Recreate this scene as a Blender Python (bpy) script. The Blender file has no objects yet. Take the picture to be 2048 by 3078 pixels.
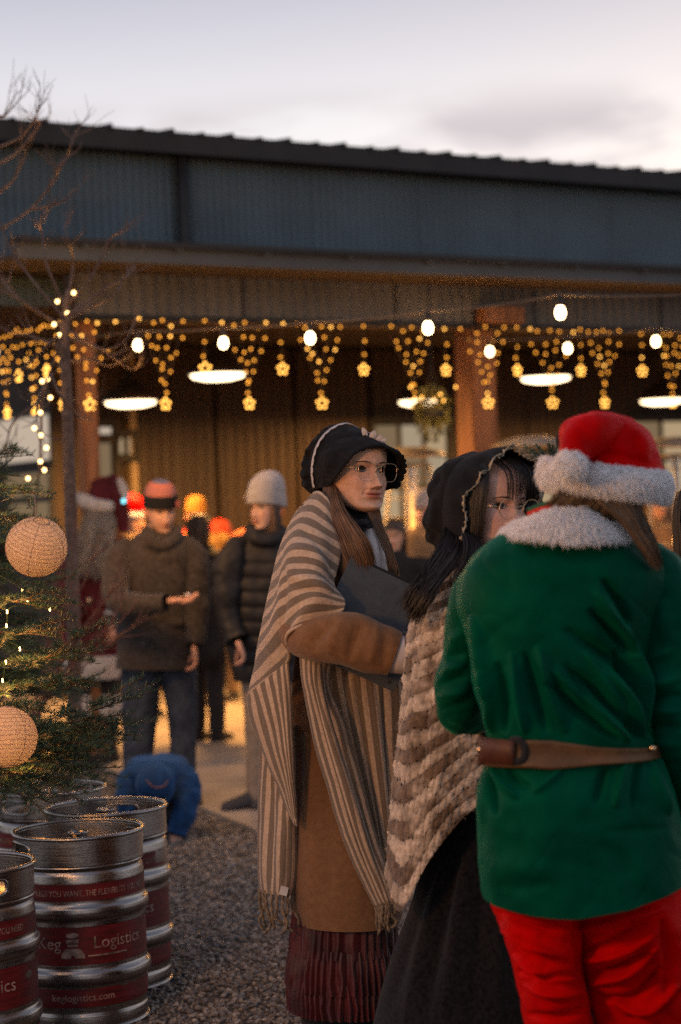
import bpy, bmesh, math, random
import numpy as np
from mathutils import Vector, Matrix

random.seed(7)
RNG = np.random.default_rng(7)
SC = bpy.context.scene
COL = SC.collection

# ------------------------------------------------------------------ camera
F, CX, CY, CAMH = 6000.0, 1024.0, 1539.0, 1.55
ROLL = math.radians(2.2)
RC, RS = math.cos(ROLL), math.sin(ROLL)
cam_data = bpy.data.cameras.new('camera')
cam = bpy.data.objects.new('camera', cam_data)
COL.objects.link(cam)
cam_data.sensor_fit = 'VERTICAL'
cam_data.sensor_height = 36.0
cam_data.sensor_width = 24.0
cam_data.lens = F / 3078.0 * 36.0
cam_data.clip_start = 0.05
cam_data.clip_end = 500.0
cam.matrix_world = Matrix(((RC, RS, 0, 0), (0, 0, -1, 0), (-RS, RC, 0, CAMH), (0, 0, 0, 1)))
cam_data.dof.use_dof = True
cam_data.dof.focus_distance = 5.62
cam_data.dof.aperture_fstop = 2.3
SC.camera = cam

# ------------------------------------------------------------------ world: dusk sky
world = bpy.data.worlds.new('World')
SC.world = world
world.use_nodes = True
wt = world.node_tree
wt.nodes.clear()
wn, wl = wt.nodes.new, wt.links.new
out = wn('ShaderNodeOutputWorld')
bg = wn('ShaderNodeBackground')
sky = wn('ShaderNodeTexSky')
sky.sky_type = 'NISHITA'
sky.sun_disc = False
sky.sun_elevation = math.radians(4.0)
sky.sun_rotation = math.radians(20.0)
sky.air_density = 1.0
sky.dust_density = 2.0
tc = wn('ShaderNodeTexCoord')
sep = wn('ShaderNodeSeparateXYZ')
wl(tc.outputs['Generated'], sep.inputs[0])
ramp = wn('ShaderNodeValToRGB')
cr_ = ramp.color_ramp
cr_.elements[0].position = 0.0
cr_.elements[0].color = (0.95, 0.86, 0.86, 1)
cr_.elements[1].position = 0.9
cr_.elements[1].color = (0.21, 0.23, 0.34, 1)
for pos, c in ((0.13, (1.05, 1.0, 1.0, 1)), (0.185, (0.95, 0.93, 0.97, 1)), (0.255, (0.58, 0.59, 0.70, 1)), (0.5, (0.32, 0.34, 0.45, 1))):
    e = cr_.elements.new(pos)
    e.color = c
wl(sep.outputs['Z'], ramp.inputs[0])
skm = wn('ShaderNodeMix')
skm.data_type = 'RGBA'
skm.inputs[0].default_value = 0.12
sks = wn('ShaderNodeVectorMath')
sks.operation = 'SCALE'
sks.inputs['Scale'].default_value = 0.10
wl(sky.outputs[0], sks.inputs[0])
wl(ramp.outputs[0], skm.inputs['A'])
wl(sks.outputs[0], skm.inputs['B'])
# soft mauve cloud bank low over the roofs
cmap = wn('ShaderNodeMapping')
cmap.inputs['Scale'].default_value = (4.2, 4.2, 15.0)
cmap.inputs['Location'].default_value = (0.30, 0.0, 0.45)
wl(tc.outputs['Generated'], cmap.inputs[0])
cn = wn('ShaderNodeTexNoise')
cn.inputs['Scale'].default_value = 1.6
cn.inputs['Detail'].default_value = 7.0
cn.inputs['Roughness'].default_value = 0.56
wl(cmap.outputs[0], cn.inputs['Vector'])
cr2 = wn('ShaderNodeMapRange')
cr2.interpolation_type = 'SMOOTHSTEP'
cr2.inputs['From Min'].default_value = 0.40
cr2.inputs['From Max'].default_value = 0.62
wl(cn.outputs[0], cr2.inputs['Value'])
lowm = wn('ShaderNodeMapRange')
lowm.interpolation_type = 'SMOOTHSTEP'
lowm.inputs['From Min'].default_value = 0.215
lowm.inputs['From Max'].default_value = 0.185
wl(sep.outputs['Z'], lowm.inputs['Value'])
cm = wn('ShaderNodeMath')
cm.operation = 'MULTIPLY'
wl(cr2.outputs[0], cm.inputs[0])
wl(lowm.outputs[0], cm.inputs[1])
cmix = wn('ShaderNodeMix')
cmix.data_type = 'RGBA'
wl(cm.outputs[0], cmix.inputs[0])
wl(skm.outputs[2], cmix.inputs['A'])
cmix.inputs['B'].default_value = (0.66, 0.60, 0.62, 1)
wl(cmix.outputs[2], bg.inputs['Color'])
bg.inputs['Strength'].default_value = 1.0
wl(bg.outputs[0], out.inputs['Surface'])

# the last of the daylight, very soft, from the bright side of the sky
sun_d = bpy.data.lights.new('sun', 'SUN')
sun_d.energy = 0.2
sun_d.angle = math.radians(40)
sun_d.color = (0.85, 0.9, 1.0)
sun = bpy.data.objects.new('sun', sun_d)
sun.rotation_euler = (math.radians(35), 0, math.radians(-25))
COL.objects.link(sun)

vs = SC.view_settings
vs.view_transform = 'Standard'
vs.look = 'None'
vs.exposure = 0.06
vs.gamma = 1.0
SC.cycles.use_denoising = False
SC.cycles.use_adaptive_sampling = False
SC.cycles.max_bounces = 6
SC.cycles.diffuse_bounces = 3
SC.cycles.glossy_bounces = 3
SC.cycles.transparent_max_bounces = 8
SC.cycles.sample_clamp_indirect = 1.5
SC.cycles.sample_clamp_direct = 10.0
SC.cycles.caustics_reflective = False
SC.cycles.caustics_refractive = False

# ------------------------------------------------------------------ geometry helpers
def P(px, py, d):
    """world point seen at photo pixel (px, py) that stands d metres out"""
    u, v = (px - CX) / F, (CY - py) / F
    return np.array([d * (u * RC + v * RS), d, CAMH + d * (-u * RS + v * RC)])

def proj(V):
    V = np.asarray(V)
    x, y, z = V[..., 0], V[..., 1], V[..., 2] - CAMH
    return np.stack([CX + F * (x * RC - z * RS) / y, CY - F * (x * RS + z * RC) / y], -1)

def ground_at(px, py, z=0.0):
    u, v = (px - CX) / F, (CY - py) / F
    zz = -u * RS + v * RC
    return P(px, py, (z - CAMH) / zz)

def wloc(o):
    v = Vector((0, 0, 0))
    while o is not None:
        v += o.location
        o = o.parent
    return np.array(v)

def tag(o, label=None, cat=None, group=None, kind=None):
    if label: o['label'] = label
    if cat: o['category'] = cat
    if group: o['group'] = group
    if kind: o['kind'] = kind
    return o

def thing(name, label, cat, loc, group=None):
    o = bpy.data.objects.new(name, None)
    o.empty_display_size = 0.1
    COL.objects.link(o)
    o.location = Vector([float(c) for c in loc])
    return tag(o, label, cat, group)

def mesh_data(name, V, faces, smooth=True, uv=None, mats=None, attr=None):
    me = bpy.data.meshes.new(name)
    V = np.asarray(V, dtype=np.float64).reshape(-1, 3)
    if isinstance(faces, np.ndarray):
        k = faces.shape[1]
        nf = faces.shape[0]
        me.vertices.add(len(V))
        me.vertices.foreach_set('co', V.astype(np.float32).ravel())
        me.loops.add(nf * k)
        me.loops.foreach_set('vertex_index', faces.astype(np.int32).ravel())
        me.polygons.add(nf)
        me.polygons.foreach_set('loop_start', np.arange(0, nf * k, k, dtype=np.int32))
        me.polygons.foreach_set('loop_total', np.full(nf, k, dtype=np.int32))
        me.update(calc_edges=True)
    else:
        me.from_pydata([tuple(v) for v in V], [], [tuple(int(i) for i in f) for f in faces])
        me.update()
    if smooth:
        me.polygons.foreach_set('use_smooth', np.ones(len(me.polygons), dtype=bool))
    if uv is not None:
        uv = np.asarray(uv, dtype=np.float32).reshape(-1, 2)
        vi = np.empty(len(me.loops), dtype=np.int32)
        me.loops.foreach_get('vertex_index', vi)
        lay = me.uv_layers.new(name='UVMap')
        lay.data.foreach_set('uv', uv[vi].ravel())
    if attr:
        for an, a in attr.items():
            a = np.asarray(a, dtype=np.float32)
            if a.ndim == 1 or a.shape[-1] == 1:
                at = me.attributes.new(an, 'FLOAT', 'POINT')
                at.data.foreach_set('value', a.ravel())
            else:
                at = me.attributes.new(an, 'FLOAT_COLOR', 'POINT')
                if a.shape[-1] == 3:
                    a = np.concatenate([a, np.ones(a.shape[:-1] + (1,), np.float32)], -1)
                at.data.foreach_set('color', a.ravel())
    if mats is not None:
        for m in (mats if isinstance(mats, (list, tuple)) else [mats]):
            me.materials.append(m)
    return me

def link(name, me, parent=None, loc=(0, 0, 0), rot=None, kind=None, label=None):
    o = bpy.data.objects.new(name, me)
    COL.objects.link(o)
    o.location = Vector([float(c) for c in loc])
    if rot is not None: o.rotation_euler = rot
    if parent is not None: o.parent = parent
    if kind: o['kind'] = kind
    if label: o['label'] = label
    return o

def part(name, V, faces, mat, parent=None, smooth=True, uv=None, attr=None, kind=None, label=None):
    """one mesh object from world-space vertices under a parent that is not rotated"""
    V = np.asarray(V, dtype=np.float64).reshape(-1, 3)
    if parent is not None:
        V = V - wloc(parent)
    return link(name, mesh_data(name, V, faces, smooth, uv, mat, attr), parent, kind=kind, label=label)

def grid_faces(m, n, wrap=False, off=0):
    i = np.arange(m - 1)[:, None]
    j = np.arange(n if wrap else n - 1)[None, :]
    j2 = (j + 1) % n
    a = i * n + j
    b = i * n + j2
    c = (i + 1) * n + j2
    d = (i + 1) * n + j
    return np.stack(np.broadcast_arrays(a, b, c, d), -1).reshape(-1, 4) + off

def spline(pts, m, t=None):
    """smooth non-uniform Hermite resampling of an array of k control items to m items"""
    pts = np.asarray(pts, dtype=np.float64)
    k = len(pts)
    if k == 2:
        w = np.linspace(0, 1, m).reshape((-1,) + (1,) * (pts.ndim - 1))
        return pts[0] * (1 - w) + pts[1] * w
    if t is None:
        fl = pts.reshape(k, -1)
        t = np.concatenate([[0], np.cumsum(np.maximum(np.linalg.norm(np.diff(fl, axis=0), axis=1), 1e-9))])
    t = np.asarray(t, dtype=np.float64)
    sh = (-1,) + (1,) * (pts.ndim - 1)
    h = np.diff(t).reshape(sh)
    dl = np.diff(pts, axis=0) / h
    mt = np.empty_like(pts)
    mt[0], mt[-1] = dl[0], dl[-1]
    mt[1:-1] = (dl[:-1] * h[1:] + dl[1:] * h[:-1]) / (h[1:] + h[:-1])
    x = np.linspace(t[0], t[-1], m)
    i = np.clip(np.searchsorted(t, x, side='right') - 1, 0, k - 2)
    hh = (t[i + 1] - t[i])
    s = ((x - t[i]) / hh).reshape(sh)
    hh = hh.reshape(sh)
    s2, s3 = s * s, s * s * s
    return (2 * s3 - 3 * s2 + 1) * pts[i] + (s3 - 2 * s2 + s) * hh * mt[i] + (-2 * s3 + 3 * s2) * pts[i + 1] + (s3 - s2) * hh * mt[i + 1]

def patch(ctrl, m, n):
    """bicubic surface through a grid of (px, py, d) control points"""
    C = np.array([[P(*q) for q in row] for row in ctrl])
    A = spline(C, m, np.arange(len(C)))
    return np.stack([a for a in spline(np.swapaxes(A, 0, 1), n, np.arange(C.shape[1]))], 1)

def patch_w(C, m, n):
    C = np.asarray(C, dtype=float)
    A = spline(C, m, np.arange(len(C)))
    return np.swapaxes(spline(np.swapaxes(A, 0, 1), n, np.arange(C.shape[1])), 0, 1)

def px_loft(rows, m=80, n=64, e=2.2, twist=0.0):
    """closed body whose left and right outline follow pixel rows: (py, xl, xr, depth, half_depth)"""
    R = spline(np.array(rows, dtype=float), m, np.array([r[0] for r in rows], dtype=float) if rows[0][0] < rows[-1][0] else None)
    th = np.linspace(0, 2 * np.pi, n, endpoint=False) + twist
    c, s = np.cos(th), np.sin(th)
    sc = np.sign(c) * np.abs(c) ** (2 / e)
    ss = np.sign(s) * np.abs(s) ** (2 / e)
    V = np.empty((m, n, 3))
    for i, (py, xl, xr, d, hd) in enumerate(R):
        a, b = P(xl, py, d), P(xr, py, d)
        V[i] = (a + b) / 2 + np.outer(sc, (b - a) / 2)
        V[i, :, 1] += hd * ss
    return V

def grid_normals(V, wrap=True):
    if wrap:
        du = np.roll(V, -1, 1) - np.roll(V, 1, 1)
    else:
        du = np.gradient(V, axis=1)
    dv = np.gradient(V, axis=0)
    n = np.cross(du, dv)
    return n / np.maximum(np.linalg.norm(n, axis=-1, keepdims=True), 1e-12)

def outward(V, N):
    c = V.mean(axis=1, keepdims=True)
    s = np.sign(((V - c) * N).sum(-1).mean())
    return N * (s if s != 0 else 1)

def capped(V, top=True, bottom=True):
    """vertices and faces of a closed loft"""
    m, n = V.shape[:2]
    f = [tuple(x) for x in grid_faces(m, n, True)]
    vv = V.reshape(-1, 3)
    ex = []
    if bottom:
        ex.append(V[0].mean(0)); c = m * n + len(ex) - 1
        f += [(c, (j + 1) % n, j) for j in range(n)]
    if top:
        ex.append(V[-1].mean(0)); c = m * n + len(ex) - 1
        b = (m - 1) * n
        f += [(c, b + j, b + (j + 1) % n) for j in range(n)]
    return (np.concatenate([vv, np.array(ex)]) if ex else vv), f

def seg_dist(q, a, b):
    ab = b - a
    t = np.clip(((q - a) @ ab) / max(ab @ ab, 1e-9), 0, 1)
    return np.linalg.norm(q - (a + t[..., None] * ab), axis=-1), t

def folds(V, N, strokes, both=False):
    """press and raise cloth along strokes given as ([(px, py), ...], width_px, height_m)"""
    q = proj(V)
    D = np.zeros(V.shape[:-1])
    for pts, w, amp in strokes:
        pts = [np.array(p, dtype=float) for p in pts]
        pts = list(spline(np.array(pts), 9)) if len(pts) > 2 else pts
        best = np.full(V.shape[:-1], 1e9)
        along = np.zeros(V.shape[:-1])
        ns = len(pts) - 1
        for i, (a, b) in enumerate(zip(pts[:-1], pts[1:])):
            dd, t = seg_dist(q, a, b)
            k = dd < best
            best = np.where(k, dd, best)
            along = np.where(k, (i + t) / ns, along)
        taper = np.clip(4 * along * (1 - along), 0, 1) ** 0.6
        wv = w * (0.55 + 0.75 * taper)
        D += amp * taper * np.exp(-(best / wv) ** 2)
    if not both:
        view = V - np.array([0, 0, CAMH])
        view /= np.linalg.norm(view, axis=-1, keepdims=True)
        D *= np.clip(-(N * view).sum(-1) * 2.0 + 0.2, 0, 1)
    return V + N * D[..., None]

def _hash(ix, iy, iz, seed):
    h = (ix * 374761393 + iy * 668265263 + iz * 2147483647 + seed * 1274126177) & 0xFFFFFFFF
    h = ((h ^ (h >> 13)) * 1274126177) & 0xFFFFFFFF
    return ((h ^ (h >> 16)) & 0xFFFF) / 65535.0

def vnoise(p, seed=0):
    p = np.asarray(p, dtype=np.float64)
    i = np.floor(p).astype(np.int64)
    f = p - i
    f = f * f * (3 - 2 * f)
    r = 0
    for dx in (0, 1):
        for dy in (0, 1):
            for dz in (0, 1):
                w = (f[..., 0] if dx else 1 - f[..., 0]) * (f[..., 1] if dy else 1 - f[..., 1]) * (f[..., 2] if dz else 1 - f[..., 2])
                r = r + w * _hash(i[..., 0] + dx, i[..., 1] + dy, i[..., 2] + dz, seed)
    return r * 2 - 1

def fbm(p, seed=0, oct=3):
    r, a = 0, 1.0
    for o in range(oct):
        r = r + a * vnoise(np.asarray(p) * (2 ** o), seed + o * 17)
        a *= 0.5
    return r

def frames(C):
    T = np.gradient(C, axis=0)
    T /= np.maximum(np.linalg.norm(T, axis=1, keepdims=True), 1e-12)
    ref = np.array([0, 0, 1.0]) if abs(T[0, 2]) < 0.9 else np.array([1.0, 0, 0])
    A = np.empty_like(C)
    a = ref - T[0] * (ref @ T[0])
    for i in range(len(C)):
        a = a - T[i] * (a @ T[i])
        a /= max(np.linalg.norm(a), 1e-9)
        A[i] = a
    return T, A, np.cross(T, A)

def tube(C, rad, n=10, m=None, flat=1.0):
    """grid of rings round a path; rad is a number or one value per control point"""
    C = np.asarray(C, dtype=float)
    rad = np.full(len(C), rad, dtype=float) if np.isscalar(rad) else np.asarray(rad, dtype=float)
    if m:
        R = spline(np.concatenate([C, rad[:, None]], 1), m)
        C, rad = R[:, :3], np.maximum(R[:, 3], 1e-5)
    T, A, B = frames(C)
    th = np.linspace(0, 2 * np.pi, n, endpoint=False)
    return C[:, None] + rad[:, None, None] * (np.cos(th)[None, :, None] * A[:, None] + flat * np.sin(th)[None, :, None] * B[:, None])

class MB:
    """collects shapes into one mesh"""
    def __init__(self):
        self.v, self.f, self.k = [], [], 0
    def add(self, V, faces):
        V = np.asarray(V).reshape(-1, 3)
        self.v.append(V)
        self.f += [tuple(int(i) + self.k for i in q) for q in faces]
        self.k += len(V)
        return self
    def grid(self, G, wrap=False):
        return self.add(G, grid_faces(G.shape[0], G.shape[1], wrap))
    def tube(self, C, rad, n=10, m=None, flat=1.0, cap=True):
        G = tube(C, rad, n, m, flat)
        if cap:
            v, f = capped(G)
            return self.add(v, f)
        return self.grid(G, True)
    def box(self, c, s, R=None):
        c, s = np.asarray(c, float), np.asarray(s, float) / 2
        q = np.array([[x, y, z] for x in (-1, 1) for y in (-1, 1) for z in (-1, 1)], float) * s
        if R is not None: q = q @ np.asarray(R).T
        return self.add(q + c, [(0, 1, 3, 2), (4, 6, 7, 5), (0, 4, 5, 1), (2, 3, 7, 6), (0, 2, 6, 4), (1, 5, 7, 3)])
    def build(self, name, mat, parent=None, smooth=True, **k):
        return part(name, np.concatenate(self.v), self.f, mat, parent, smooth, **k)

def rotz(a):
    c, s = math.cos(a), math.sin(a)
    return np.array([[c, -s, 0], [s, c, 0], [0, 0, 1.0]])
def rotx(a):
    c, s = math.cos(a), math.sin(a)
    return np.array([[1.0, 0, 0], [0, c, -s], [0, s, c]])
def roty(a):
    c, s = math.cos(a), math.sin(a)
    return np.array([[c, 0, s], [0, 1.0, 0], [-s, 0, c]])

def lathe(profile, n=48, m=None):
    """rings of (radius, z) about the z axis"""
    p = np.array(profile, float)
    if m: p = spline(p, m)
    th = np.linspace(0, 2 * np.pi, n, endpoint=False)
    return np.stack([p[:, 0][:, None] * np.cos(th), p[:, 0][:, None] * np.sin(th), np.repeat(p[:, 1][:, None], n, 1)], -1)

def ico(sub=1, jitter=0.0, rng=None):
    bm = bmesh.new()
    bmesh.ops.create_icosphere(bm, subdivisions=sub, radius=1.0)
    v = np.array([w.co[:] for w in bm.verts])
    f = [tuple(x.index for x in q.verts) for q in bm.faces]
    bm.free()
    return v, f

# ------------------------------------------------------------------ materials
MATS = {}
def mat(name, color, rough=0.8, var=0.15, vscale=9.0, bump=0.0, bscale=120.0, sheen=0.0, metal=0.0, spec=0.35, color2=None, attr=None, mapscale=(1, 1, 1), emit=None, estr=0.0, trans=0.0, sheen_tint=None, coat=0.0, rvar=0.0):
    if name in MATS: return MATS[name]
    m = bpy.data.materials.new(name)
    MATS[name] = m
    m.use_nodes = True
    nt = m.node_tree
    b = nt.nodes['Principled BSDF']
    b.inputs['Roughness'].default_value = rough
    b.inputs['Metallic'].default_value = metal
    b.inputs['Specular IOR Level'].default_value = spec
    if sheen:
        b.inputs['Sheen Weight'].default_value = sheen
        b.inputs['Sheen Roughness'].default_value = 0.45
        if sheen_tint: b.inputs['Sheen Tint'].default_value = (*sheen_tint, 1)
    if coat: b.inputs['Coat Weight'].default_value = coat
    if trans: b.inputs['Transmission Weight'].default_value = trans
    tcn = nt.nodes.new('ShaderNodeTexCoord')
    mp = nt.nodes.new('ShaderNodeMapping')
    mp.inputs['Scale'].default_value = mapscale
    nt.links.new(tcn.outputs['Object'], mp.inputs[0])
    nz = nt.nodes.new('ShaderNodeTexNoise')
    nz.inputs['Scale'].default_value = vscale
    nz.inputs['Detail'].default_value = 5.0
    nz.inputs['Roughness'].default_value = 0.6
    nt.links.new(mp.outputs[0], nz.inputs['Vector'])
    mx = nt.nodes.new('ShaderNodeMix')
    mx.data_type = 'RGBA'
    c = np.array(color[:3], float)
    c1 = np.clip(c * (1 - var * 1.6), 0, 1)
    c2 = np.clip(c * (1 + var * 1.6), 0, 1) if color2 is None else np.array(color2)
    if color2 is not None: c1 = c
    mx.inputs['A'].default_value = (*c1, 1)
    mx.inputs['B'].default_value = (*c2, 1)
    mr = nt.nodes.new('ShaderNodeMapRange')
    mr.inputs['From Min'].default_value = 0.3
    mr.inputs['From Max'].default_value = 0.7
    nt.links.new(nz.outputs[0], mr.inputs['Value'])
    nt.links.new(mr.outputs[0], mx.inputs[0])
    last = mx.outputs[2]
    if attr:
        an = nt.nodes.new('ShaderNodeAttribute')
        an.attribute_name = attr
        mu = nt.nodes.new('ShaderNodeMix')
        mu.data_type = 'RGBA'
        mu.blend_type = 'MULTIPLY'
        mu.inputs[0].default_value = 1.0
        nt.links.new(last, mu.inputs['A'])
        nt.links.new(an.outputs['Color'], mu.inputs['B'])
        last = mu.outputs[2]
    nt.links.new(last, b.inputs['Base Color'])
    if rvar:
        rr = nt.nodes.new('ShaderNodeMapRange')
        rr.inputs['From Min'].default_value = 0.3
        rr.inputs['From Max'].default_value = 0.7
        rr.inputs['To Min'].default_value = max(rough - rvar, 0.02)
        rr.inputs['To Max'].default_value = min(rough + rvar, 1)
        nt.links.new(nz.outputs[0], rr.inputs['Value'])
        nt.links.new(rr.outputs[0], b.inputs['Roughness'])
    if bump:
        n2 = nt.nodes.new('ShaderNodeTexNoise')
        n2.inputs['Scale'].default_value = bscale
        n2.inputs['Detail'].default_value = 3.0
        nt.links.new(mp.outputs[0], n2.inputs['Vector'])
        bp = nt.nodes.new('ShaderNodeBump')
        bp.inputs['Strength'].default_value = min(bump, 1.0)
        bp.inputs['Distance'].default_value = 0.004
        nt.links.new(n2.outputs[0], bp.inputs['Height'])
        nt.links.new(bp.outputs[0], b.inputs['Normal'])
    if emit:
        b.inputs['Emission Color'].default_value = (*emit, 1)
        b.inputs['Emission Strength'].default_value = estr
    return m

def glow(name, color, strength, sampled=True):
    if name in MATS: return MATS[name]
    m = bpy.data.materials.new(name)
    MATS[name] = m
    m.use_nodes = True
    nt = m.node_tree
    nt.nodes.clear()
    o = nt.nodes.new('ShaderNodeOutputMaterial')
    e = nt.nodes.new('ShaderNodeEmission')
    e.inputs[0].default_value = (*color, 1)
    e.inputs[1].default_value = strength
    nt.links.new(e.outputs[0], o.inputs[0])
    if not sampled: m.cycles.emission_sampling = 'NONE'
    return m

def lamp(name, kind, loc, power, color, parent=None, size=0.1, rot=None):
    d = bpy.data.lights.new(name, kind)
    d.energy = power
    d.color = color
    if kind == 'AREA':
        d.shape = 'DISK'
        d.size = size
    else:
        d.shadow_soft_size = size
    o = bpy.data.objects.new(name, d)
    COL.objects.link(o)
    loc = np.asarray(loc, float)
    if parent is not None:
        loc = loc - wloc(parent)
        o.parent = parent
    o.location = Vector(loc)
    if rot is not None: o.rotation_euler = rot
    return o

WARM = (1.0, 0.47, 0.13)
# ------------------------------------------------------------------ ground
M_GROUND = mat('gravel_earth', (0.045, 0.040, 0.036), 0.95, 0.4, 30, bump=1.0, bscale=60)
M_CONC = mat('concrete', (0.27, 0.235, 0.20), 0.9, 0.16, 2.2, bump=0.5, bscale=90, spec=0.25)
S_ = 200.0
part('gravel_ground', [(-S_, -S_, 0), (S_, -S_, 0), (S_, S_, 0), (-S_, S_, 0)], [(0, 1, 2, 3)], M_GROUND, kind='structure')
GA, GB = np.array([-1.89, 13.27]), np.array([-0.40, 9.5])
gd = (GB - GA) / np.linalg.norm(GB - GA)
gn = np.array([-gd[1], gd[0]])          # points to the concrete side
if gn[0] < 0: gn = -gn
def slab(name, poly, z0, z1, m):
    n = len(poly)
    V = [(x, y, z0) for x, y in poly] + [(x, y, z1) for x, y in poly]
    f = [tuple(range(n, 2 * n))] + [(i, (i + 1) % n, n + (i + 1) % n, n + i) for i in range(n)]
    return part(name, V, f, m, smooth=False, kind='structure')
q0, q1 = GA - gd * 3.6, GB + gd * 9
slab('concrete_path', [tuple(q1), (14, 0.5), (26, 22), (-7, 21), tuple(q0)], -0.05, 0.03, M_CONC)

# ------------------------------------------------------------------ gravel stones
def pebbles(name, regions, seed):
    rng = np.random.default_rng(seed)
    bv, bf = ico(1)
    bf = np.array(bf)
    pos, sz = [], []
    for (x0, x1, y0, y1, dens, s0, s1) in regions:
        n = int((x1 - x0) * (y1 - y0) * dens)
        p = np.stack([rng.uniform(x0, x1, n), rng.uniform(y0, y1, n)], 1)
        k = ((p - GA) @ gn) < -0.01
        p = p[k]
        pos.append(p); sz.append(rng.uniform(s0, s1, len(p)) * rng.choice([0.7, 1, 1, 1.25], len(p)))
    pos, sz = np.concatenate(pos), np.concatenate(sz)
    n = len(pos)
    q = rng.normal(size=(n, 4)); q /= np.linalg.norm(q, axis=1, keepdims=True)
    w, x, y, z = q.T
    R = np.stack([1 - 2 * (y * y + z * z), 2 * (x * y - z * w), 2 * (x * z + y * w), 2 * (x * y + z * w), 1 - 2 * (x * x + z * z), 2 * (y * z - x * w), 2 * (x * z - y * w), 2 * (y * z + x * w), 1 - 2 * (x * x + y * y)], 1).reshape(n, 3, 3)
    sc = rng.uniform(0.6, 1.25, (n, 1, 3)) * np.array([1, 1, 0.75])
    jit = 1 + rng.uniform(-0.22, 0.22, (n, len(bv), 1))
    V = (bv[None] * jit * sc) @ R.transpose(0, 2, 1) * sz[:, None, None]
    V[..., 2] *= 0.75
    V[..., :2] += pos[:, None]
    V[..., 2] += (sz * rng.uniform(-0.1, 0.55, n))[:, None]
    faces = (bf[None] + (np.arange(n) * len(bv))[:, None, None]).reshape(-1, 3)
    pal = 1.8 * np.array([[.145, .12, .10], [.11, .092, .08], [.20, .17, .14], [.08, .07, .066], [.17, .125, .09], [.125, .12, .12], [.24, .21, .18]])
    col = pal[rng.integers(0, len(pal), n)] * rng.uniform(0.7, 1.25, (n, 1))
    o = part(name, V, faces, mat('stone', (0.80, 0.79, 0.77), 0.75, 0.25, 60, bump=0.3, bscale=300, attr='col'), smooth=False, attr={'col': np.repeat(col, len(bv), 0)}, kind='stuff')
    tag(o, 'loose grey and brown gravel covering the ground beside the concrete', 'gravel')
pebbles('gravel', [(-1.75, 1.0, 5.3, 8.0, 4600, .0062, .0115), (-1.9, 0.6, 8.0, 10.2, 2600, .0075, .0135), (-2.3, 0.0, 10.2, 13.6, 900, .010, .018)], 3)

# ------------------------------------------------------------------ the building
PHI = math.atan(1 / 1.55)
E2 = np.array([math.cos(PHI), math.sin(PHI)])
N2 = np.array([math.sin(PHI), -math.cos(PHI)])
A2 = np.array([0.95, 14.0])
RF = np.array([[E2[0], N2[0], 0], [E2[1], N2[1], 0], [0, 0, 1.0]])  # columns: along, toward viewer, up
def fw(s, off, z):
    q = A2 + E2 * s + N2 * off
    return np.array([q[0], q[1], z])
def on_plane(px, py, off):
    u, v = (px - CX) / F, (CY - py) / F
    d = np.array([u * RC + v * RS, 1.0, -u * RS + v * RC])
    t = ((A2 + N2 * off) @ N2) / (d[:2] @ N2)
    w = d * t + np.array([0, 0, CAMH])
    return float((w[:2] - A2) @ E2), float(w[2]), w
def fbox(mb, s0, s1, o0, o1, z0, z1):
    mb.box(fw((s0 + s1) / 2, (o0 + o1) / 2, (z0 + z1) / 2), (abs(s1 - s0), abs(o1 - o0), abs(z1 - z0)), RF)
    return mb

EV = -0.32
Z_EAVE = on_plane(1024, 436, EV)[1]
Z_BAND = on_plane(1024, 496, EV)[1]
Z_FTOP = on_plane(1024, 766, 0.6)[1]
Z_FBOT = on_plane(1024, 813, 0.6)[1]
Z_HBOT = on_plane(1024, 973, 0.0)[1]
S_L = on_plane(50, 760, 0.6)[0]
S_R = 9.0
BACK = -4.6

M_WALLD = mat('blue_grey_metal', (0.088, 0.126, 0.145), 0.55, 0.12, 1.3, spec=0.4)
M_EAVE = mat('eave_metal', (0.022, 0.020, 0.019), 0.6, 0.2, 3)
M_FASC = mat('fascia_metal', (0.085, 0.094, 0.10), 0.6, 0.12, 2)
M_SOFF = mat('soffit_wood', (0.10, 0.068, 0.042), 0.7, 0.3, 6, mapscale=(1, 9, 1))
M_HEAD = mat('header_metal', (0.15, 0.14, 0.125), 0.55, 0.12, 2)
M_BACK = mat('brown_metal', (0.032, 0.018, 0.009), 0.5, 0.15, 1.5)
M_POST = mat('timber', (0.30, 0.125, 0.05), 0.7, 0.3, 5, bump=0.3, bscale=40, mapscale=(6, 6, 0.6))
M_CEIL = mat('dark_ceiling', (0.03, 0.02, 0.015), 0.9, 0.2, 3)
M_TRIM = mat('corner_trim', (0.30, 0.22, 0.12), 0.6, 0.12, 3)
M_DARK = mat('dark_frame', (0.02, 0.018, 0.016), 0.6, 0.2, 5)

bld = thing('metal_building', 'long dark metal clad building with timber porch posts behind the crowd', 'building', fw(0, 0, 0))

def corrugated_panel(s0, s1, off, z0, z1, m, name, depth=0.012, period=0.075):
    k = max(2, int(round((s1 - s0) / period)) * 6 + 1)
    ss = np.linspace(s0, s1, k)
    ph = ((ss - s0) / period) % 1.0
    oo = off + depth * np.clip(np.cos(ph * 2 * np.pi) * 2.2, -1, 1)
    G = np.array([[fw(s, o, z) for s, o in zip(ss, oo)] for z in (z0, z1)])
    return part(name, G, grid_faces(2, k), m, bld, smooth=False)

def panel_run(sa, sb, off, z0, z1, m, name, w=0.9, **k):
    n = max(1, int(round((sb - sa) / w)))
    for i in range(n):
        corrugated_panel(sa + (sb - sa) * i / n + 0.002, sa + (sb - sa) * (i + 1) / n - 0.002, off, z0, z1, m, name, **k)

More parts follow.
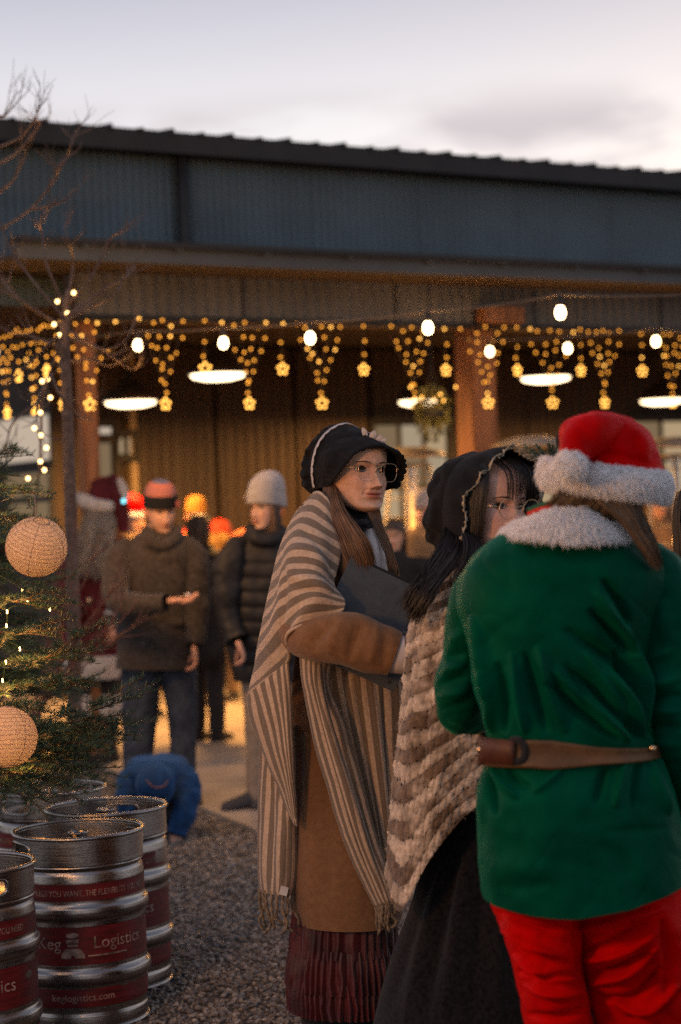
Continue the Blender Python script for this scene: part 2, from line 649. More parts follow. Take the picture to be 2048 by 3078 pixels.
panel_run(-4.6, S_R, -0.5, Z_FTOP - 0.25, Z_BAND + 0.05, M_WALLD, 'upper_wall_panel', period=0.06)
mb = MB()                                            # roof: eave lip and the low slope behind it
q = [(EV, Z_BAND), (EV, Z_EAVE), (-6.0, Z_EAVE + 0.55), (-6.0, Z_EAVE + 0.4), (-0.52, Z_BAND)]
V = [fw(s, o, z) for s in (-5.0, S_R) for o, z in q]
mb.add(V, [(0, 1, 2, 3, 4), (9, 8, 7, 6, 5)] + [(i, i + 5, (i + 1) % 5 + 5, (i + 1) % 5) for i in range(5)])
roof = mb.build('roof', M_EAVE, bld, smooth=False)
mr = None
for i in range(60):
    s = -4.6 + i * 0.225
    if s > S_R - 0.2: break
    h = 0.02 if i % 2 else 0.010
    pr = np.array([[-0.014, 0, -0.02], [-0.008, 0, h], [0.008, 0, h], [0.014, 0, -0.02]])
    V = np.array([fw(s + a, o, Z_EAVE + up + b) for o, up in ((EV + 0.015, 0.0), (-1.5, 0.11)) for a, _, b in pr])
    part('roof_rib', V, [(0, 1, 2, 3), (7, 6, 5, 4), (0, 4, 5, 1), (1, 5, 6, 2), (2, 6, 7, 3)], M_EAVE, roof, smooth=False)
fbox(MB(), -5.0, S_R, -5.9, -0.53, Z_FBOT + 0.085, Z_BAND - 0.01).build('upper_core', M_DARK, bld, smooth=False)
fbox(MB(), on_plane(402, 1300, BACK)[0] - 0.70, S_R + 2.0, -5.9, BACK - 0.11, 0.03, Z_FBOT + 0.08).build('rear_core', M_DARK, bld, smooth=False)
s_ds = on_plane(537, 450, -0.45)[0]
mb = MB()
mb.tube([fw(s_ds, -0.42, Z_BAND + 0.02), fw(s_ds, -0.42, Z_FTOP + 0.06), fw(s_ds + 0.04, -0.36, Z_FTOP - 0.02), fw(s_ds + 0.22, -0.3, Z_FTOP - 0.02)], 0.042, 8)
mb.build('downspout', M_EAVE, bld)
fbox(MB(), S_L, S_R, 0.55, 0.6, Z_FBOT, Z_FTOP - 0.012).build('fascia', M_FASC, bld, smooth=False)
fbox(MB(), S_L, S_R, 0.50, 0.66, Z_FTOP - 0.012, Z_FTOP + 0.022).build('drip_edge', M_EAVE, bld, smooth=False)
for i in range(18):
    s = S_L + 0.4 + i * 0.62
    if s < S_R: fbox(MB(), s, s + 0.05, 0.602, 0.64, Z_FTOP - 0.03, Z_FTOP - 0.0145).build('gutter_bracket', M_FASC, bld, smooth=False)
for i in range(5):                                   # soffit boards run along the porch
    fbox(MB(), S_L, S_R, 0.02 + i * 0.106, 0.02 + i * 0.106 + 0.098, Z_FBOT + 0.004 - 0.006 * (i % 2), Z_FBOT + 0.03).build('soffit_board', M_SOFF, bld, smooth=False)
panel_run(on_plane(225, 900, 0)[0], S_R, 0.0, Z_HBOT + 0.02, Z_FBOT + 0.02, M_HEAD, 'header_panel', w=1.2, period=0.09)
fbox(MB(), on_plane(225, 900, 0)[0], S_R, -0.16, -0.03, Z_HBOT - 0.01, Z_FBOT).build('header_beam', M_SOFF, bld, smooth=False)
fbox(MB(), on_plane(225, 900, 0)[0], S_R, -0.03, 0.03, Z_HBOT - 0.012, Z_HBOT + 0.02).build('header_trim', M_DARK, bld, smooth=False)

s_bl = on_plane(402, 1300, BACK)[0]
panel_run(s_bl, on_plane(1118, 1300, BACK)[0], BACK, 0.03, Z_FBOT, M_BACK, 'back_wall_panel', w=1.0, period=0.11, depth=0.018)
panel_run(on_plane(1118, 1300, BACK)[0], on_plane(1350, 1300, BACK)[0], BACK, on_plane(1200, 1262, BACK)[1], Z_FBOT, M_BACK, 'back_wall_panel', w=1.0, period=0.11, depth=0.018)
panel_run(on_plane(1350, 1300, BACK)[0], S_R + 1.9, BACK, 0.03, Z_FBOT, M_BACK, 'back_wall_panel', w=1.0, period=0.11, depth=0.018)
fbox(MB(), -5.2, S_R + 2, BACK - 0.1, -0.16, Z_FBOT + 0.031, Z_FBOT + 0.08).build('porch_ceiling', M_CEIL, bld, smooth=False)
fbox(MB(), s_bl - 0.06, s_bl, BACK - 0.02, BACK + 0.06, 0.03, Z_FBOT).build('corner_trim', M_TRIM, bld, smooth=False)

def post(px, off, w, name='post'):
    s = on_plane(px, 1200, off)[0]
    b = bmesh.new()
    bmesh.ops.create_cube(b, size=1.0)
    bmesh.ops.scale(b, vec=(w, w, Z_FBOT - 0.05), verts=b.verts)
    bmesh.ops.bevel(b, geom=[e for e in b.edges if abs(e.verts[0].co.z - e.verts[1].co.z) > 0.1], offset=0.012, segments=2, affect='EDGES')
    V = np.array([v.co[:] for v in b.verts]) @ RF.T + fw(s, off, (Z_FBOT - 0.05) / 2 + 0.03)
    f = [tuple(v.index for v in q.verts) for q in b.faces]
    b.free()
    return part(name, V, f, M_POST, bld, smooth=False)
post(1432, -0.20, 0.215)
post(262, -0.17, 0.105)
s_p = on_plane(1432, 1200, -0.2)[0]
fbox(MB(), s_p - 0.15, s_p + 0.2, 0.035, 0.14, Z_HBOT + 0.02, Z_HBOT + 0.13).build('beam_end', M_POST, bld, smooth=False)

# side wall at the porch end, running away to the left, with lit windows
W0 = np.array(on_plane(402, 1300, BACK)[2][:2])
DS = np.array([-math.sin(PHI), math.cos(PHI)])
W1 = W0 + np.array([E2[0], E2[1]]) * -0.75
def sw(t, off, z):
    q = W1 + DS * t + E2 * off
    return np.array([q[0], q[1], z])
RSW = np.array([[DS[0], E2[0], 0], [DS[1], E2[1], 0], [0, 0, 1.0]])
def on_side(px, py, off=-0.09):
    u, v = (px - CX) / F, (CY - py) / F
    d = np.array([u * RC + v * RS, 1.0, -u * RS + v * RC])
    t = ((W1 + E2 * off) @ E2) / (d[:2] @ E2)
    w = d * t + np.array([0, 0, CAMH])
    return float((w[:2] - W1) @ DS), float(w[2])
def sbox(mb, t0, t1, o0, o1, z0, z1):
    mb.box(sw((t0 + t1) / 2, (o0 + o1) / 2, (z0 + z1) / 2), (abs(t1 - t0), abs(o1 - o0), abs(z1 - z0)), RSW)
    return mb
M_SIDE = mat('side_wall_board', (0.05, 0.034, 0.022), 0.7, 0.2, 4)
for i in range(9):
    sbox(MB(), -0.1 + i * 0.5, 0.392 + i * 0.5, -0.08, 0.0 - 0.006 * (i % 2), 0.03, Z_FBOT).build('side_wall_board', M_SIDE, bld, smooth=False)
fbox(MB(), s_bl - 0.76, s_bl - 0.06, BACK - 0.08, BACK - 0.02, 0.03, Z_FBOT).build('side_return', M_SIDE, bld, smooth=False)

def pane_mat(name, color, s):
    return glow(name, color, s)
M_PANE = pane_mat('lit_blind', (1.0, 0.80, 0.62), 0.52)
M_PANE2 = pane_mat('lit_pane', (1.0, 0.72, 0.42), 0.42)
M_PANE3 = pane_mat('dim_pane', (1.0, 0.68, 0.38), 0.20)
def side_window(x0, x1, y0, y1, m, label=None):
    (t0, za), (t1, zb) = on_side(x0, y0), on_side(x1, y1)
    tl, th = sorted((t0, t1)); zl, zh = sorted((za, zb))
    mb = MB()
    for a, b, c, d in ((tl - .04, tl, zl - .04, zh + .04), (th, th + .04, zl - .04, zh + .04), (tl, th, zh, zh + .04), (tl, th, zl - .04, zl)):
        sbox(mb, a, b, -0.13, -0.08, c, d)
    w = mb.build('window', M_DARK, bld, smooth=False)
    sbox(MB(), tl, th, -0.10, -0.09, zl, zh).build('pane', m, w, smooth=False)
    return w, tl, th, zl, zh
w_, tl, th, zl, zh = side_window(-60, 163, 1276, 1380, M_PANE)
side_window(20, 160, 1430, 1490, M_PANE3)
side_window(30, 165, 1515, 1640, M_PANE3)
def fwindow(x0, x1, y0, y1, m, cols=1, rows=1, off=None):
    off = BACK if off is None else off
    xm = (x0 + x1) / 2
    s0, s1 = on_plane(x0, (y0 + y1) / 2, off + .03)[0], on_plane(x1, (y0 + y1) / 2, off + .03)[0]
    z1, z0 = on_plane(xm, y0, off + .03)[1], on_plane(xm, y1, off + .03)[1]
    mb = MB()
    for a, b, c, d in ((s0 - .05, s0, z0 - .05, z1 + .05), (s1, s1 + .05, z0 - .05, z1 + .05), (s0, s1, z1, z1 + .05), (s0, s1, z0 - .05, z0)):
        fbox(mb, a, b, off + 0.02, off + .08, c, d)
    for i in range(1, cols):
        c = s0 + (s1 - s0) * i / cols
        fbox(mb, c - .02, c + .02, off + .03, off + .07, z0, z1)
    for i in range(1, rows):
        c = z0 + (z1 - z0) * i / rows
        fbox(mb, s0, s1, off + .035, off + .065, c - .02, c + .02)
    w = mb.build('window', M_DARK, bld, smooth=False)
    for i in range(cols):
        for j in range(rows):
            a, b = s0 + (s1 - s0) * i / cols, s0 + (s1 - s0) * (i + 1) / cols
            c, d = z0 + (z1 - z0) * j / rows, z0 + (z1 - z0) * (j + 1) / rows
            mm = m[(i * 7 + j * 3) % len(m)] if isinstance(m, list) else m
            fbox(MB(), a + .021, b - .021, off + .04, off + .05, c + .021, d - .021).build('pane', mm, w, smooth=False)
    return w
fwindow(292, 338, 1278, 1312, M_PANE)
fwindow(292, 338, 1325, 1440, M_PANE3)
fwindow(352, 396, 1310, 1372, M_PANE2, 2, 1)
M_BLIND = pane_mat('shop_light', (1.0, 0.78, 0.52), 0.36)
fwindow(1125, 1345, 1272, 1560, [M_PANE2, M_BLIND, M_PANE3, M_BLIND], 3, 3)
fwindow(1900, 2150, 1262, 1500, [M_PANE3, M_PANE2, M_BLIND], 3, 2)
fwindow(1530, 1660, 1360, 1560, [M_PANE3, M_PANE2], 2, 2)

def text_mesh(body, size, shear=0.0, extrude=0.0):
    c = bpy.data.curves.new('lettering', 'FONT')
    c.body = body
    c.size = size
    c.shear = shear
    c.extrude = extrude
    c.resolution_u = 3
    o = bpy.data.objects.new('lettering', c)
    COL.objects.link(o)
    bpy.context.view_layer.update()
    dg = bpy.context.evaluated_depsgraph_get()
    me = bpy.data.meshes.new_from_object(o.evaluated_get(dg))
    V = np.array([v.co[:] for v in me.vertices])
    f = [tuple(p.vertices) for p in me.polygons]
    bpy.data.objects.remove(o)
    bpy.data.curves.remove(c)
    bpy.data.meshes.remove(me)
    return V, f
V, f = text_mesh('ison', 0.17, 0.35)
t_a, z_a = on_side(44, 1352)
V = np.array([sw(t_a + 0.30 - v[0], -0.105, z_a + v[1]) for v in V])
part('lettering', V, f, mat('sign_ink', (0.01, 0.01, 0.01), 0.8), w_, smooth=False)
# ------------------------------------------------------------------ pendant lamps under the porch
M_SHADE = mat('enamel_shade', (0.05, 0.035, 0.025), 0.45, 0.1, 4)
M_DIFF = glow('pendant_diffuser', (1.0, 0.74, 0.44), 5.0)
def pendant(px, py, off, dia, label, power=140):
    s, z, w = on_plane(px, py, off)
    t = thing('pendant_lamp', label, 'lamp', w, 'pendant lamps under the porch')
    r = dia / 2
    G = lathe([(r, 0.0), (r * 1.01, 0.012), (r * 0.97, 0.03), (r * 0.8, 0.085), (r * 0.5, 0.13), (r * 0.25, 0.16), (0.045, 0.2), (0.03, 0.25), (0.004, 0.26)], 40)
    part('lamp_shade', G + w, grid_faces(G.shape[0], 40, True), M_SHADE, t)
    G = lathe([(0.001, -0.046), (r * .5, -0.042), (r * 0.88, -0.022), (r * 0.96, 0.012)], 40)
    part('diffuser', G + w, grid_faces(4, 40, True), M_DIFF, t)
    MB().tube([w + [0, 0, .25], w + [0, 0, Z_FBOT + 0.031 - z]], 0.008, 6).build('stem', M_SHADE, t)
    lamp('pendant_light', 'AREA', w + [0, 0, -0.06], power, WARM, t, size=dia * 0.9)
pendant(655, 1126, -1.6, 0.43, 'bright round pendant lamp above the striped beanie, largest of the porch lamps')
pendant(1641, 1135, -1.6, 0.43, 'round pendant lamp glowing just above the red santa hat')
pendant(393, 1208, -2.9, 0.43, 'pendant lamp with brown dome hanging near the left porch post')
pendant(1256, 1206, -3.4, 0.36, 'small far pendant lamp beside the hanging greenery')
pendant(1990, 1203, -2.9, 0.43, 'pendant lamp at the right edge of the photo')

# ------------------------------------------------------------------ festoon bulbs on black cable
M_CABLE = mat('cable', (0.10, 0.075, 0.055), 0.7)
M_BULB = glow('warm_bulb', (1.0, 0.70, 0.36), 12.0)
M_SOCK = mat('socket', (0.03, 0.025, 0.02), 0.6)
G = lathe([(0.001, -0.062), (0.012, -0.060), (0.021, -0.048), (0.0245, -0.032), (0.022, -0.016), (0.014, -0.002), (0.013, 0.0)], 16, 14)
ME_BULB = mesh_data('bulb', G, grid_faces(14, 16, True), mats=M_BULB)
G = lathe([(0.015, 0.0), (0.016, 0.008), (0.016, 0.03), (0.010, 0.045), (0.001, 0.046)], 12)
ME_SOCK = mesh_data('socket', G, grid_faces(5, 12, True), mats=M_SOCK)
def festoon(pts, label, ends, sag=0.12, power=7.0):
    """pts: bulb centres in the picture with their distance"""
    B = [P(x, y, d) for x, y, d in pts]
    t = thing('string_lights', label, 'string lights', B[0], 'festoon strings')
    chain = [P(*ends[0])] + [b + [0, 0, 0.085] for b in B] + [P(*ends[1])]
    C = []
    for a, b in zip(chain[:-1], chain[1:]):
        w = np.linspace(0, 1, 9)[:-1, None]
        q = a * (1 - w) + b * w
        q[:, 2] -= sag * np.linalg.norm(b - a) * 0.5 * (w[:, 0] * (1 - w[:, 0]))
        C.append(q)
    C.append(np.array([chain[-1]]))
    MB().tube(np.concatenate(C), 0.0055, 6).build('cable', M_CABLE, t)
    for b in B:
        sk = link('socket', ME_SOCK, t, b - wloc(t) + [0, 0, 0.036])
        bu = link('bulb', ME_BULB, t, b - wloc(t) + [0, 0, 0.034])
        lamp('bulb_light', 'POINT', b, power, WARM, t, size=0.03)
festoon([(415, 1040, 11.2), (672, 1033, 10.8), (933, 1018, 10.3), (1287, 988, 9.7), (1685, 942, 9.0)],
        'string of five large warm bulbs strung in front of the porch header', ((-60, 1030, 12), (2150, 880, 8.4)))
festoon([(1473, 1058, 13.45), (1707, 1049, 12.8), (1972, 1028, 12.0)],
        'short string of three large bulbs near the right porch post', ((1340, 1010, 13.8), (2200, 1000, 11.2)), power=9.0)

# ------------------------------------------------------------------ curtain of small lights with flower shaped ends
M_FAIRY = glow('fairy_bulb', (1.0, 0.37, 0.04), 3.6, sampled=False)
M_FAIRYB = glow('fairy_bulb_bright', (1.0, 0.46, 0.08), 5.2, sampled=False)
bv, bf = ico(1)
ME_FAIRY = mesh_data('fairy_bulb', bv * 0.0080, bf, mats=M_FAIRY)
ME_FAIRYB = mesh_data('fairy_bulb', bv * 0.0088, bf, mats=M_FAIRYB)
ME_FLOWER = mesh_data('flower_bulb', bv * 0.0105, bf, mats=M_FAIRYB)
M_WIRE = mat('fairy_wire', (0.16, 0.12, 0.07), 0.6)
lr = random.Random(11)
def curtain(label, drops, place, group):
    """drops: (s, kind); place(s, z_down) -> world point"""
    t = thing('curtain_lights', label, 'string lights', place(drops[0][0], 0.0), group)
    base = wloc(t)
    wire = MB()
    def bulb(s, z, bright=False):
        p = place(s + lr.uniform(-.02, .02), z + lr.uniform(-.016, .016))
        link('fairy_bulb', ME_FAIRYB if (bright or lr.random() < .14) else ME_FAIRY, t, p - base)
        return p
    def star(s, z):
        for k in range(5):
            a = math.pi / 2 + k * 2 * math.pi / 5
            p = place(s + 0.030 * math.cos(a), z - 0.030 * math.sin(a))
            link('flower_bulb', ME_FLOWER, t, p - base)
    top = []
    for s, kind in drops:
        s = s + lr.uniform(-.02, .02)
        if kind == 'tri':
            rows = [(0.0, 5, 0.168), (0.085, 4, 0.138), (0.16, 4, 0.105), (0.235, 3, 0.07), (0.31, 2, 0.034), (0.385, 2, 0.012), (0.445, 1, 0)]
            for z, n, hw in rows:
                for i in range(n):
                    x = 0 if n == 1 else -hw + 2 * hw * i / (n - 1)
                    p = bulb(s + x, z + (0.02 if (n > 2 and i % 2) else 0))
                    if z == 0: top.append(p)
            for sg in (-1, 1):
                wire.tube([place(s + sg * .175, 0.0), place(s + sg * .085, .22), place(s + sg * .02, .36)], 0.0022, 4)
                wire.tube([place(s + sg * .10, 0.0), place(s + sg * .03, .18), place(s + sg * .01, .36)], 0.0022, 4)
            wire.tube([place(s, .34), place(s, .50)], 0.0022, 4)
            star(s, 0.52)
        else:
            top.append(bulb(s, 0.0))
            bulb(s, 0.11); bulb(s, 0.20)
            wire.tube([place(s, 0.0), place(s, .27)], 0.0022, 4)
            star(s, 0.29)
    wire.tube(np.array(top), 0.0028, 4)
    wire.build('wire', M_WIRE, t, kind='stuff')
S0 = [on_plane(x, 1000, 0.05)[0] for x in (378*1.306, 568*1.306, 730*1.306, 940*1.306, 1110*1.306, 1265*1.306, 1385*1.306, 1545*1.306, 1690*1.306)]
Z0 = Z_HBOT - 0.02
def front(s, z): return fw(s, 0.06 + 0.03 * math.sin(s * 9), Z0 - z)
dr = [(on_plane(268, 1000, .05)[0], 'tri')]
for i, s in enumerate(S0):
    dr.append((s, 'tri'))
    if i + 1 < len(S0): dr.append(((s + S0[i + 1]) / 2, 'one'))
dr.sort()
h = len(dr) // 2
curtain('amber fairy light net with flower ends on the porch header left of the timber post', dr[:h], front, 'porch curtain lights')
curtain('amber fairy light net with flower ends on the porch header right of the timber post', dr[h:], front, 'porch curtain lights')
C0 = on_plane(232, 975, 0.0)[2]
def side(s, z): return np.array([C0[0] + DS[0] * s, C0[1] + DS[1] * s, Z0 + 0.02 - z])
sd = []
for i in range(9):
    sd.append((0.25 + i * 0.44, 'tri'))
    sd.append((0.47 + i * 0.44, 'one'))
curtain('dense amber fairy light net at the left end of the porch behind the bare branches', sd, side, 'porch curtain lights')
# ------------------------------------------------------------------ people: heads, hands, hair, fur
HEAD_Z = np.array([-.118, -.113, -.104, -.088, -.068, -.05, -.03, 0, .02, .045, .07, .09, .105, .113, .116])
HEAD_F = np.array([.066, .079, .0865, .0835, .085, .0845, .083, .081, .0865, .089, .081, .064, .042, .02, .004])
HEAD_B = np.array([.035, .022, .004, -.02, -.045, -.07, -.085, -.098, -.102, -.104, -.098, -.082, -.058, -.034, -.012])
HEAD_W = np.array([.012, .027, .041, .053, .0605, .0655, .069, .072, .0735, .0745, .0715, .061, .043, .024, .006])

def face_feat(x, z, k):
    ax = np.abs(x)
    g = lambda cx, cz, sx, sz: np.exp(-((ax - cx) / sx) ** 2 - ((z - cz) / sz) ** 2)
    o = np.zeros_like(x)
    # nose ridge
    t = np.clip((0.014 - z) / 0.056, 0, 1)
    prof = k.get('nose', 1.0) * (0.003 + 0.0235 * t ** 1.25)
    fall = np.where(z < -0.042, np.exp(-((z + 0.042) / 0.0075) ** 2), 1.0) * np.where(z > 0.014, np.exp(-((z - 0.014) / 0.014) ** 2), 1.0)
    o += prof * fall * np.exp(-(ax / (0.0065 + 0.0055 * t)) ** 2)
    o += 0.0100 * g(0.0125, -0.0465, 0.0066, 0.0070)
    o -= 0.0030 * g(0.0075, -0.0545, 0.0035, 0.0025)
    o -= 0.0105 * g(0.031, 0.001, 0.0165, 0.0125)
    o -= 0.004 * g(0.012, 0.003, 0.008, 0.010)
    o += 0.0045 * g(0.031, 0.001, 0.0125, 0.0078)
    o -= 0.0011 * g(0.031, 0.0088, 0.016, 0.0018)
    o += 0.0035 * g(0.030, 0.021, 0.022, 0.0075)
    o += k.get('cheek', 0.0055) * g(0.045, -0.034, 0.021, 0.020)
    o += 0.0050 * g(0.0, -0.064, 0.030, 0.022)
    sm = k.get('smile', 0.3)
    lz = z + 0.0685 - sm * 4.0 * ax ** 2
    lw = 0.021
    o += 0.0064 * np.exp(-((lz - 0.0048) / 0.0042) ** 2) * np.exp(-(ax / lw) ** 4)
    o += 0.0080 * np.exp(-((lz + 0.0060) / 0.0050) ** 2) * np.exp(-(ax / (lw * .9)) ** 4)
    o -= 0.0042 * np.exp(-(lz / 0.0019) ** 2) * np.exp(-(ax / (lw * 1.15)) ** 4)
    o -= 0.0030 * g(0.0255, -0.066, 0.004, 0.006)
    o -= 0.0022 * np.exp(-((ax - (0.019 + (-0.045 - z) * 0.35)) / 0.0035) ** 2) * np.exp(-((z + 0.057) / 0.012) ** 2)
    o -= 0.0038 * g(0.0, -0.0865, 0.018, 0.0065)
    o += 0.0060 * g(0.0, -0.1015, 0.017, 0.011)
    return o, lz

def skin_color(x, z, y, lz, k):
    ax = np.abs(x)
    c = np.ones(x.shape + (3,))
    lip = np.exp(-(np.maximum(np.abs(lz + 0.0005) - 0.0055, 0) / 0.0028) ** 2) * np.exp(-(ax / 0.0215) ** 6) * (y < -0.04)
    ch = np.exp(-((ax - 0.040) / 0.026) ** 2 - ((z + 0.036) / 0.024) ** 2) + 0.7 * np.exp(-(ax / .011) ** 2 - ((z + .043) / .012) ** 2)
    c *= 1 - ch[..., None] * np.array([0.0, 0.09, 0.08])
    lt = np.array(k.get('lip', (0.72, 0.42, 0.42)))
    c = c * (1 - lip[..., None]) + lip[..., None] * lt
    line = np.exp(-(lz / 0.0014) ** 2) * np.exp(-(ax / 0.022) ** 6) * (y < -0.04)
    c *= (1 - 0.75 * line)[..., None]
    nos = np.exp(-((ax - 0.0075) / 0.0032) ** 2 - ((z + 0.0535) / 0.0024) ** 2) * (y < -0.06)
    c *= (1 - 0.7 * nos)[..., None]
    st = k.get('stubble', 0)
    if st:
        b = np.clip((-0.045 - z) / 0.02, 0, 1) * np.clip((0.03 - y) / 0.03, 0, 1) * (1 - lip)
        c *= (1 - st * b[..., None] * np.array([.75, .85, .9]))
    return c

class Head:
    """a head at world point c (between the ears at eye level), turned by yaw, nod and tilt"""
    def __init__(self, c, yaw, nod=0, tilt=0, scale=1.0, **k):
        self.c, self.k, self.s = np.asarray(c, float), k, scale
        self.R = rotz(yaw) @ roty(tilt) @ rotx(nod)
    def w(self, q):
        return (np.asarray(q, float) * self.s * np.array([self.k.get('wide', 1), 1, self.k.get('tall', 1)])) @ self.R.T + self.c
    def front(self, x, z):
        x, z = np.asarray(x, float), np.asarray(z, float)
        f, b, w = (np.interp(z, HEAD_Z, a) for a in (HEAD_F, HEAD_B, HEAD_W))
        y0 = b + (f - b) * 0.42
        y = -(y0 + (f - y0) * np.clip(1 - (np.abs(x) / w) ** 2.25, 0, 1) ** (1 / 2.25))
        o, _ = face_feat(x, z, self.k)
        return y - o
    def mesh(self, nz=150, na=150):
        R = spline(np.stack([HEAD_Z, HEAD_F, HEAD_B, HEAD_W], 1), nz, np.arange(len(HEAD_Z)))
        u = np.linspace(-1, 1, na, endpoint=False)
        a = np.pi * np.sign(u) * np.abs(u) ** 1.35
        V = np.zeros((nz, na, 3))
        z, f, b, w = (R[:, i][:, None] for i in range(4))
        y0 = b + (f - b) * 0.42
        sa, ca = np.sin(a)[None], np.cos(a)[None]
        e = 2 / 2.25
        V[..., 0] = w * np.sign(sa) * np.abs(sa) ** e
        V[..., 1] = -(y0 + np.where(ca > 0, (f - y0) * np.abs(ca) ** e, -(y0 - b) * np.abs(ca)))
        V[..., 2] = z
        o, lz = face_feat(V[..., 0], V[..., 2], self.k)
        wgt = np.clip(ca * 1.6, 0, 1) ** 0.7
        V[..., 1] -= o * wgt
        col = skin_color(V[..., 0], V[..., 2], V[..., 1], lz, self.k)
        return V, col
    def build(self, parent, skin, eyes=True, neck=None, name='body', iris=(0.03, 0.015, 0.008), brow=(0.04, 0.02, 0.012), ears=True):
        V, col = self.mesh()
        v, f = capped(self.w(V))
        colr = np.concatenate([col.reshape(-1, 3), col[0, :1], col[-1, :1]])
        mb = MB().add(v, f)
        cols = [colr]
        if ears:
            for sx in (-1, 1):
                th = np.linspace(0, 2 * np.pi, 20)
                q = np.stack([np.full(20, sx * .0755), .012 + .014 * np.cos(th) + .004 * np.sin(th), -.012 + .028 * np.sin(th)], 1)
                q[:, 0] += sx * .008 * (np.cos(th) * .5 + .5)
                G = tube(self.w(q), .0048 * self.s, 8)
                mb.grid(G, True); cols.append(np.ones((G.shape[0] * 8, 3)) * [1, .85, .82])
                G = np.stack([self.w(np.array([sx * .073, .012, -.012]) + (q - [sx * .076, .012, -.012]) * s_) for s_ in (0.05, .5, .95)])
                mb.grid(G, True); cols.append(np.ones((60, 3)) * [.9, .75, .72])
        if neck is not None:
            G = tube(neck[0], neck[1], 24, 14)
            mb.grid(G, True); cols.append(np.ones((14 * 24, 3)))
        b = mb.build(name, skin, parent, attr={'col': np.concatenate(cols)})
        if eyes:
            for sx in (-1, 1):
                self._eye(b, sx, iris, brow)
        return b
    def _patch(self, name, xs, zs, lift, m, parent):
        y = self.front(xs, zs) - lift
        return part(name, self.w(np.stack([xs, y, zs], -1)), grid_faces(*xs.shape), m, parent)
    def _eye(self, b, sx, iris, brow):
        cx, cz = 0.031 * sx, 0.0008
        es = self.k.get('eye', 1.15)
        op = self.k.get('open', 1.0)
        s = np.linspace(-1, 1, 15)[None]
        t = np.linspace(0, 1, 9)[:, None]
        prof = np.maximum(1 - np.abs(s) ** 2.0, 0) ** 0.8
        zt, zb = 0.0056 * es * op * prof + 0.0008 * s * sx, -0.0040 * es * prof + 0.0008 * s * sx
        xs = np.broadcast_to(cx + 0.0138 * s, (9, 15))
        zs = cz + zb + (zt - zb) * t
        ys = 0.0012 * np.maximum(1 - ((xs - cx) / .0138) ** 2, 0)
        self._patch('eye', xs, zs, 0.0004 + ys, mat('eye_white', (0.62, 0.58, 0.54), 0.25, 0.05, spec=0.5), b)
        gx = self.k.get('gaze', 0.0) * 0.006
        th = np.linspace(0, 2 * np.pi, 20)[None]
        r = np.linspace(0.02, 1, 6)[:, None] * 0.0063 * es
        xi, zi = cx + gx + r * np.cos(th), cz + 0.0006 + r * np.sin(th)
        pr = np.maximum(1 - np.clip(np.abs((xi - cx) / .0138), 0, 1) ** 2, 0) ** 0.8
        zi = np.clip(zi, cz - 0.0040 * es * pr, cz + 0.0056 * es * op * pr)
        ys = 0.0012 * np.maximum(1 - ((xi - cx) / .0138) ** 2, 0)
        self._patch('iris', xi, zi, 0.0010 + ys, mat('iris_%d' % int(iris[0] * 999), iris, 0.12, 0.3, 300, spec=0.6), b)
        # lashes and brow
        s = np.linspace(-1, 1, 13)
        prof = np.maximum(1 - np.abs(s) ** 2, 0) ** 0.8
        x = cx + 0.0142 * s
        z = cz + 0.0060 * es * op * prof + 0.0009 * s * sx
        q = np.stack([x, self.front(x, z) - 0.0024, z], 1)
        MB().tube(self.w(q), np.interp(np.abs(s), [0, 1], [.0015, .0006]) * self.s, 6).build('lashes', mat('lash', (0.015, 0.01, 0.008), 0.8), b)
        z = cz - 0.0044 * es * prof + 0.0009 * s * sx
        q = np.stack([x, self.front(x, z) - 0.0012, z], 1)
        MB().tube(self.w(q), .0006 * self.s, 5).build('lower_lid', mat('lid_line', (0.10, 0.045, 0.03), 0.7), b)
        x = 0.0125 * sx + sx * np.linspace(0, 1, 12) * 0.036
        u = np.linspace(0, 1, 12)
        z = 0.0185 + 0.0060 * np.sin(np.pi * (u * .62 + .08)) - 0.004 * u ** 3
        q = np.stack([x, self.front(x, z) - 0.0006, z], 1)
        MB().tube(self.w(q), np.interp(u, [0, .3, 1], [.0019, .0021, .0008]) * self.s, 6, flat=0.7).build('eyebrow', mat('brow_%d' % int(brow[0] * 999), brow, 0.9), b)

def skin_mat(name, c, rough=0.5):
    m = mat(name, c, rough, 0.11, 55, bump=0.16, bscale=500, attr='col', spec=0.4)
    b = m.node_tree.nodes['Principled BSDF']
    b.inputs['Subsurface Weight'].default_value = 0.12
    b.inputs['Subsurface Radius'].default_value = (0.01, 0.004, 0.002)
    b.inputs['Subsurface Scale'].default_value = 0.5
    return m

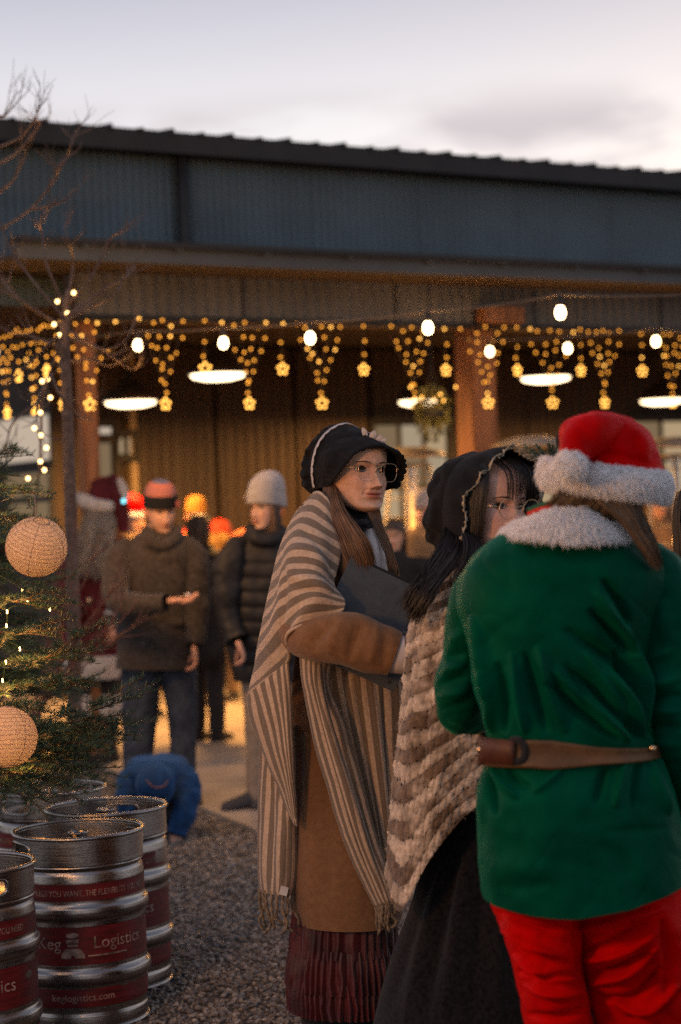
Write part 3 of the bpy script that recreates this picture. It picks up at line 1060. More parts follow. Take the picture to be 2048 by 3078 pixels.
def strands(name, guides, n, rad, m, parent, segs=18, jit=0.004, seed=1, sides=3, kind='stuff', tip=0.35, wave=0.0, spread=None):
    """hair between neighbouring guide curves (world points, root to tip)"""
    rng = np.random.default_rng(seed)
    G = np.array([spline(np.array(g), segs) for g in guides])
    k = len(G)
    V, faces = [], []
    w = rng.uniform(0, k - 1, n) if k > 1 else np.zeros(n)
    i = np.minimum(w.astype(int), max(k - 2, 0))
    fr = (w - i)[:, None, None]
    C = G[i] * (1 - fr) + G[np.minimum(i + 1, k - 1)] * fr
    t = np.linspace(0, 1, segs)
    C = C + rng.normal(0, jit, (n, 1, 3)) * (0.35 + 0.65 * t[None, :, None])
    if wave:
        ph = rng.uniform(0, 6.28, (n, 1)); fq = rng.uniform(2, 4, (n, 1))
        C[..., 0] += wave * np.sin(ph + fq * 6.28 * t) * t
        C[..., 2] += wave * 0.4 * np.cos(ph + fq * 6.28 * t) * t
    cut = rng.uniform(0.86, 1.0, n)
    col = rng.uniform(0.55, 1.35, (n, 1)) * np.ones(3)
    for s_ in range(n):
        c = spline(C[s_], segs) if cut[s_] > 0.999 else C[s_]
        c = C[s_][0] + (C[s_] - C[s_][0]) * 1.0
        idx = np.linspace(0, (segs - 1) * cut[s_], segs)
        lo = np.floor(idx).astype(int); hi = np.minimum(lo + 1, segs - 1); f = (idx - lo)[:, None]
        c = c[lo] * (1 - f) + c[hi] * f
        V.append(tube(c, rad * rng.uniform(0.6, 1.3) * np.interp(t, [0, .8, 1], [1, .9, tip]), sides).reshape(-1, 3))
        faces.append(grid_faces(segs, sides, True, s_ * segs * sides))
    return part(name, np.concatenate(V), np.concatenate(faces), m, parent, attr={'col': np.repeat(col, segs * sides, 0)}, kind=kind)

def hair_mat(name, c, rough=0.45):
    return mat(name, c, rough, 0.2, 20, attr='col', spec=0.45)

def fur(name, V, N, n, length, m, parent, seed=1, droop=0.5, rad=0.0011, comb=None, keep=None, segs=4):
    """fur tufts that grow from the points of a surface"""
    rng = np.random.default_rng(seed)
    Vf, Nf = V.reshape(-1, 3), N.reshape(-1, 3)
    idx = np.arange(len(Vf)) if keep is None else np.nonzero(keep.reshape(-1))[0]
    k = rng.choice(idx, n)
    p = Vf[k] + rng.normal(0, 0.0025, (n, 3))
    d = Nf[k] + rng.normal(0, 0.35, (n, 3))
    if comb is not None: d = d + comb
    d /= np.linalg.norm(d, axis=1, keepdims=True)
    L = length * rng.uniform(0.6, 1.25, n)
    t = np.linspace(0, 1, segs)
    C = p[:, None] + d[:, None] * (L[:, None] * t)[..., None]
    C[..., 2] -= droop * L[:, None] * t ** 2
    side = np.cross(d, rng.normal(size=(n, 3))); side /= np.maximum(np.linalg.norm(side, axis=1, keepdims=True), 1e-9)
    s2 = np.cross(d, side)
    wv = rad * (1 - 0.85 * t)[None, :, None]
    ring = np.stack([C + side[:, None] * wv, C - 0.5 * side[:, None] * wv + 0.87 * s2[:, None] * wv, C - 0.5 * side[:, None] * wv - 0.87 * s2[:, None] * wv], 2)
    F0 = grid_faces(segs, 3, True)
    faces = (F0[None] + (np.arange(n) * segs * 3)[:, None, None]).reshape(-1, 4)
    return part(name, ring, faces, m, parent, kind='stuff')

def hand(parent, pos, R, skin, scale=1.0, curl=0.4, spread=0.12, thumb=0.6, name='hand', mirror=1, curls=None):
    """palm in local xy (fingers along +x, palm faces -z), fingers curl towards -z"""
    mb = MB()
    pal = [(-.035, .022, .014), (-.01, .030, .016), (.02, .038, .015), (.048, .040, .012), (.056, .036, .009)]
    th = np.linspace(0, 2 * np.pi, 16, endpoint=False)
    G = np.array([[(x, w * np.cos(a), h * np.sin(a)) for a in th] for x, w, h in pal])
    v, f = capped(G)
    mb.add(v, f)
    fin = [(-.029, .062, .0082, -1.0), (-.0095, .076, .0088, -.3), (.0105, .080, .009, .3), (.030, .072, .0088, 1.0)]
    for i, (y, L, r, sp) in enumerate(fin):
        c = (curls[i] if curls else curl)
        p = np.array([.050, y, 0.0]); a = 0.15 * c; pts = [np.array([.03, y * .9, 0]), p]
        for fr, cc in ((.45, 1.0), (.3, 1.2), (.25, .9)):
            a += cc * c
            p = p + L * fr * np.array([math.cos(a) * math.cos(sp * spread), math.sin(sp * spread) * math.cos(a), -math.sin(a)])
            pts.append(p)
        mb.tube(np.array(pts), [r * 1.05, r * 1.1, r * 1.02, r * .95, r * .7], 10, 16)
    a = thumb
    mb.tube(np.array([[-.02, .02, -.004], [.0, .038, -.01], [.02, .052, -.016 - .01 * a], [.045, .060, -.020 - .03 * a], [.062, .058, -.024 - .05 * a]]), [.013, .0125, .0105, .0095, .006], 10, 14)
    V = np.concatenate(mb.v)
    V[:, 1] *= mirror
    V = (V * scale) @ np.asarray(R).T + pos
    f = mb.f if mirror > 0 else [q[::-1] for q in mb.f]
    return part(name, V, f, skin, parent, attr={'col': np.ones((len(V), 3)) * [1.0, .93, .91]})

def cloth(name, V, m, parent, wrap=True, noise_amp=0.003, noise_scale=14, strokes=None, seed=0, uv=None, aniso=(1, 1, 1), attr=None, both=False, thick=0.0, cap=False, crease=0.0, cscale=9.0):
    N = grid_normals(V, wrap)
    if wrap: N = outward(V, N)
    else:
        view = V - np.array([0, 0, CAMH])
        if (N * view).sum(-1).mean() > 0: N = -N
    if strokes: V = folds(V, N, strokes, both)
    if noise_amp:
        V = V + N * (noise_amp * fbm(V * noise_scale * np.array(aniso), seed, 3))[..., None]
    if crease:
        q = np.stack([(V[..., 0] + V[..., 2]) * cscale, V[..., 1] * cscale * .6, (V[..., 2] - V[..., 0]) * cscale * .35], -1)
        r = (1 - np.abs(fbm(q, seed + 40, 2))) ** 4
        q2 = np.stack([(V[..., 0] - V[..., 2]) * cscale * .9, V[..., 1] * cscale * .6, (V[..., 2] + V[..., 0]) * cscale * .35], -1)
        r2 = (1 - np.abs(fbm(q2, seed + 60, 2))) ** 5
        msk = np.clip(vnoise(V * 3.5, seed + 70) * 1.5 + .5, 0, 1)
        V = V - N * (crease * (r * msk + r2 * (1 - msk)))[..., None]
    m_, n_ = V.shape[:2]
    if uv is None and not wrap:
        uv = np.stack(np.meshgrid(np.linspace(0, 1, n_), np.linspace(0, 1, m_)), -1)
    if cap:
        v, f = capped(V)
        o = part(name, v, f, m, parent)
    else:
        o = part(name, V, grid_faces(m_, n_, wrap), m, parent, uv=uv, attr=attr)
    if thick:
        md = o.modifiers.new('thickness', 'SOLIDIFY')
        md.thickness = thick
        md.offset = 0
    return o

def stripe_mat(name, ca, cb, period, duty, along='u', rough=0.95, wobble=0.006, bump=0.6, pattern=None, phase=0.0):
    """woven stripes across a cloth's own coordinates"""
    if name in MATS: return MATS[name]
    m = mat(name, ca, rough, 0.12, 90, sheen=0.25, spec=0.15)
    nt = m.node_tree
    N, L = nt.nodes.new, nt.links.new
    b = nt.nodes['Principled BSDF']
    uvn = N('ShaderNodeUVMap')
    sx = N('ShaderNodeSeparateXYZ')
    L(uvn.outputs[0], sx.inputs[0])
    nz = N('ShaderNodeTexNoise')
    nz.inputs['Scale'].default_value = 55
    nz.inputs['Detail'].default_value = 4
    tcn = N('ShaderNodeTexCoord')
    L(tcn.outputs['Object'], nz.inputs['Vector'])
    w = N('ShaderNodeMath'); w.operation = 'MULTIPLY_ADD'
    L(nz.outputs[0], w.inputs[0]); w.inputs[1].default_value = wobble * 2; w.inputs[2].default_value = -wobble + phase
    ad = N('ShaderNodeMath'); ad.operation = 'ADD'
    L(sx.outputs['X' if along == 'u' else 'Y'], ad.inputs[0]); L(w.outputs[0], ad.inputs[1])
    md = N('ShaderNodeMath'); md.operation = 'PINGPONG'; md.inputs[1].default_value = period / 2
    L(ad.outputs[0], md.inputs[0])
    dv = N('ShaderNodeMapRange'); dv.interpolation_type = 'SMOOTHSTEP'
    dv.inputs['From Min'].default_value = period / 2 * duty - period * 0.035
    dv.inputs['From Max'].default_value = period / 2 * duty + period * 0.035
    L(md.outputs[0], dv.inputs['Value'])
    mx = N('ShaderNodeMix'); mx.data_type = 'RGBA'
    L(dv.outputs[0], mx.inputs[0])
    base = b.inputs['Base Color'].links[0].from_socket
    L(base, mx.inputs['A'])
    n3 = N('ShaderNodeTexNoise'); n3.inputs['Scale'].default_value = 160; n3.inputs['Detail'].default_value = 3
    L(tcn.outputs['Object'], n3.inputs['Vector'])
    m2 = N('ShaderNodeMix'); m2.data_type = 'RGBA'
    m2.inputs['A'].default_value = (*(np.array(cb) * 0.7), 1); m2.inputs['B'].default_value = (*(np.array(cb) * 1.3), 1)
    L(n3.outputs[0], m2.inputs[0])
    L(m2.outputs[2], mx.inputs['B'])
    L(mx.outputs[2], b.inputs['Base Color'])
    bp = N('ShaderNodeBump'); bp.inputs['Strength'].default_value = bump; bp.inputs['Distance'].default_value = 0.002
    n4 = N('ShaderNodeTexNoise'); n4.inputs['Scale'].default_value = 420; n4.inputs['Detail'].default_value = 2
    L(tcn.outputs['Object'], n4.inputs['Vector']); L(n4.outputs[0], bp.inputs['Height']); L(bp.outputs[0], b.inputs['Normal'])
    return m

def px_tube(pts, n=28, m=48, flat=1.0):
    """limb through picture points (px, py, d, radius in metres)"""
    C = np.array([P(x, y, d) for x, y, d, r in pts])
    R = spline(np.concatenate([C, np.array([[q[3]] for q in pts])], 1), m)
    return tube(R[:, :3], R[:, 3], n, None, flat)
# ------------------------------------------------------------------ woman in the striped shawl
D0 = 5.72
SKIN_A = skin_mat('skin_fair', (0.74, 0.42, 0.27))
M_BONNET = mat('bonnet_cloth', (0.008, 0.0075, 0.008), 0.85, 0.3, 30, bump=0.5, bscale=260, sheen=0.04, spec=0.2)
M_LACE = mat('lace', (0.62, 0.56, 0.52), 0.9, 0.15, 120, bump=0.8, bscale=500)
M_GOLD = mat('gold_wire', (0.75, 0.50, 0.28), 0.25, 0.05, metal=1.0)
M_LENS = None
hero = thing('person', 'woman in a black bonnet and gold glasses wrapped in a beige and grey striped shawl', 'person', ground_at(1030, 3140))
yaw = math.radians(37)
hc = P(1068, 1414, D0)
H = Head(hc, yaw, nod=math.radians(2), tilt=math.radians(3.0), scale=1.055, tall=0.955, wide=1.14, smile=0.5, lip=(0.72, 0.38, 0.36), gaze=0.2, nose=1.2, open=1.1, cheek=.0095, eye=1.5)
body = H.build(hero, SKIN_A, neck=(np.array([P(1052, 1480, 5.76), P(1046, 1560, 5.78), P(1035, 1640, 5.80)]), [.052, .05, .062]), iris=(0.035, 0.018, 0.01), brow=(0.10, 0.05, 0.025))
# bonnet
band = np.array([(-.080, .050, -.055), (-.089, .046, -.0), (-.084, .036, .06), (-.056, .027, .106), (-.008, .020, .126), (.045, .026, .094), (.084, .036, .05), (.089, .046, 0), (.080, .050, -.055)])
rim = np.array([(-.083, -.006, -.047), (-.088, -.050, -.018), (-.086, -.085, .014), (-.068, -.104, .047), (-.015, -.116, .068), (.035, -.113, .058), (.075, -.100, .038), (.090, -.086, .0), (.086, -.060, -.05)])
nb = 120
Bc, Rc_ = spline(band, nb, np.arange(9)), spline(rim, nb, np.arange(9))
t = np.linspace(0, 1, 26)[:, None, None]
G = Bc[None] * (1 - t) + Rc_[None] * t
outd = G - np.array([0, -.03, .01]); outd /= np.linalg.norm(outd, axis=-1, keepdims=True)
G = G + outd * (0.0055 * fbm(G * 34, 9, 3)[..., None] * np.sin(np.pi * t) ** .5 + 0.003 * np.sin(np.pi * t) + 0.0025 * np.sin(np.arange(nb) * 1.1)[None, :, None] * t ** 3)
bon = part('bonnet', H.w(G), grid_faces(26, nb), M_BONNET, hero)
bon.modifiers.new('thickness', 'SOLIDIFY').thickness = 0.004
MB().tube(H.w(G[-1]), 0.0042, 8).build('brim_edge', M_BONNET, bon)
rings = []
cen = np.array([0, .05, .035])
for u, (yy, sc, dz) in zip(np.linspace(0, 1, 9), ((.0, 1.0, 0), (.018, 1.04, .002), (.038, 1.06, .0), (.060, 1.00, -.004), (.076, .86, -.010), (.086, .63, -.014), (.091, .40, -.018), (.093, .16, -.02), (.093, .02, -.02))):
    r = (Bc - cen) * np.array([sc, 1, sc]) + cen + [0, yy, dz]
    rings.append(r)
low = spline(np.array([Bc[-1], (.05, .05, -.075), (0, .055, -.08), (-.05, .05, -.075), Bc[0]]), 30)[1:-1]
rings2 = []
for i, (yy, sc, dz) in enumerate(((.0, 1.0, 0), (.018, 1.04, .002), (.038, 1.06, .0), (.060, 1.00, -.004), (.076, .86, -.010), (.086, .63, -.014), (.091, .40, -.018), (.093, .16, -.02), (.093, .02, -.02))):
    full = np.concatenate([Bc, low])
    rings2.append((full - cen) * np.array([sc, 1, sc]) + cen + [0, yy, dz])
Gp = spline(np.array(rings2), 50)
nrm = Gp - (cen + np.array([0, .05, 0])); nrm /= np.linalg.norm(nrm, axis=-1, keepdims=True)
ph = np.arange(Gp.shape[1]) / Gp.shape[1] * 2 * np.pi
tt = np.linspace(0, 1, 50)[:, None]
Gp = Gp + nrm * ((0.0028 * np.sin(ph * 19 + 5 * np.sin(tt * 4 + np.sin(ph * 3))) * np.clip(tt * 6, 0, 1) * (1 - tt * .5) + 0.010 * fbm(Gp * 30, 5, 3) * np.clip(tt * 5, 0, 1)))[..., None]
part('bonnet_crown', H.w(Gp), grid_faces(50, Gp.shape[1], True), M_BONNET, bon)
# lace along the band: scalloped strip
i0 = np.arange(2, nb - 2)
wv = 0.006 + 0.004 * np.abs(np.sin(i0 * 0.55))
a = Bc[i0] + (Bc[i0] - [0, -.02, .02]) * 0.03
dirv = (Rc_ - Bc)[i0]; dirv /= np.linalg.norm(dirv, axis=1, keepdims=True)
ups = Bc[i0] - np.array([0, -.03, .01]); ups /= np.linalg.norm(ups, axis=1, keepdims=True)
L = np.stack([a + ups * .004 + dirv * (-.004), a + ups * .0065 + dirv * (wv * .5)[:, None], a + ups * .0065 + dirv * wv[:, None]])
lac = part('lace_trim', H.w(L), grid_faces(3, len(i0)), M_LACE, bon)
lac.modifiers.new('thickness', 'SOLIDIFY').thickness = 0.0015
def petal(base, tip, w, m, parent, name='petal', n=8):
    base, tip = np.asarray(base, float), np.asarray(tip, float)
    ax = tip - base
    side = np.cross(ax, [0, 1, 0.2]); side /= np.linalg.norm(side)
    s = np.linspace(0, 1, n)
    wd = w * np.sin(np.pi * np.clip(s * .9 + .08, 0, 1)) ** .8
    c = base + s[:, None] * ax + np.array([0, -1, 0]) * (0.12 * np.linalg.norm(ax) * np.sin(s * 3.1))[:, None]
    G = np.stack([c - side * wd[:, None], c + np.array([0, .003, 0]), c + side * wd[:, None]], 1)
    o = part(name, G, grid_faces(n, 3), m, parent)
    o.modifiers.new('thickness', 'SOLIDIFY').thickness = 0.0012
    return o
M_PETAL = mat('petal', (0.62, 0.55, 0.52), 0.8, 0.1, 60)
for a_, b_, w_2 in (((1103, 1318), (1090, 1284), .008), ((1116, 1326), (1127, 1293), .010), ((1128, 1330), (1150, 1308), .007), ((1140, 1335), (1163, 1318), .007)):
    petal(P(*a_, 5.66), P(*b_, 5.65), w_2, M_PETAL, bon)
# glasses
gl = thing('glasses', 'thin gold square glasses on the woman in the striped shawl', 'glasses', H.w((0, -.1, 0)))
def lens_path(cx, w, h, n=60, p=3.0, taper=0.12):
    th = np.linspace(0, 2 * np.pi, n)
    c, s = np.cos(th), np.sin(th)
    x = w * np.sign(c) * np.abs(c) ** (2 / p); z = h * np.sign(s) * np.abs(s) ** (2 / p)
    x = x * (1 + taper * z / h)
    return np.stack([cx + x, -0.1030 + 0.32 * np.abs(cx + x) ** 1.6, z - .006], 1)
for sx in (-1, 1):
    q = lens_path(.0325 * sx, .0240, .0255)
    MB().tube(H.w(q), .00085, 6).build('rim', M_GOLD, gl)
    q = np.array([(sx * .0575, -.0985, .006), (sx * .071, -.090, .006), (sx * .079, -.05, .006), (sx * .081, .0, .004)])
    MB().tube(H.w(q), .0012, 6).build('temple', M_GOLD, gl)
    lm = bpy.data.materials.get('spectacle_lens')
    if lm is None:
        lm = bpy.data.materials.new('spectacle_lens')
        lm.use_nodes = True
        nt = lm.node_tree; nt.nodes.clear()
        o_ = nt.nodes.new('ShaderNodeOutputMaterial'); mxs = nt.nodes.new('ShaderNodeMixShader')
        tr = nt.nodes.new('ShaderNodeBsdfTransparent'); gs = nt.nodes.new('ShaderNodeBsdfGlossy')
        gs.inputs['Roughness'].default_value = 0.03
        mxs.inputs[0].default_value = 0.05
        nt.links.new(tr.outputs[0], mxs.inputs[1]); nt.links.new(gs.outputs[0], mxs.inputs[2]); nt.links.new(mxs.outputs[0], o_.inputs[0])
    q = lens_path(.0325 * sx, .0237, .0252)[:-1]
    part('lens', H.w(q), [tuple(range(len(q)))], lm, gl, smooth=False)
MB().tube(H.w(np.array([(-.0085, -.1025, .006), (0, -.106, .0085), (.0085, -.1025, .006)])), .0012, 6, 9).build('bridge', M_GOLD, gl)
part('earring', H.w(ico(1)[0] * .004 + [-.083, .008, -.043]), ico(1)[1], M_GOLD, hero)
# hair
M_HAIR_A = hair_mat('brown_hair', (0.20, 0.105, 0.052))
g = lambda *q: [P(*p) for p in q]
strands('hair', [g((975, 1425, 5.70), (975, 1520, 5.63), (990, 1620, 5.58), (1030, 1720, 5.55), (1062, 1790, 5.545)),
                 g((988, 1430, 5.69), (995, 1520, 5.60), (1030, 1610, 5.545), (1062, 1700, 5.53), (1085, 1760, 5.54)),
                 g((1002, 1440, 5.69), (1022, 1530, 5.58), (1060, 1600, 5.53), (1095, 1670, 5.52), (1105, 1730, 5.535)),
                 g((1012, 1455, 5.69), (1045, 1545, 5.59), (1085, 1595, 5.54), (1118, 1650, 5.53), (1125, 1700, 5.54))], 420, .0016, M_HAIR_A, hero, seed=4, jit=.0045, wave=.002)
strands('hair', [g((1100, 1520, 5.66), (1125, 1580, 5.63), (1160, 1660, 5.60), (1175, 1720, 5.60), (1170, 1800, 5.62)),
                 g((1140, 1530, 5.68), (1150, 1580, 5.65), (1180, 1660, 5.62), (1193, 1720, 5.62), (1192, 1800, 5.64))], 200, .0016, M_HAIR_A, hero, seed=5, jit=.004, wave=.0035)
strands('stray_hair', [g((975, 1478, 5.70), (940, 1492, 5.69), (905, 1520, 5.68), (888, 1560, 5.68)), g((980, 1472, 5.70), (935, 1498, 5.68), (915, 1530, 5.68), (900, 1540, 5.67))], 14, .0007, M_HAIR_A, hero, seed=9, jit=.004, wave=.008)
# dark ribbon tied under the chin, white blouse
M_BLK = mat('black_cloth', (0.012, 0.011, 0.012), 0.9, 0.3, 20, sheen=0.1)
MB().tube(np.array(g((1012, 1490, 5.66), (1050, 1548, 5.64), (1100, 1582, 5.61), (1130, 1578, 5.66), (1140, 1556, 5.76))), [.004, .005, .007, .005, .004], 10, 24, flat=.4).build('bonnet_ribbon', M_BLK, hero)
MB().tube(np.array(g((1050, 1535, 5.76), (1060, 1580, 5.745), (1072, 1640, 5.735))), [.060, .066, .085], 24, 12).build('neck_scarf', M_BLK, hero)
kv = ico(3)[0]; part('ribbon_bow', kv * (.017 + .006 * fbm(kv * 3.5, 4, 3)[:, None]) * [1.3, 1, 1] + P(1088, 1578, 5.60), ico(3)[1], M_BLK, hero)
M_BLOUSE = mat('blouse', (0.62, 0.55, 0.52), 0.85, 0.06, 30)
cloth('blouse', patch([[(1070, 1590, 5.66), (1115, 1585, 5.63), (1150, 1600, 5.68)], [(1080, 1660, 5.63), (1130, 1655, 5.60), (1160, 1670, 5.66)], [(1090, 1780, 5.62), (1145, 1770, 5.59), (1180, 1780, 5.66)]], 24, 20), M_BLOUSE, hero, wrap=False, noise_amp=.004, noise_scale=30)
# coat
M_COAT = mat('camel_wool', (0.215, 0.108, 0.050), 0.95, 0.10, 60, bump=0.5, bscale=420, sheen=0.2, spec=0.15)
rows = [(1560, 985, 1105, 5.80, .07), (1640, 950, 1165, 5.82, .12), (1760, 925, 1195, 5.82, .15), (1900, 900, 1205, 5.82, .16), (2050, 880, 1205, 5.83, .155), (2300, 872, 1205, 5.83, .165), (2550, 870, 1215, 5.83, .18), (2700, 876, 1215, 5.83, .185), (2762, 893, 1205, 5.83, .185)]
Vc = px_loft(rows, 130, 110, 2.3)
cloth('coat', Vc, M_COAT, hero, strokes=[([(905, 2010), (895, 2250), (885, 2600)], 14, -.012), ([(945, 2060), (938, 2400), (930, 2740)], 20, .006), ([(1010, 2200), (985, 2740)], 26, -.006), ([(1060, 2400), (1080, 2750)], 22, .005)], noise_amp=.004, noise_scale=6, aniso=(1, 1, .3))
cloth('sleeve', px_tube([(940, 1640, 5.70, .050), (915, 1740, 5.67, .055), (900, 1840, 5.62, .058), (905, 1905, 5.52, .058), (960, 1920, 5.43, .062), (1050, 1922, 5.40, .073), (1115, 1945, 5.40, .071), (1158, 1958, 5.40, .067), (1186, 1968, 5.40, .061)], 40, 90), M_COAT, hero,
      strokes=[([(1092, 1872), (1065, 1925), (1050, 1985)], 12, -.022), ([(1040, 1845), (1000, 1920), (985, 1970)], 14, .012), ([(965, 1870), (940, 1960)], 12, -.014), ([(1135, 1875), (1112, 1995)], 12, .010), ([(1020, 1860), (975, 1900), (930, 1930)], 9, -.012), ([(1165, 1890), (1150, 2010)], 9, -.008)], noise_amp=.003, noise_scale=14)
cloth('cuff', px_tube([(1172, 1965, 5.40, .050), (1198, 1968, 5.40, .052), (1216, 1968, 5.40, .051)], 32, 14), M_BLOUSE, hero, noise_amp=.001)
hand(hero, P(1236, 1962, 5.40), rotz(math.radians(10)) @ rotx(math.radians(95)), SKIN_A, 1.0, curl=.55, thumb=.5)
# ruffled skirt
M_SKIRT = mat('burgundy_taffeta', (0.055, 0.003, 0.0035), 0.5, 0.5, 9, bump=0.3, bscale=200, spec=0.4, sheen=.2)
def ruffle(rows, name, freq, amp, m, seed):
    V = px_loft(rows, 46, 420, 2.2)
    N = outward(V, grid_normals(V))
    t = np.linspace(0, 1, 46)[:, None]
    th = np.linspace(0, 2 * np.pi, 420, endpoint=False)[None]
    w = np.sin(th * freq + 1.6 * np.sin(th * 7 + seed) + .8 * vnoise(np.stack([th * 9 + 0 * t, t * 3 + 0 * th, 0 * th + 0 * t], -1), seed))
    V = V + N * (amp * (0.35 + .65 * t) * w)[..., None]
    return part(name, V, grid_faces(46, 420, True), m, hero)
ruffle([(2700, 885, 1180, 5.83, .15), (2760, 878, 1190, 5.83, .16), (2850, 872, 1195, 5.83, .17)], 'skirt', 34, .006, M_SKIRT, 1)
ruffle([(2826, 878, 1190, 5.83, .165), (2880, 868, 1200, 5.83, .18), (2950, 864, 1205, 5.83, .19)], 'skirt_ruffle', 46, .010, M_SKIRT, 2)
ruffle([(2920, 872, 1195, 5.83, .18), (2960, 866, 1205, 5.83, .19), (3022, 872, 1205, 5.83, .195)], 'skirt_ruffle', 52, .011, M_SKIRT, 3)
cloth('underskirt', px_loft([(3000, 900, 1190, 5.83, .15), (3135, 915, 1180, 5.83, .15)], 12, 60), M_BLK, hero)
# shawl
CA, CB = (0.52, 0.375, 0.26), (0.19, 0.14, 0.098)
M_SH1 = stripe_mat('shawl_stripes', CA, CB, 1 / 10.5, 0.46, along='v', wobble=.002)
wrap_rows = [
    [(955, 1500, 6.00), (930, 1500, 5.86), (945, 1482, 5.73), (962, 1478, 5.64), (978, 1490, 5.61), (992, 1512, 5.60)],
    [(930, 1560, 6.02), (882, 1562, 5.84), (902, 1537, 5.68), (940, 1530, 5.60), (975, 1555, 5.57), (1005, 1590, 5.57)],
    [(890, 1640, 6.02), (846, 1640, 5.84), (866, 1608, 5.66), (905, 1585, 5.57), (965, 1608, 5.52), (1020, 1650, 5.55)],
    [(870, 1725, 6.02), (826, 1720, 5.84), (846, 1688, 5.64), (880, 1648, 5.52), (955, 1660, 5.47), (1010, 1712, 5.52)],
    [(850, 1815, 6.02), (807, 1808, 5.84), (832, 1768, 5.62), (866, 1712, 5.495), (945, 1708, 5.44), (1006, 1762, 5.49)],
    [(835, 1900, 6.02), (790, 1888, 5.84), (818, 1845, 5.62), (856, 1780, 5.49), (945, 1755, 5.41), (1030, 1795, 5.45)],
    [(815, 1990, 6.02), (772, 1978, 5.84), (804, 1925, 5.63), (852, 1862, 5.50), (935, 1806, 5.40), (1037, 1818, 5.43)],
    [(800, 2090, 6.02), (748, 2090, 5.83), (812, 2034, 5.66), (869, 1980, 5.55), (872, 1898, 5.43), (1033, 1838, 5.42)],
]
Vs = patch(wrap_rows, 170, 170)
shawl_strokes = [([(858, 1690), (858, 1800), (852, 1900)], 9, -.010), ([(875, 1690), (885, 1730), (930, 1745), (1000, 1780)], 13, .010), ([(905, 1590), (960, 1640), (1000, 1720)], 10, -.008), ([(870, 1650), (940, 1660), (985, 1740)], 12, .006), ([(800, 1850), (830, 1760), (850, 1700)], 16, -.006), ([(890, 1780), (960, 1775), (1020, 1810)], 10, -.006), ([(970, 1545), (1012, 1640), (1005, 1740)], 9, .007)]
cloth('shawl', Vs, M_SH1, hero, wrap=False, strokes=shawl_strokes, noise_amp=.003, noise_scale=12, thick=.007)
MB().tube(Vs[-1][::3], .0055, 8).build('shawl_hem', mat('shawl_edge', CA, .95, .15, 120, bump=.6, bscale=400), hero)
M_SH2 = stripe_mat('shawl_stripes_long', CA, CB, 1 / 6.5, 0.46, along='u', wobble=.006, phase=.03)
def panel(ctrl, m_, n_, mt, strokes=None, amp=.003, seed=0):
    V = patch(ctrl, m_, n_)
    cloth('shawl_panel', V, mt, hero, wrap=False, strokes=strokes, noise_amp=amp, noise_scale=9, seed=seed, thick=.006)
    return V
panel([[(746, 2092, 5.74), (775, 2064, 5.66), (815, 2030, 5.62), (850, 2000, 5.58), (868, 1975, 5.56)],
       [(756, 2165, 5.74), (795, 2140, 5.64), (830, 2125, 5.60), (858, 2110, 5.585), (876, 2100, 5.59)],
       [(795, 2265, 5.72), (828, 2255, 5.63), (850, 2250, 5.60), (868, 2245, 5.59), (880, 2240, 5.60)],
       [(838, 2370, 5.69), (858, 2365, 5.63), (870, 2362, 5.61), (879, 2360, 5.61), (886, 2358, 5.62)],
       [(884, 2478, 5.66), (888, 2480, 5.64), (890, 2482, 5.64), (892, 2484, 5.64), (894, 2485, 5.65)]], 90, 60, M_SH2,
      [([(762, 2110), (800, 2230), (850, 2370)], 9, .008), ([(820, 2050), (850, 2200), (875, 2350)], 12, -.006)])
Vb = panel([[(786, 2180, 5.86), (812, 2180, 5.80), (840, 2180, 5.76), (868, 2180, 5.74), (892, 2180, 5.76)],
       [(780, 2350, 5.86), (806, 2350, 5.79), (838, 2350, 5.74), (868, 2350, 5.71), (895, 2350, 5.73)],
       [(776, 2500, 5.85), (802, 2500, 5.78), (834, 2500, 5.72), (866, 2500, 5.69), (892, 2500, 5.72)],
       [(777, 2620, 5.84), (798, 2622, 5.77), (830, 2624, 5.71), (862, 2626, 5.69), (890, 2625, 5.72)],
       [(780, 2680, 5.83), (798, 2686, 5.77), (826, 2690, 5.71), (856, 2692, 5.69), (880, 2690, 5.72)]], 90, 60, M_SH2,
      [([(800, 2300), (795, 2680)], 8, .008), ([(820, 2300), (818, 2690)], 7, -.008), ([(845, 2400), (842, 2690)], 8, .008), ([(868, 2450), (862, 2690)], 7, -.007)], seed=3)
Vf_ = panel([[(903, 1955, 5.50), (925, 1958, 5.45), (950, 1962, 5.45), (975, 1968, 5.47), (1000, 1975, 5.50)],
       [(912, 2060, 5.54), (932, 2060, 5.50), (952, 2062, 5.49), (974, 2062, 5.51), (993, 2065, 5.55)],
       [(942, 2210, 5.57), (966, 2208, 5.53), (990, 2206, 5.52), (1018, 2204, 5.53), (1046, 2200, 5.57)],
       [(985, 2370, 5.58), (1010, 2365, 5.54), (1036, 2360, 5.53), (1060, 2352, 5.55), (1085, 2345, 5.58)],
       [(1040, 2540, 5.59), (1062, 2535, 5.555), (1086, 2530, 5.55), (1108, 2520, 5.56), (1130, 2510, 5.59)],
       [(1095, 2665, 5.60), (1115, 2660, 5.57), (1135, 2652, 5.565), (1155, 2645, 5.57), (1172, 2636, 5.60)],
       [(1128, 2722, 5.60), (1144, 2718, 5.575), (1160, 2714, 5.57), (1176, 2708, 5.575), (1192, 2700, 5.60)]], 120, 60, M_SH2,
      [([(935, 1990), (960, 2150), (1010, 2330), (1075, 2530), (1140, 2710)], 8, -.007), ([(975, 1990), (985, 2110), (1040, 2290), (1100, 2480), (1165, 2690)], 8, -.007), ([(955, 1990), (975, 2130), (1025, 2310), (1090, 2500), (1150, 2700)], 7, .006)], seed=5)
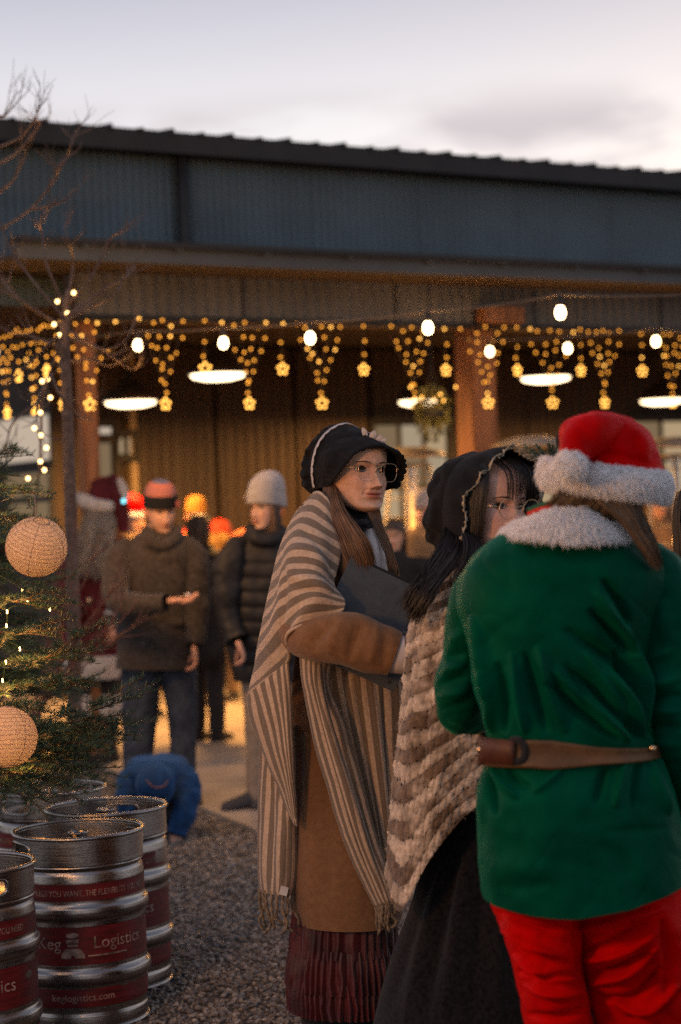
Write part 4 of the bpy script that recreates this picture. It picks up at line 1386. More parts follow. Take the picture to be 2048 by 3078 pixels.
panel([[(985, 1960, 5.60), (1040, 1960, 5.60), (1100, 1960, 5.61), (1160, 1960, 5.63), (1235, 1960, 5.68)],
       [(1000, 2080, 5.61), (1055, 2080, 5.61), (1110, 2080, 5.62), (1165, 2080, 5.64), (1232, 2080, 5.69)],
       [(1040, 2250, 5.62), (1085, 2250, 5.62), (1130, 2250, 5.63), (1175, 2250, 5.65), (1225, 2250, 5.70)],
       [(1090, 2420, 5.63), (1120, 2420, 5.63), (1150, 2420, 5.64), (1180, 2420, 5.66), (1215, 2420, 5.70)],
       [(1130, 2580, 5.64), (1150, 2580, 5.64), (1170, 2580, 5.65), (1190, 2580, 5.66), (1210, 2580, 5.70)]], 100, 80, M_SH2,
      [([(1060, 2010), (1110, 2300), (1150, 2560)], 9, -.012), ([(1110, 2010), (1140, 2250), (1170, 2560)], 8, .010), ([(1150, 2040), (1180, 2500)], 9, -.012), ([(1190, 2040), (1205, 2300)], 8, .008)], seed=7)
fr_rng = random.Random(5)
M_FRG = mat('fringe_yarn', (0.20, 0.145, 0.095), 0.95, 0.4, 60)
def fringe(edge, n, L):
    for i in range(n):
        p = edge[int(i * (len(edge) - 1) / max(n - 1, 1))]
        l = L * fr_rng.uniform(.85, 1.2)
        q = [p + [0, 0, .01], p + [fr_rng.uniform(-.004, .004), -.004, -l * .4], p + [fr_rng.uniform(-.012, .014), 0, -l * .75], p + [fr_rng.uniform(-.014, .018), .004, -l]]
        mb = MB()
        for k in range(2):
            C = spline(np.array(q), 14)
            ph = np.linspace(0, 14, 14) + k * math.pi
            C[:, 0] += .0024 * np.cos(ph); C[:, 1] += .0024 * np.sin(ph)
            mb.tube(C, np.interp(np.linspace(0, 1, 14), [0, .8, 1], [.0032, .003, .0022]), 6)
        mb.build('tassel', M_FRG, hero)
fringe(Vb[-1], 8, .10)
fringe(Vf_[-1], 9, .075)
# care tag on the shawl corner
part('care_tag', [P(845, 2662, 5.675), P(868, 2668, 5.675), P(862, 2694, 5.672), P(839, 2688, 5.672)], [(0, 1, 2, 3)], mat('tag_white', (.6, .56, .52), .8), hero, smooth=False)

# binder held against the chest
bd = thing('binder', 'dark blue grey ring binder held under the arm of the woman in the striped shawl', 'binder', P(1120, 1900, 5.50))
tl_, ex, ey = np.array([1058., 1668.]), np.array([.905, .42]), np.array([-.42, .905])
def bq(a, b, d): q = tl_ + ex * a + ey * b; return P(q[0], q[1], d)
dB = lambda a, b: 5.50 + 0.00012 * a - 0.00014 * b + .02
M_BIND = mat('binder_vinyl', (0.062, 0.072, 0.085), 0.5, 0.1, 40, bump=0.25, bscale=700, spec=0.4)
M_BINDE = mat('binder_edge', (0.012, 0.012, 0.014), 0.5)
def sheet(w0, w1, h0, h1, z, th, m, name, r=8):
    n = 6
    pts = []
    for cx_, cy_, a0 in ((w1 - r, h0 + r, -90), (w1 - r, h1 - r, 0), (w0 + r, h1 - r, 90), (w0 + r, h0 + r, 180)):
        for k in range(n):
            a = math.radians(a0 + 90 * k / (n - 1))
            pts.append((cx_ + r * math.cos(a), cy_ + r * math.sin(a)))
    k = len(pts)
    V = [bq(x, y, dB(x, y) + z) for x, y in pts] + [bq(x, y, dB(x, y) + z + th) for x, y in pts]
    f = [tuple(range(k)), tuple(range(2 * k - 1, k - 1, -1))] + [(i, k + i, k + (i + 1) % k, (i + 1) % k) for i in range(k)]
    return part(name, V, f, m, bd, smooth=False)
sheet(0, 288, 6, 322, 0.0, .003, M_BIND, 'cover')
sheet(0, 288, 0, 322, .026, .003, M_BINDE, 'cover')
sheet(4, 280, 8, 316, .004, .021, mat('paper', (.5, .47, .42), .9), 'pages', 2)
sheet(-3, 290, -2, 8, .002, .026, M_BINDE, 'spine', 3)
V = np.array([bq(264 + 5 * math.cos(a), 300 + 5 * math.sin(a), dB(264, 300) - .002) for a in np.linspace(0, 2 * np.pi, 14, endpoint=False)])
part('rivet', V, [tuple(range(14))], M_BINDE, bd, smooth=False)
# ------------------------------------------------------------------ person in the elf costume, seen from behind
DE = 4.32
M_GREEN = mat('green_velvet', (0.0003, 0.040, 0.022), 0.55, 0.25, 5, bump=0.3, bscale=260, sheen=0.5, sheen_tint=(0.005, 0.36, 0.16), spec=0.22)
M_RED = mat('red_velvet', (0.46, 0.001, 0.001), 0.6, 0.22, 8, bump=0.4, bscale=220, sheen=0.5, sheen_tint=(1.0, 0.02, 0.015), spec=0.18)
M_FUR = mat('white_fur', (0.96, 0.93, 0.93), 0.95, 0.04, 25, spec=0.1, sheen=.4)
M_GREEN.node_tree.nodes['Principled BSDF'].inputs['Specular Tint'].default_value = (0.02, 0.75, 0.38, 1)
M_RED.node_tree.nodes['Principled BSDF'].inputs['Specular Tint'].default_value = (1.0, 0.03, 0.02, 1)
elf = thing('person', 'person seen from behind in a green velvet elf tunic, santa hat and red trousers', 'person', ground_at(1740, 3667))
SKIN_B = skin_mat('skin_warm', (0.55, 0.33, 0.23))
# body: head turned away, neck
He = Head(P(1822, 1425, 4.34), math.radians(150), nod=math.radians(-4), tilt=math.radians(-6), scale=1.0)
He.build(elf, SKIN_B, eyes=False, neck=(np.array([P(1790, 1480, 4.36), P(1765, 1560, 4.36), P(1750, 1640, 4.36)]), [.055, .052, .07]))
# tunic
rows = [(1548, 1650, 1850, 4.36, .075), (1590, 1530, 1905, 4.35, .10), (1640, 1448, 1965, 4.34, .125), (1700, 1395, 2010, 4.33, .14), (1770, 1378, 2020, 4.33, .145), (1850, 1384, 1985, 4.33, .145), (1950, 1404, 1955, 4.33, .14), (2060, 1420, 1955, 4.33, .14), (2150, 1446, 1958, 4.33, .138), (2212, 1460, 1958, 4.33, .130), (2250, 1462, 1958, 4.33, .126), (2290, 1455, 1985, 4.33, .132), (2380, 1432, 2022, 4.33, .155), (2500, 1436, 2050, 4.33, .165), (2620, 1440, 2056, 4.33, .17), (2705, 1456, 2056, 4.33, .17)]
Vt = px_loft(rows, 300, 280, 2.3)
tt = np.linspace(0, 1, 300)
q = proj(Vt)
hemf = np.interp(q[..., 0], [1440, 1470, 1600, 1730, 1900, 2060], [0.012, .004, -.006, -.008, .010, .046])
Vt[..., 2] += hemf * (np.clip((tt - .75) / .25, 0, 1) ** 2)[:, None]
st = []
# folds gathered into the waist on the right, strokes as seen on the back
for a, b, c, w, h in (
    ((1945, 2222), (1900, 2120), (1800, 1990), 15, .012), ((1930, 2225), (1850, 2140), (1720, 2010), 15, -.012), ((1900, 2225), (1810, 2150), (1660, 2010), 15, .011),
    ((1870, 2225), (1770, 2160), (1640, 2050), 13, -.010), ((1950, 2210), (1915, 2080), (1850, 1950), 14, -.012), ((1955, 2190), (1930, 2030), (1880, 1880), 14, .011),
    ((1905, 1970), (1840, 1900), (1770, 1830), 15, -.012), ((1900, 1930), (1840, 1850), (1790, 1770), 14, .010), ((1895, 1880), (1850, 1800), (1810, 1740), 12, -.010),
    ((1905, 2040), (1800, 1960), (1700, 1890), 16, -.008), ((1620, 1940), (1650, 2080), (1700, 2205), 14, .009), ((1580, 1960), (1610, 2090), (1645, 2205), 13, -.010),
    ((1540, 1960), (1560, 2090), (1580, 2205), 13, .009), ((1500, 1990), (1515, 2100), (1520, 2205), 12, -.009), ((1465, 2010), (1480, 2110), (1478, 2205), 10, .008),
    ((1700, 1990), (1760, 2110), (1830, 2205), 12, -.008), ((1760, 1950), (1820, 2060), (1890, 2190), 12, .008), ((1420, 1850), (1450, 1960), (1470, 2100), 18, .010),
    ((1480, 2300), (1500, 2340), (1560, 2400), 11, .010), ((1470, 2310), (1480, 2380), (1500, 2450), 10, -.010), ((1520, 2300), (1560, 2350), (1600, 2370), 10, -.009),
    ((1450, 2320), (1450, 2400), (1452, 2480), 8, .008), ((1700, 2290), (1660, 2340), (1600, 2385), 12, .007), ((1830, 2280), (1810, 2340), (1790, 2420), 11, -.009),
    ((1880, 2275), (1865, 2340), (1850, 2430), 10, .009), ((1920, 2275), (1910, 2350), (1905, 2430), 10, -.009), ((1950, 2290), (1975, 2370), (2010, 2450), 12, .010),
    ((1820, 2500), (1900, 2498), (2000, 2490), 8, -.005), ((1800, 2540), (1870, 2580), (1900, 2640), 14, -.006), ((1500, 2655), (1580, 2665), (1660, 2650), 13, -.008), ((1480, 2600), (1560, 2610), (1660, 2600), 22, .008), ((1500, 2470), (1600, 2440), (1700, 2455), 22, -.005)):
    k_ = 2.9 if b[1] < 2215 else (2.2 if b[1] < 2395 else .9)
    st.append(([a, b, c], w * (.85 if b[1] < 2395 else 1.5), h * k_))
cloth('tunic', Vt, M_GREEN, elf, strokes=st, noise_amp=.007, noise_scale=9, seed=4, crease=.0022, cscale=12)
sl = px_tube([(1505, 1735, 4.37, .036), (1462, 1770, 4.385, .060), (1430, 1850, 4.41, .066), (1410, 1970, 4.43, .064), (1384, 2075, 4.44, .061), (1382, 2120, 4.47, .055), (1420, 2140, 4.56, .050), (1480, 2120, 4.68, .046), (1530, 2080, 4.76, .045)], 60, 150)
cloth('sleeve', sl, M_GREEN, elf, noise_amp=.005, noise_scale=14, seed=7, crease=.003, cscale=16, strokes=[([(1340, 1980), (1400, 1960)], 12, -.010), ([(1330, 2020), (1405, 1995)], 10, .009), ([(1318, 2060), (1410, 2030)], 11, -.011), ([(1310, 2100), (1420, 2075)], 10, .009), ([(1315, 2135), (1420, 2110)], 9, -.009), ([(1345, 2170), (1440, 2150)], 10, .008), ([(1350, 1930), (1395, 1900)], 12, .007)])
sr = px_tube([(1930, 1665, 4.36, .05), (1965, 1730, 4.33, .074), (2004, 1850, 4.32, .072), (2015, 1970, 4.32, .070), (2034, 2090, 4.32, .067), (2052, 2220, 4.33, .064), (2090, 2340, 4.36, .060), (2130, 2450, 4.40, .055), (2140, 2500, 4.41, .054)], 60, 160)
cloth('sleeve', sr, M_GREEN, elf, noise_amp=.0055, noise_scale=12, seed=9, crease=.003, cscale=16, strokes=[([(1940, 2060), (2048, 2040)], 12, .009), ([(1940, 2100), (2048, 2090)], 11, -.010), ([(1945, 2140), (2048, 2140)], 11, .009), ([(1950, 2180), (2048, 2190)], 11, -.010), ([(1960, 2230), (2048, 2240)], 11, .009), ([(1985, 2290), (2048, 2300)], 11, -.009), ([(1925, 1990), (2030, 1950)], 14, .008), ([(1990, 1800), (2010, 1950)], 18, .008)])
# zigzag red cuff and fur on the right sleeve end
cu = px_tube([(2122, 2440, 4.395, .060), (2136, 2490, 4.41, .066), (2146, 2530, 4.415, .072)], 40, 16)
cu[-1][::2] -= np.array([0, 0, .02])
cloth('cuff', cu, M_RED, elf, noise_amp=.002)
hand(elf, P(2150, 2560, 4.42), roty(math.radians(80)) @ rotz(.3), SKIN_B, 1.0, curl=.5)
hand(elf, P(1560, 2060, 4.80), rotz(math.radians(40)), SKIN_B, 1.0, curl=.6)
# belt with black buckle
rowb = [(2206, 1455, 1962, 4.33, .138), (2250, 1456, 1964, 4.33, .136), (2292, 1450, 1972, 4.33, .140)]
Vb_ = px_loft(rowb, 12, 200, 2.3)
qb = proj(Vb_)
Vb_[..., 2] += np.interp(qb[..., 0], [1450, 1600, 1800, 1960], [-.002, .004, .000, -.004]) * 0.8
tb = np.linspace(-1, 1, 12)[:, None]
wd = np.interp(qb[..., 0], [1450, 1560, 1660, 1800, 1960], [1.0, .95, 1.0, .62, .45])
mid = Vb_.mean(0, keepdims=True)
Vb_[..., 2] = mid[..., 2] + (Vb_[..., 2] - mid[..., 2]) * wd
Nb = outward(Vb_, grid_normals(Vb_))
belt = part('belt', Vb_ + Nb * .006, grid_faces(12, 200, True), mat('brown_leather', (0.11, 0.050, 0.014), 0.5, 0.25, 12, bump=.3, bscale=120, spec=.4), elf)
belt.modifiers.new('thickness', 'SOLIDIFY').thickness = .005
def on_belt(px_, py_):
    qq = proj(Vb_); k = np.argmin(np.linalg.norm(qq - [px_, py_], axis=-1) + 1e3 * (Vb_[..., 1] > 4.36)); i, j = divmod(k, 200)
    return Vb_[i, j], Nb[i, j]
lp = np.array([on_belt(x, y)[0] + on_belt(x, y)[1] * .014 for x, y in ((1545, 2222), (1572, 2226), (1584, 2250), (1574, 2282), (1545, 2292))])
MB().tube(lp, .008, 8, 24, flat=.6).build('buckle', M_BLK, belt)
tab = np.array([[on_belt(x, y)[0] + on_belt(x, y)[1] * (.014 + .004 * (0 if x < 1560 else 1)) for x in np.linspace(1462, 1556, 9)] for y in (2216, 2250, 2298)])
tbm = part('belt_tab', tab, grid_faces(3, 9), mat('belt_tab', (0.075, 0.022, 0.010), 0.55, .25, 12, bump=.3, bscale=120), belt)
tbm.modifiers.new('thickness', 'SOLIDIFY').thickness = .006
for x, y in ((1464, 2256), (1940, 2240)):
    p_, n_ = on_belt(x, y)
    part('stud', ico(2)[0] * .008 + p_ + n_ * .016, ico(2)[1], M_GOLD, belt)
# trousers
def leg(rows, strokes, seed):
    V = px_loft(rows, 200, 120, 2.15)
    cloth('trouser_leg', V, M_RED, elf, strokes=[(p_, w_ * .8, h_ * 3.0) for p_, w_, h_ in strokes], noise_amp=.007, noise_scale=10, seed=seed, crease=.004, cscale=14)
legl = [(2600, 1475, 1745, 4.35, .12), (2700, 1476, 1745, 4.35, .125), (2773, 1496, 1748, 4.35, .125), (2905, 1537, 1756, 4.35, .115), (3017, 1565, 1775, 4.35, .11), (3160, 1585, 1790, 4.36, .095), (3400, 1600, 1770, 4.38, .075), (3600, 1610, 1760, 4.38, .07)]
legr = [(2600, 1720, 2060, 4.36, .125), (2700, 1722, 2068, 4.36, .13), (2800, 1732, 2080, 4.36, .13), (2905, 1748, 2085, 4.36, .12), (3068, 1784, 2090, 4.37, .11), (3200, 1815, 2085, 4.38, .095), (3400, 1840, 2060, 4.38, .075), (3600, 1850, 2040, 4.38, .07)]
leg(legl, [([(1490, 2740), (1600, 2790), (1720, 2800)], 9, -.009), ([(1500, 2775), (1580, 2830), (1690, 2880)], 11, .010), ([(1520, 2800), (1600, 2860), (1720, 2900)], 10, -.010), ([(1540, 2870), (1640, 2930), (1740, 2945)], 11, .008), ([(1550, 2920), (1640, 2935), (1750, 2930)], 9, -.009), ([(1570, 2960), (1660, 2990), (1760, 2985)], 12, .007), ([(1580, 3050), (1680, 3060), (1770, 3030)], 12, -.008), ([(1745, 2720), (1740, 2850), (1760, 2950)], 12, -.006)], 3)
leg(legr, [([(1740, 2800), (1840, 2770), (1960, 2740)], 10, .010), ([(1745, 2860), (1840, 2830), (1950, 2775)], 9, -.010), ([(1750, 2890), (1860, 2870), (1980, 2800)], 11, .010), ([(1760, 2930), (1860, 2910), (1960, 2860)], 10, -.010), ([(1770, 2960), (1880, 2930), (1990, 2830)], 10, .009), ([(1790, 3000), (1900, 3000), (2000, 2900)], 11, -.010), ([(1840, 3010), (1930, 3040), (2040, 2960)], 10, .009), ([(1880, 3060), (1960, 3050), (2048, 2980)], 10, -.009), ([(1990, 2760), (2010, 2880), (2000, 3000)], 12, -.007), ([(1850, 2735), (1920, 2745), (2000, 2730)], 10, .006)], 5)
for x in (1685, 1945):
    b_ = P(x, 3590, 4.38)
    G = np.array([[b_ + np.array([w_ * math.cos(a), y_ + .0, h_ * max(math.sin(a), -.2) - .02]) for a in np.linspace(0, 2 * np.pi, 18, endpoint=False)] for y_, w_, h_ in ((-.07, .02, .03), (-.05, .045, .07), (.02, .048, .075), (.10, .046, .05), (.17, .03, .03), (.19, .008, .01))])
    v_, f_ = capped(G); part('shoe', v_, f_, M_BLK, elf)
# fur collar
col = [[(1518, 1612, 4.36), (1568, 1618, 4.24), (1640, 1618, 4.195), (1720, 1626, 4.185), (1800, 1624, 4.20), (1870, 1626, 4.25), (1912, 1634, 4.36)],
       [(1524, 1600, 4.36), (1578, 1596, 4.25), (1645, 1580, 4.20), (1722, 1580, 4.19), (1800, 1588, 4.21), (1865, 1605, 4.26), (1905, 1625, 4.36)],
       [(1558, 1580, 4.36), (1606, 1566, 4.27), (1658, 1543, 4.23), (1722, 1540, 4.22), (1782, 1552, 4.24), (1840, 1585, 4.28), (1890, 1615, 4.36)]]
Vcol = patch(col, 20, 90)
Ncol = grid_normals(Vcol, False)
if (Ncol[..., 1]).mean() > 0: Ncol = -Ncol
clr = part('collar', Vcol + Ncol * .008, grid_faces(20, 90), M_FUR, elf)
clr.modifiers.new('thickness', 'SOLIDIFY').thickness = .012
fur('collar_fur', Vcol + Ncol * .010, Ncol, 13000, .0105, M_FUR, clr, 3, droop=.9, rad=.0011, comb=np.array([0, -.1, -.5]))
rb = np.array([P(*p_) for p_ in ((1590, 1545, 4.30), (1640, 1527, 4.265), (1690, 1520, 4.255), (1740, 1524, 4.262), (1780, 1545, 4.29))])
for dz_, m_ in ((0, M_RED), (.008, M_GREEN), (-.008, M_GREEN)):
    MB().tube(rb + [0, 0.002 * abs(dz_) * 100, dz_], .0058, 8, 30).build('ribbon_scarf', mat('red_ribbon', (.55, .02, .01), .7) if m_ is M_RED else mat('green_ribbon', (.01, .09, .04), .7), elf)
# hat
rowsh = [(1241, 1775, 1838, 4.36, .03), (1250, 1738, 1878, 4.36, .06), (1270, 1706, 1916, 4.35, .085), (1295, 1690, 1944, 4.35, .10), (1330, 1690, 1966, 4.345, .112), (1370, 1684, 1984, 4.34, .118), (1410, 1672, 1994, 4.335, .12), (1450, 1668, 1998, 4.335, .118)]
Vh = px_loft(rowsh, 90, 120, 2.2)
hat = cloth('santa_hat', Vh, M_RED, elf, noise_amp=.005, noise_scale=14, seed=2, strokes=[([(1815, 1275), (1775, 1330), (1755, 1372)], 11, -.012), ([(1800, 1262), (1755, 1320), (1735, 1372)], 12, .010), ([(1880, 1275), (1930, 1320), (1950, 1390)], 16, .008), ([(1780, 1358), (1860, 1368), (1960, 1392)], 9, -.006)])
v_, f_ = capped(Vh[:2][::-1]); 
tail = [[(1800, 1244, 4.25), (1760, 1252, 4.22), (1715, 1278, 4.21), (1686, 1295, 4.23)], [(1815, 1275, 4.195), (1770, 1290, 4.18), (1725, 1310, 4.18), (1694, 1322, 4.20)], [(1785, 1325, 4.18), (1755, 1335, 4.165), (1722, 1345, 4.165), (1696, 1350, 4.185)], [(1758, 1370, 4.175), (1740, 1375, 4.165), (1722, 1378, 4.165), (1705, 1378, 4.18)]]
cloth('hat_tail', px_tube([(1838, 1292, 4.28, .030), (1790, 1300, 4.245, .042), (1748, 1325, 4.22, .043), (1727, 1355, 4.195, .034), (1717, 1388, 4.175, .022)], 32, 40), M_RED, hat, noise_amp=.004, noise_scale=20)
th = np.linspace(0, 2 * np.pi, 120, endpoint=False)
bc = P(1818, 1436, 4.335)
def band_pt(a):
    return bc + np.array([.128 * np.cos(a), .128 * np.sin(a), -.020 * np.cos(a) + .006 * np.sin(a)])
C = np.array([band_pt(a) for a in th])
ph = np.linspace(0, 2 * np.pi, 24, endpoint=False)
rad_dir = np.stack([np.cos(th), np.sin(th), 0 * th], 1)
Gb = C[None] + (.013) * np.cos(ph)[:, None, None] * rad_dir[None] + .0265 * np.sin(ph)[:, None, None] * np.array([.0, 0, 1.0])
Gb = Gb.transpose(1, 0, 2)
Gb = np.concatenate([Gb, Gb[:1]])
Nn = Gb - np.concatenate([C, C[:1]])[:, None]; Nn /= np.linalg.norm(Nn, axis=-1, keepdims=True)
hb = part('hat_band', Gb, grid_faces(121, 24, True), M_FUR, hat)
fur('band_fur', Gb, Nn, 15000, .0105, M_FUR, hb, 5, droop=.7, keep=(Gb[..., 1] < 4.36), rad=.0011, comb=np.array([0, 0, -.25]))
bv_, bf_ = ico(4)
pc = P(1716, 1400, 4.165)
pv = bv_ * (.030 + .003 * fbm(bv_ * 3, 2)[:, None]) + pc
pm_ = part('pompom', pv, bf_, M_FUR, hat)
fur('pompom_fur', pv, bv_, 5000, .007, M_FUR, pm_, 6, droop=.5, rad=.0010)
# hair under the hat, swept over the right shoulder
M_HAIR_B = hair_mat('dark_blond_hair', (0.115, 0.070, 0.038))
strands('hair', [g((1700, 1440, 4.27), (1690, 1470, 4.25), (1665, 1500, 4.25), (1630, 1530, 4.27)), g((1760, 1440, 4.23), (1760, 1480, 4.22), (1740, 1510, 4.235), (1700, 1530, 4.25)),
                 g((1830, 1450, 4.225), (1830, 1490, 4.215), (1820, 1530, 4.22), (1800, 1560, 4.235)), g((1880, 1460, 4.24), (1885, 1500, 4.23), (1890, 1540, 4.22), (1900, 1580, 4.225))], 420, .0015, M_HAIR_B, elf, seed=12, jit=.004)
strands('ponytail', [g((1760, 1480, 4.235), (1830, 1530, 4.205), (1890, 1590, 4.20), (1935, 1650, 4.20), (1965, 1705, 4.21)), g((1850, 1470, 4.235), (1890, 1530, 4.205), (1930, 1600, 4.20), (1962, 1660, 4.205), (1980, 1710, 4.22)), g((1900, 1470, 4.26), (1930, 1540, 4.23), (1962, 1610, 4.22), (1978, 1665, 4.22), (1986, 1705, 4.235))], 300, .0013, M_HAIR_B, elf, seed=13, jit=.0045, wave=.002)
# ------------------------------------------------------------------ woman in the crocheted shawl
DM = 5.10
mid_ = thing('person', 'woman in a black lace edged bonnet and brown and cream crocheted shawl', 'person', ground_at(1400, 3343))
SKIN_C = skin_mat('skin_rosy', (0.64, 0.36, 0.26))
Hm = Head(P(1477, 1520, DM), math.radians(37), nod=math.radians(4), tilt=math.radians(3), scale=1.04, smile=0.9, lip=(0.72, 0.38, 0.36), gaze=0.0, open=0.95, nose=1.15, wide=1.1, eye=1.4)
Hm.build(mid_, SKIN_C, neck=(np.array([P(1480, 1590, 5.13), P(1470, 1660, 5.15), P(1465, 1740, 5.16)]), [.052, .05, .07]), brow=(.02, .012, .01))
def hood(H, band, rim, puff, parent, m, name='bonnet', ruff=.006, freq=1.3, seed=1, crown=True):
    nb = 140
    Bc, Rc = spline(np.array(band), nb, np.arange(len(band))), spline(np.array(rim), nb, np.arange(len(rim)))
    t = np.linspace(0, 1, 24)[:, None, None]
    G = Bc[None] * (1 - t) + Rc[None] * t
    od = G - np.array([0, -.02, .01]); od /= np.linalg.norm(od, axis=-1, keepdims=True)
    k = np.arange(nb)
    G = G + od * (.008 * np.sin(np.pi * t) + (ruff * np.sin(k * freq * .33 + 2 * np.sin(k * .11)))[None, :, None] * t ** 4)
    b = part(name, H.w(G), grid_faces(24, nb), m, parent)
    b.modifiers.new('thickness', 'SOLIDIFY').thickness = .004
    low = spline(np.array([Bc[-1], (.05, .06, Bc[-1][2] - .02), (0, .07, Bc[-1][2] - .025), (-.05, .06, Bc[0][2] - .02), Bc[0]]), 36)[1:-1]
    cen = np.array([0, .05, .02])
    full = np.concatenate([Bc, low])
    Gp = spline(np.array([(full - cen) * np.array([s, 1, s]) + cen + [0, y, dz] for y, s, dz in puff]), 50)
    nn = Gp - (cen + [0, .04, 0]); nn /= np.linalg.norm(nn, axis=-1, keepdims=True)
    tt = np.linspace(0, 1, 50)[:, None]
    Gp = Gp + nn * (.010 * fbm(Gp * 24, seed, 3) * np.clip(tt * 5, 0, 1))[..., None]
    part(name + '_crown', H.w(Gp), grid_faces(50, Gp.shape[1], True), m, b)
    return b, G, Bc, Rc
band_m = [(-.085, .055, -.10), (-.098, .05, -.03), (-.094, .045, .05), (-.06, .04, .105), (0, .035, .125), (.06, .04, .105), (.094, .045, .05), (.098, .05, -.03), (.085, .055, -.10)]
rim_m = [(-.078, .000, -.125), (-.100, -.030, -.07), (-.098, -.022, .0), (-.084, -.055, .06), (-.055, -.060, .10), (-.01, -.070, .140), (.055, -.075, .120), (.092, -.060, .075), (.103, -.045, .0), (.095, -.02, -.08)]
rim_m = spline(np.array(rim_m), 9)
bm_, Gm, Bm, Rm = hood(Hm, band_m, rim_m, ((0, 1, 0), (.02, 1.03, 0), (.05, 1.02, -.002), (.08, .92, -.006), (.098, .75, -.012), (.108, .5, -.016), (.112, .2, -.02), (.112, .02, -.02)), mid_, M_BONNET, seed=8, ruff=.007)
M_LACE2 = mat('cream_lace', (0.46, 0.38, 0.27), 0.9, 0.25, 90, bump=.8, bscale=400)
lw_ = Gm[-1]
MB().tube(Hm.w(lw_) + np.stack([.003 * np.sin(np.arange(140) * 1.7), 0 * np.arange(140), .003 * np.cos(np.arange(140) * 2.1)], 1), .0042, 6, flat=.7).build('lace_trim', M_LACE2, bm_)
od = Gm[-1] - np.array([0, .06, 0]); od /= np.linalg.norm(od, axis=1, keepdims=True)
k = np.arange(140)
strip = np.stack([Gm[-1], Gm[-1] + od * (.009 + .004 * np.sin(k * .9))[:, None] + np.array([0, -.004, 0])])
lt_ = part('lace_trim', Hm.w(strip), grid_faces(2, 140), M_LACE2, bm_)
lt_.modifiers.new('thickness', 'SOLIDIFY').thickness = .0015
# fringe and long dark hair
M_HAIR_C = hair_mat('black_hair', (0.016, 0.011, 0.009), .4)
gh = lambda *q: [Hm.w(np.array(p)) for p in q]
strands('hair', [gh((-.078, -.01, .075), (-.086, -.02, .04), (-.088, -.02, -.02), (-.084, -.02, -.13)), gh((-.066, -.04, .10), (-.079, -.050, .06), (-.082, -.050, .01), (-.080, -.042, -.12)), gh((-.056, -.05, .106), (-.071, -.074, .065), (-.076, -.074, .02), (-.076, -.062, -.08))], 190, .0016, M_HAIR_C, mid_, seed=21, jit=.003)
strands('hair_fringe', [gh((-.052, -.06, .108), (-.048, -.100, .08), (-.044, -.104, .03), (-.042, -.100, .012)), gh((-.02, -.06, .118), (-.018, -.106, .085), (-.016, -.112, .04), (-.014, -.108, .016)), gh((.02, -.06, .118), (.02, -.106, .085), (.022, -.112, .04), (.024, -.108, .018)), gh((.055, -.05, .108), (.058, -.093, .075), (.060, -.093, .02), (.060, -.085, -.01))], 60, .0013, M_HAIR_C, mid_, seed=22, jit=.004)
strands('long_hair', [g((1345, 1560, 5.10), (1330, 1620, 5.02), (1290, 1690, 4.98), (1240, 1760, 4.96), (1196, 1815, 4.96)), g((1370, 1600, 5.04), (1350, 1660, 4.97), (1310, 1720, 4.95), (1262, 1790, 4.94), (1225, 1850, 4.95)), g((1390, 1620, 5.02), (1375, 1680, 4.96), (1330, 1740, 4.94), (1285, 1810, 4.93), (1245, 1890, 4.95))], 420, .0016, M_HAIR_C, mid_, seed=23, jit=.006, wave=.004)
strands('long_hair', [g((1390, 1600, 5.00), (1400, 1640, 4.96), (1395, 1690, 4.94), (1370, 1740, 4.935)), g((1440, 1620, 4.99), (1450, 1650, 4.95), (1440, 1690, 4.94), (1420, 1730, 4.935))], 160, .0016, M_HAIR_C, mid_, seed=24, jit=.006)
gm_ = thing('glasses', 'round thin wire glasses on the woman in the crocheted shawl', 'glasses', Hm.w((0, -.1, 0)))
for sx in (-1, 1):
    th = np.linspace(0, 2 * np.pi, 40)
    q = np.stack([.0345 * sx + .0245 * np.cos(th), -.1055 + .10 * np.abs(.0345 * sx + .0245 * np.cos(th)) ** 1.6, -.004 + .0245 * np.sin(th)], 1)
    MB().tube(Hm.w(q), .0012, 6).build('rim', M_GOLD, gm_)
    part('lens', Hm.w(q[:-1] * [1, 1, 1]), [tuple(range(39))], bpy.data.materials['spectacle_lens'], gm_, smooth=False)
    MB().tube(Hm.w(np.array([(sx * .059, -.1, .0), (sx * .072, -.088, .002), (sx * .08, -.04, .002)])), .0011, 6).build('temple', M_GOLD, gm_)
MB().tube(Hm.w(np.array([(-.010, -.105, .0), (0, -.108, .004), (.010, -.105, .0)])), .0011, 6, 9).build('bridge', M_GOLD, gm_)
# dress under the shawl
M_WOOLK = mat('black_wool', (0.009, 0.008, 0.009), 0.9, 0.5, 90, bump=.6, bscale=300, sheen=.10, spec=.12)
cloth('dress', px_loft([(1640, 1425, 1530, 5.17, .06), (1700, 1370, 1600, 5.18, .11), (1800, 1288, 1640, 5.19, .13), (2100, 1262, 1640, 5.19, .15), (2300, 1250, 1645, 5.19, .16), (2500, 1278, 1655, 5.18, .18), (2683, 1252, 1665, 5.18, .21), (2917, 1168, 1680, 5.18, .26), (3063, 1127, 1700, 5.18, .29), (3335, 1070, 1730, 5.18, .32)], 160, 160, 2.2), M_WOOLK, mid_, noise_amp=.008, noise_scale=5, aniso=(1, 1, .25), seed=11,
      strokes=[([(1420, 2500), (1370, 2800), (1330, 3100)], 18, .016), ([(1390, 2500), (1320, 2800), (1270, 3100)], 16, -.016), ([(1350, 2560), (1270, 2830), (1210, 3080)], 17, .014), ([(1300, 2640), (1220, 2860), (1150, 3070)], 14, -.012), ([(1460, 2500), (1440, 2800), (1420, 3100)], 18, -.014), ([(1500, 2600), (1500, 3100)], 18, .014)])
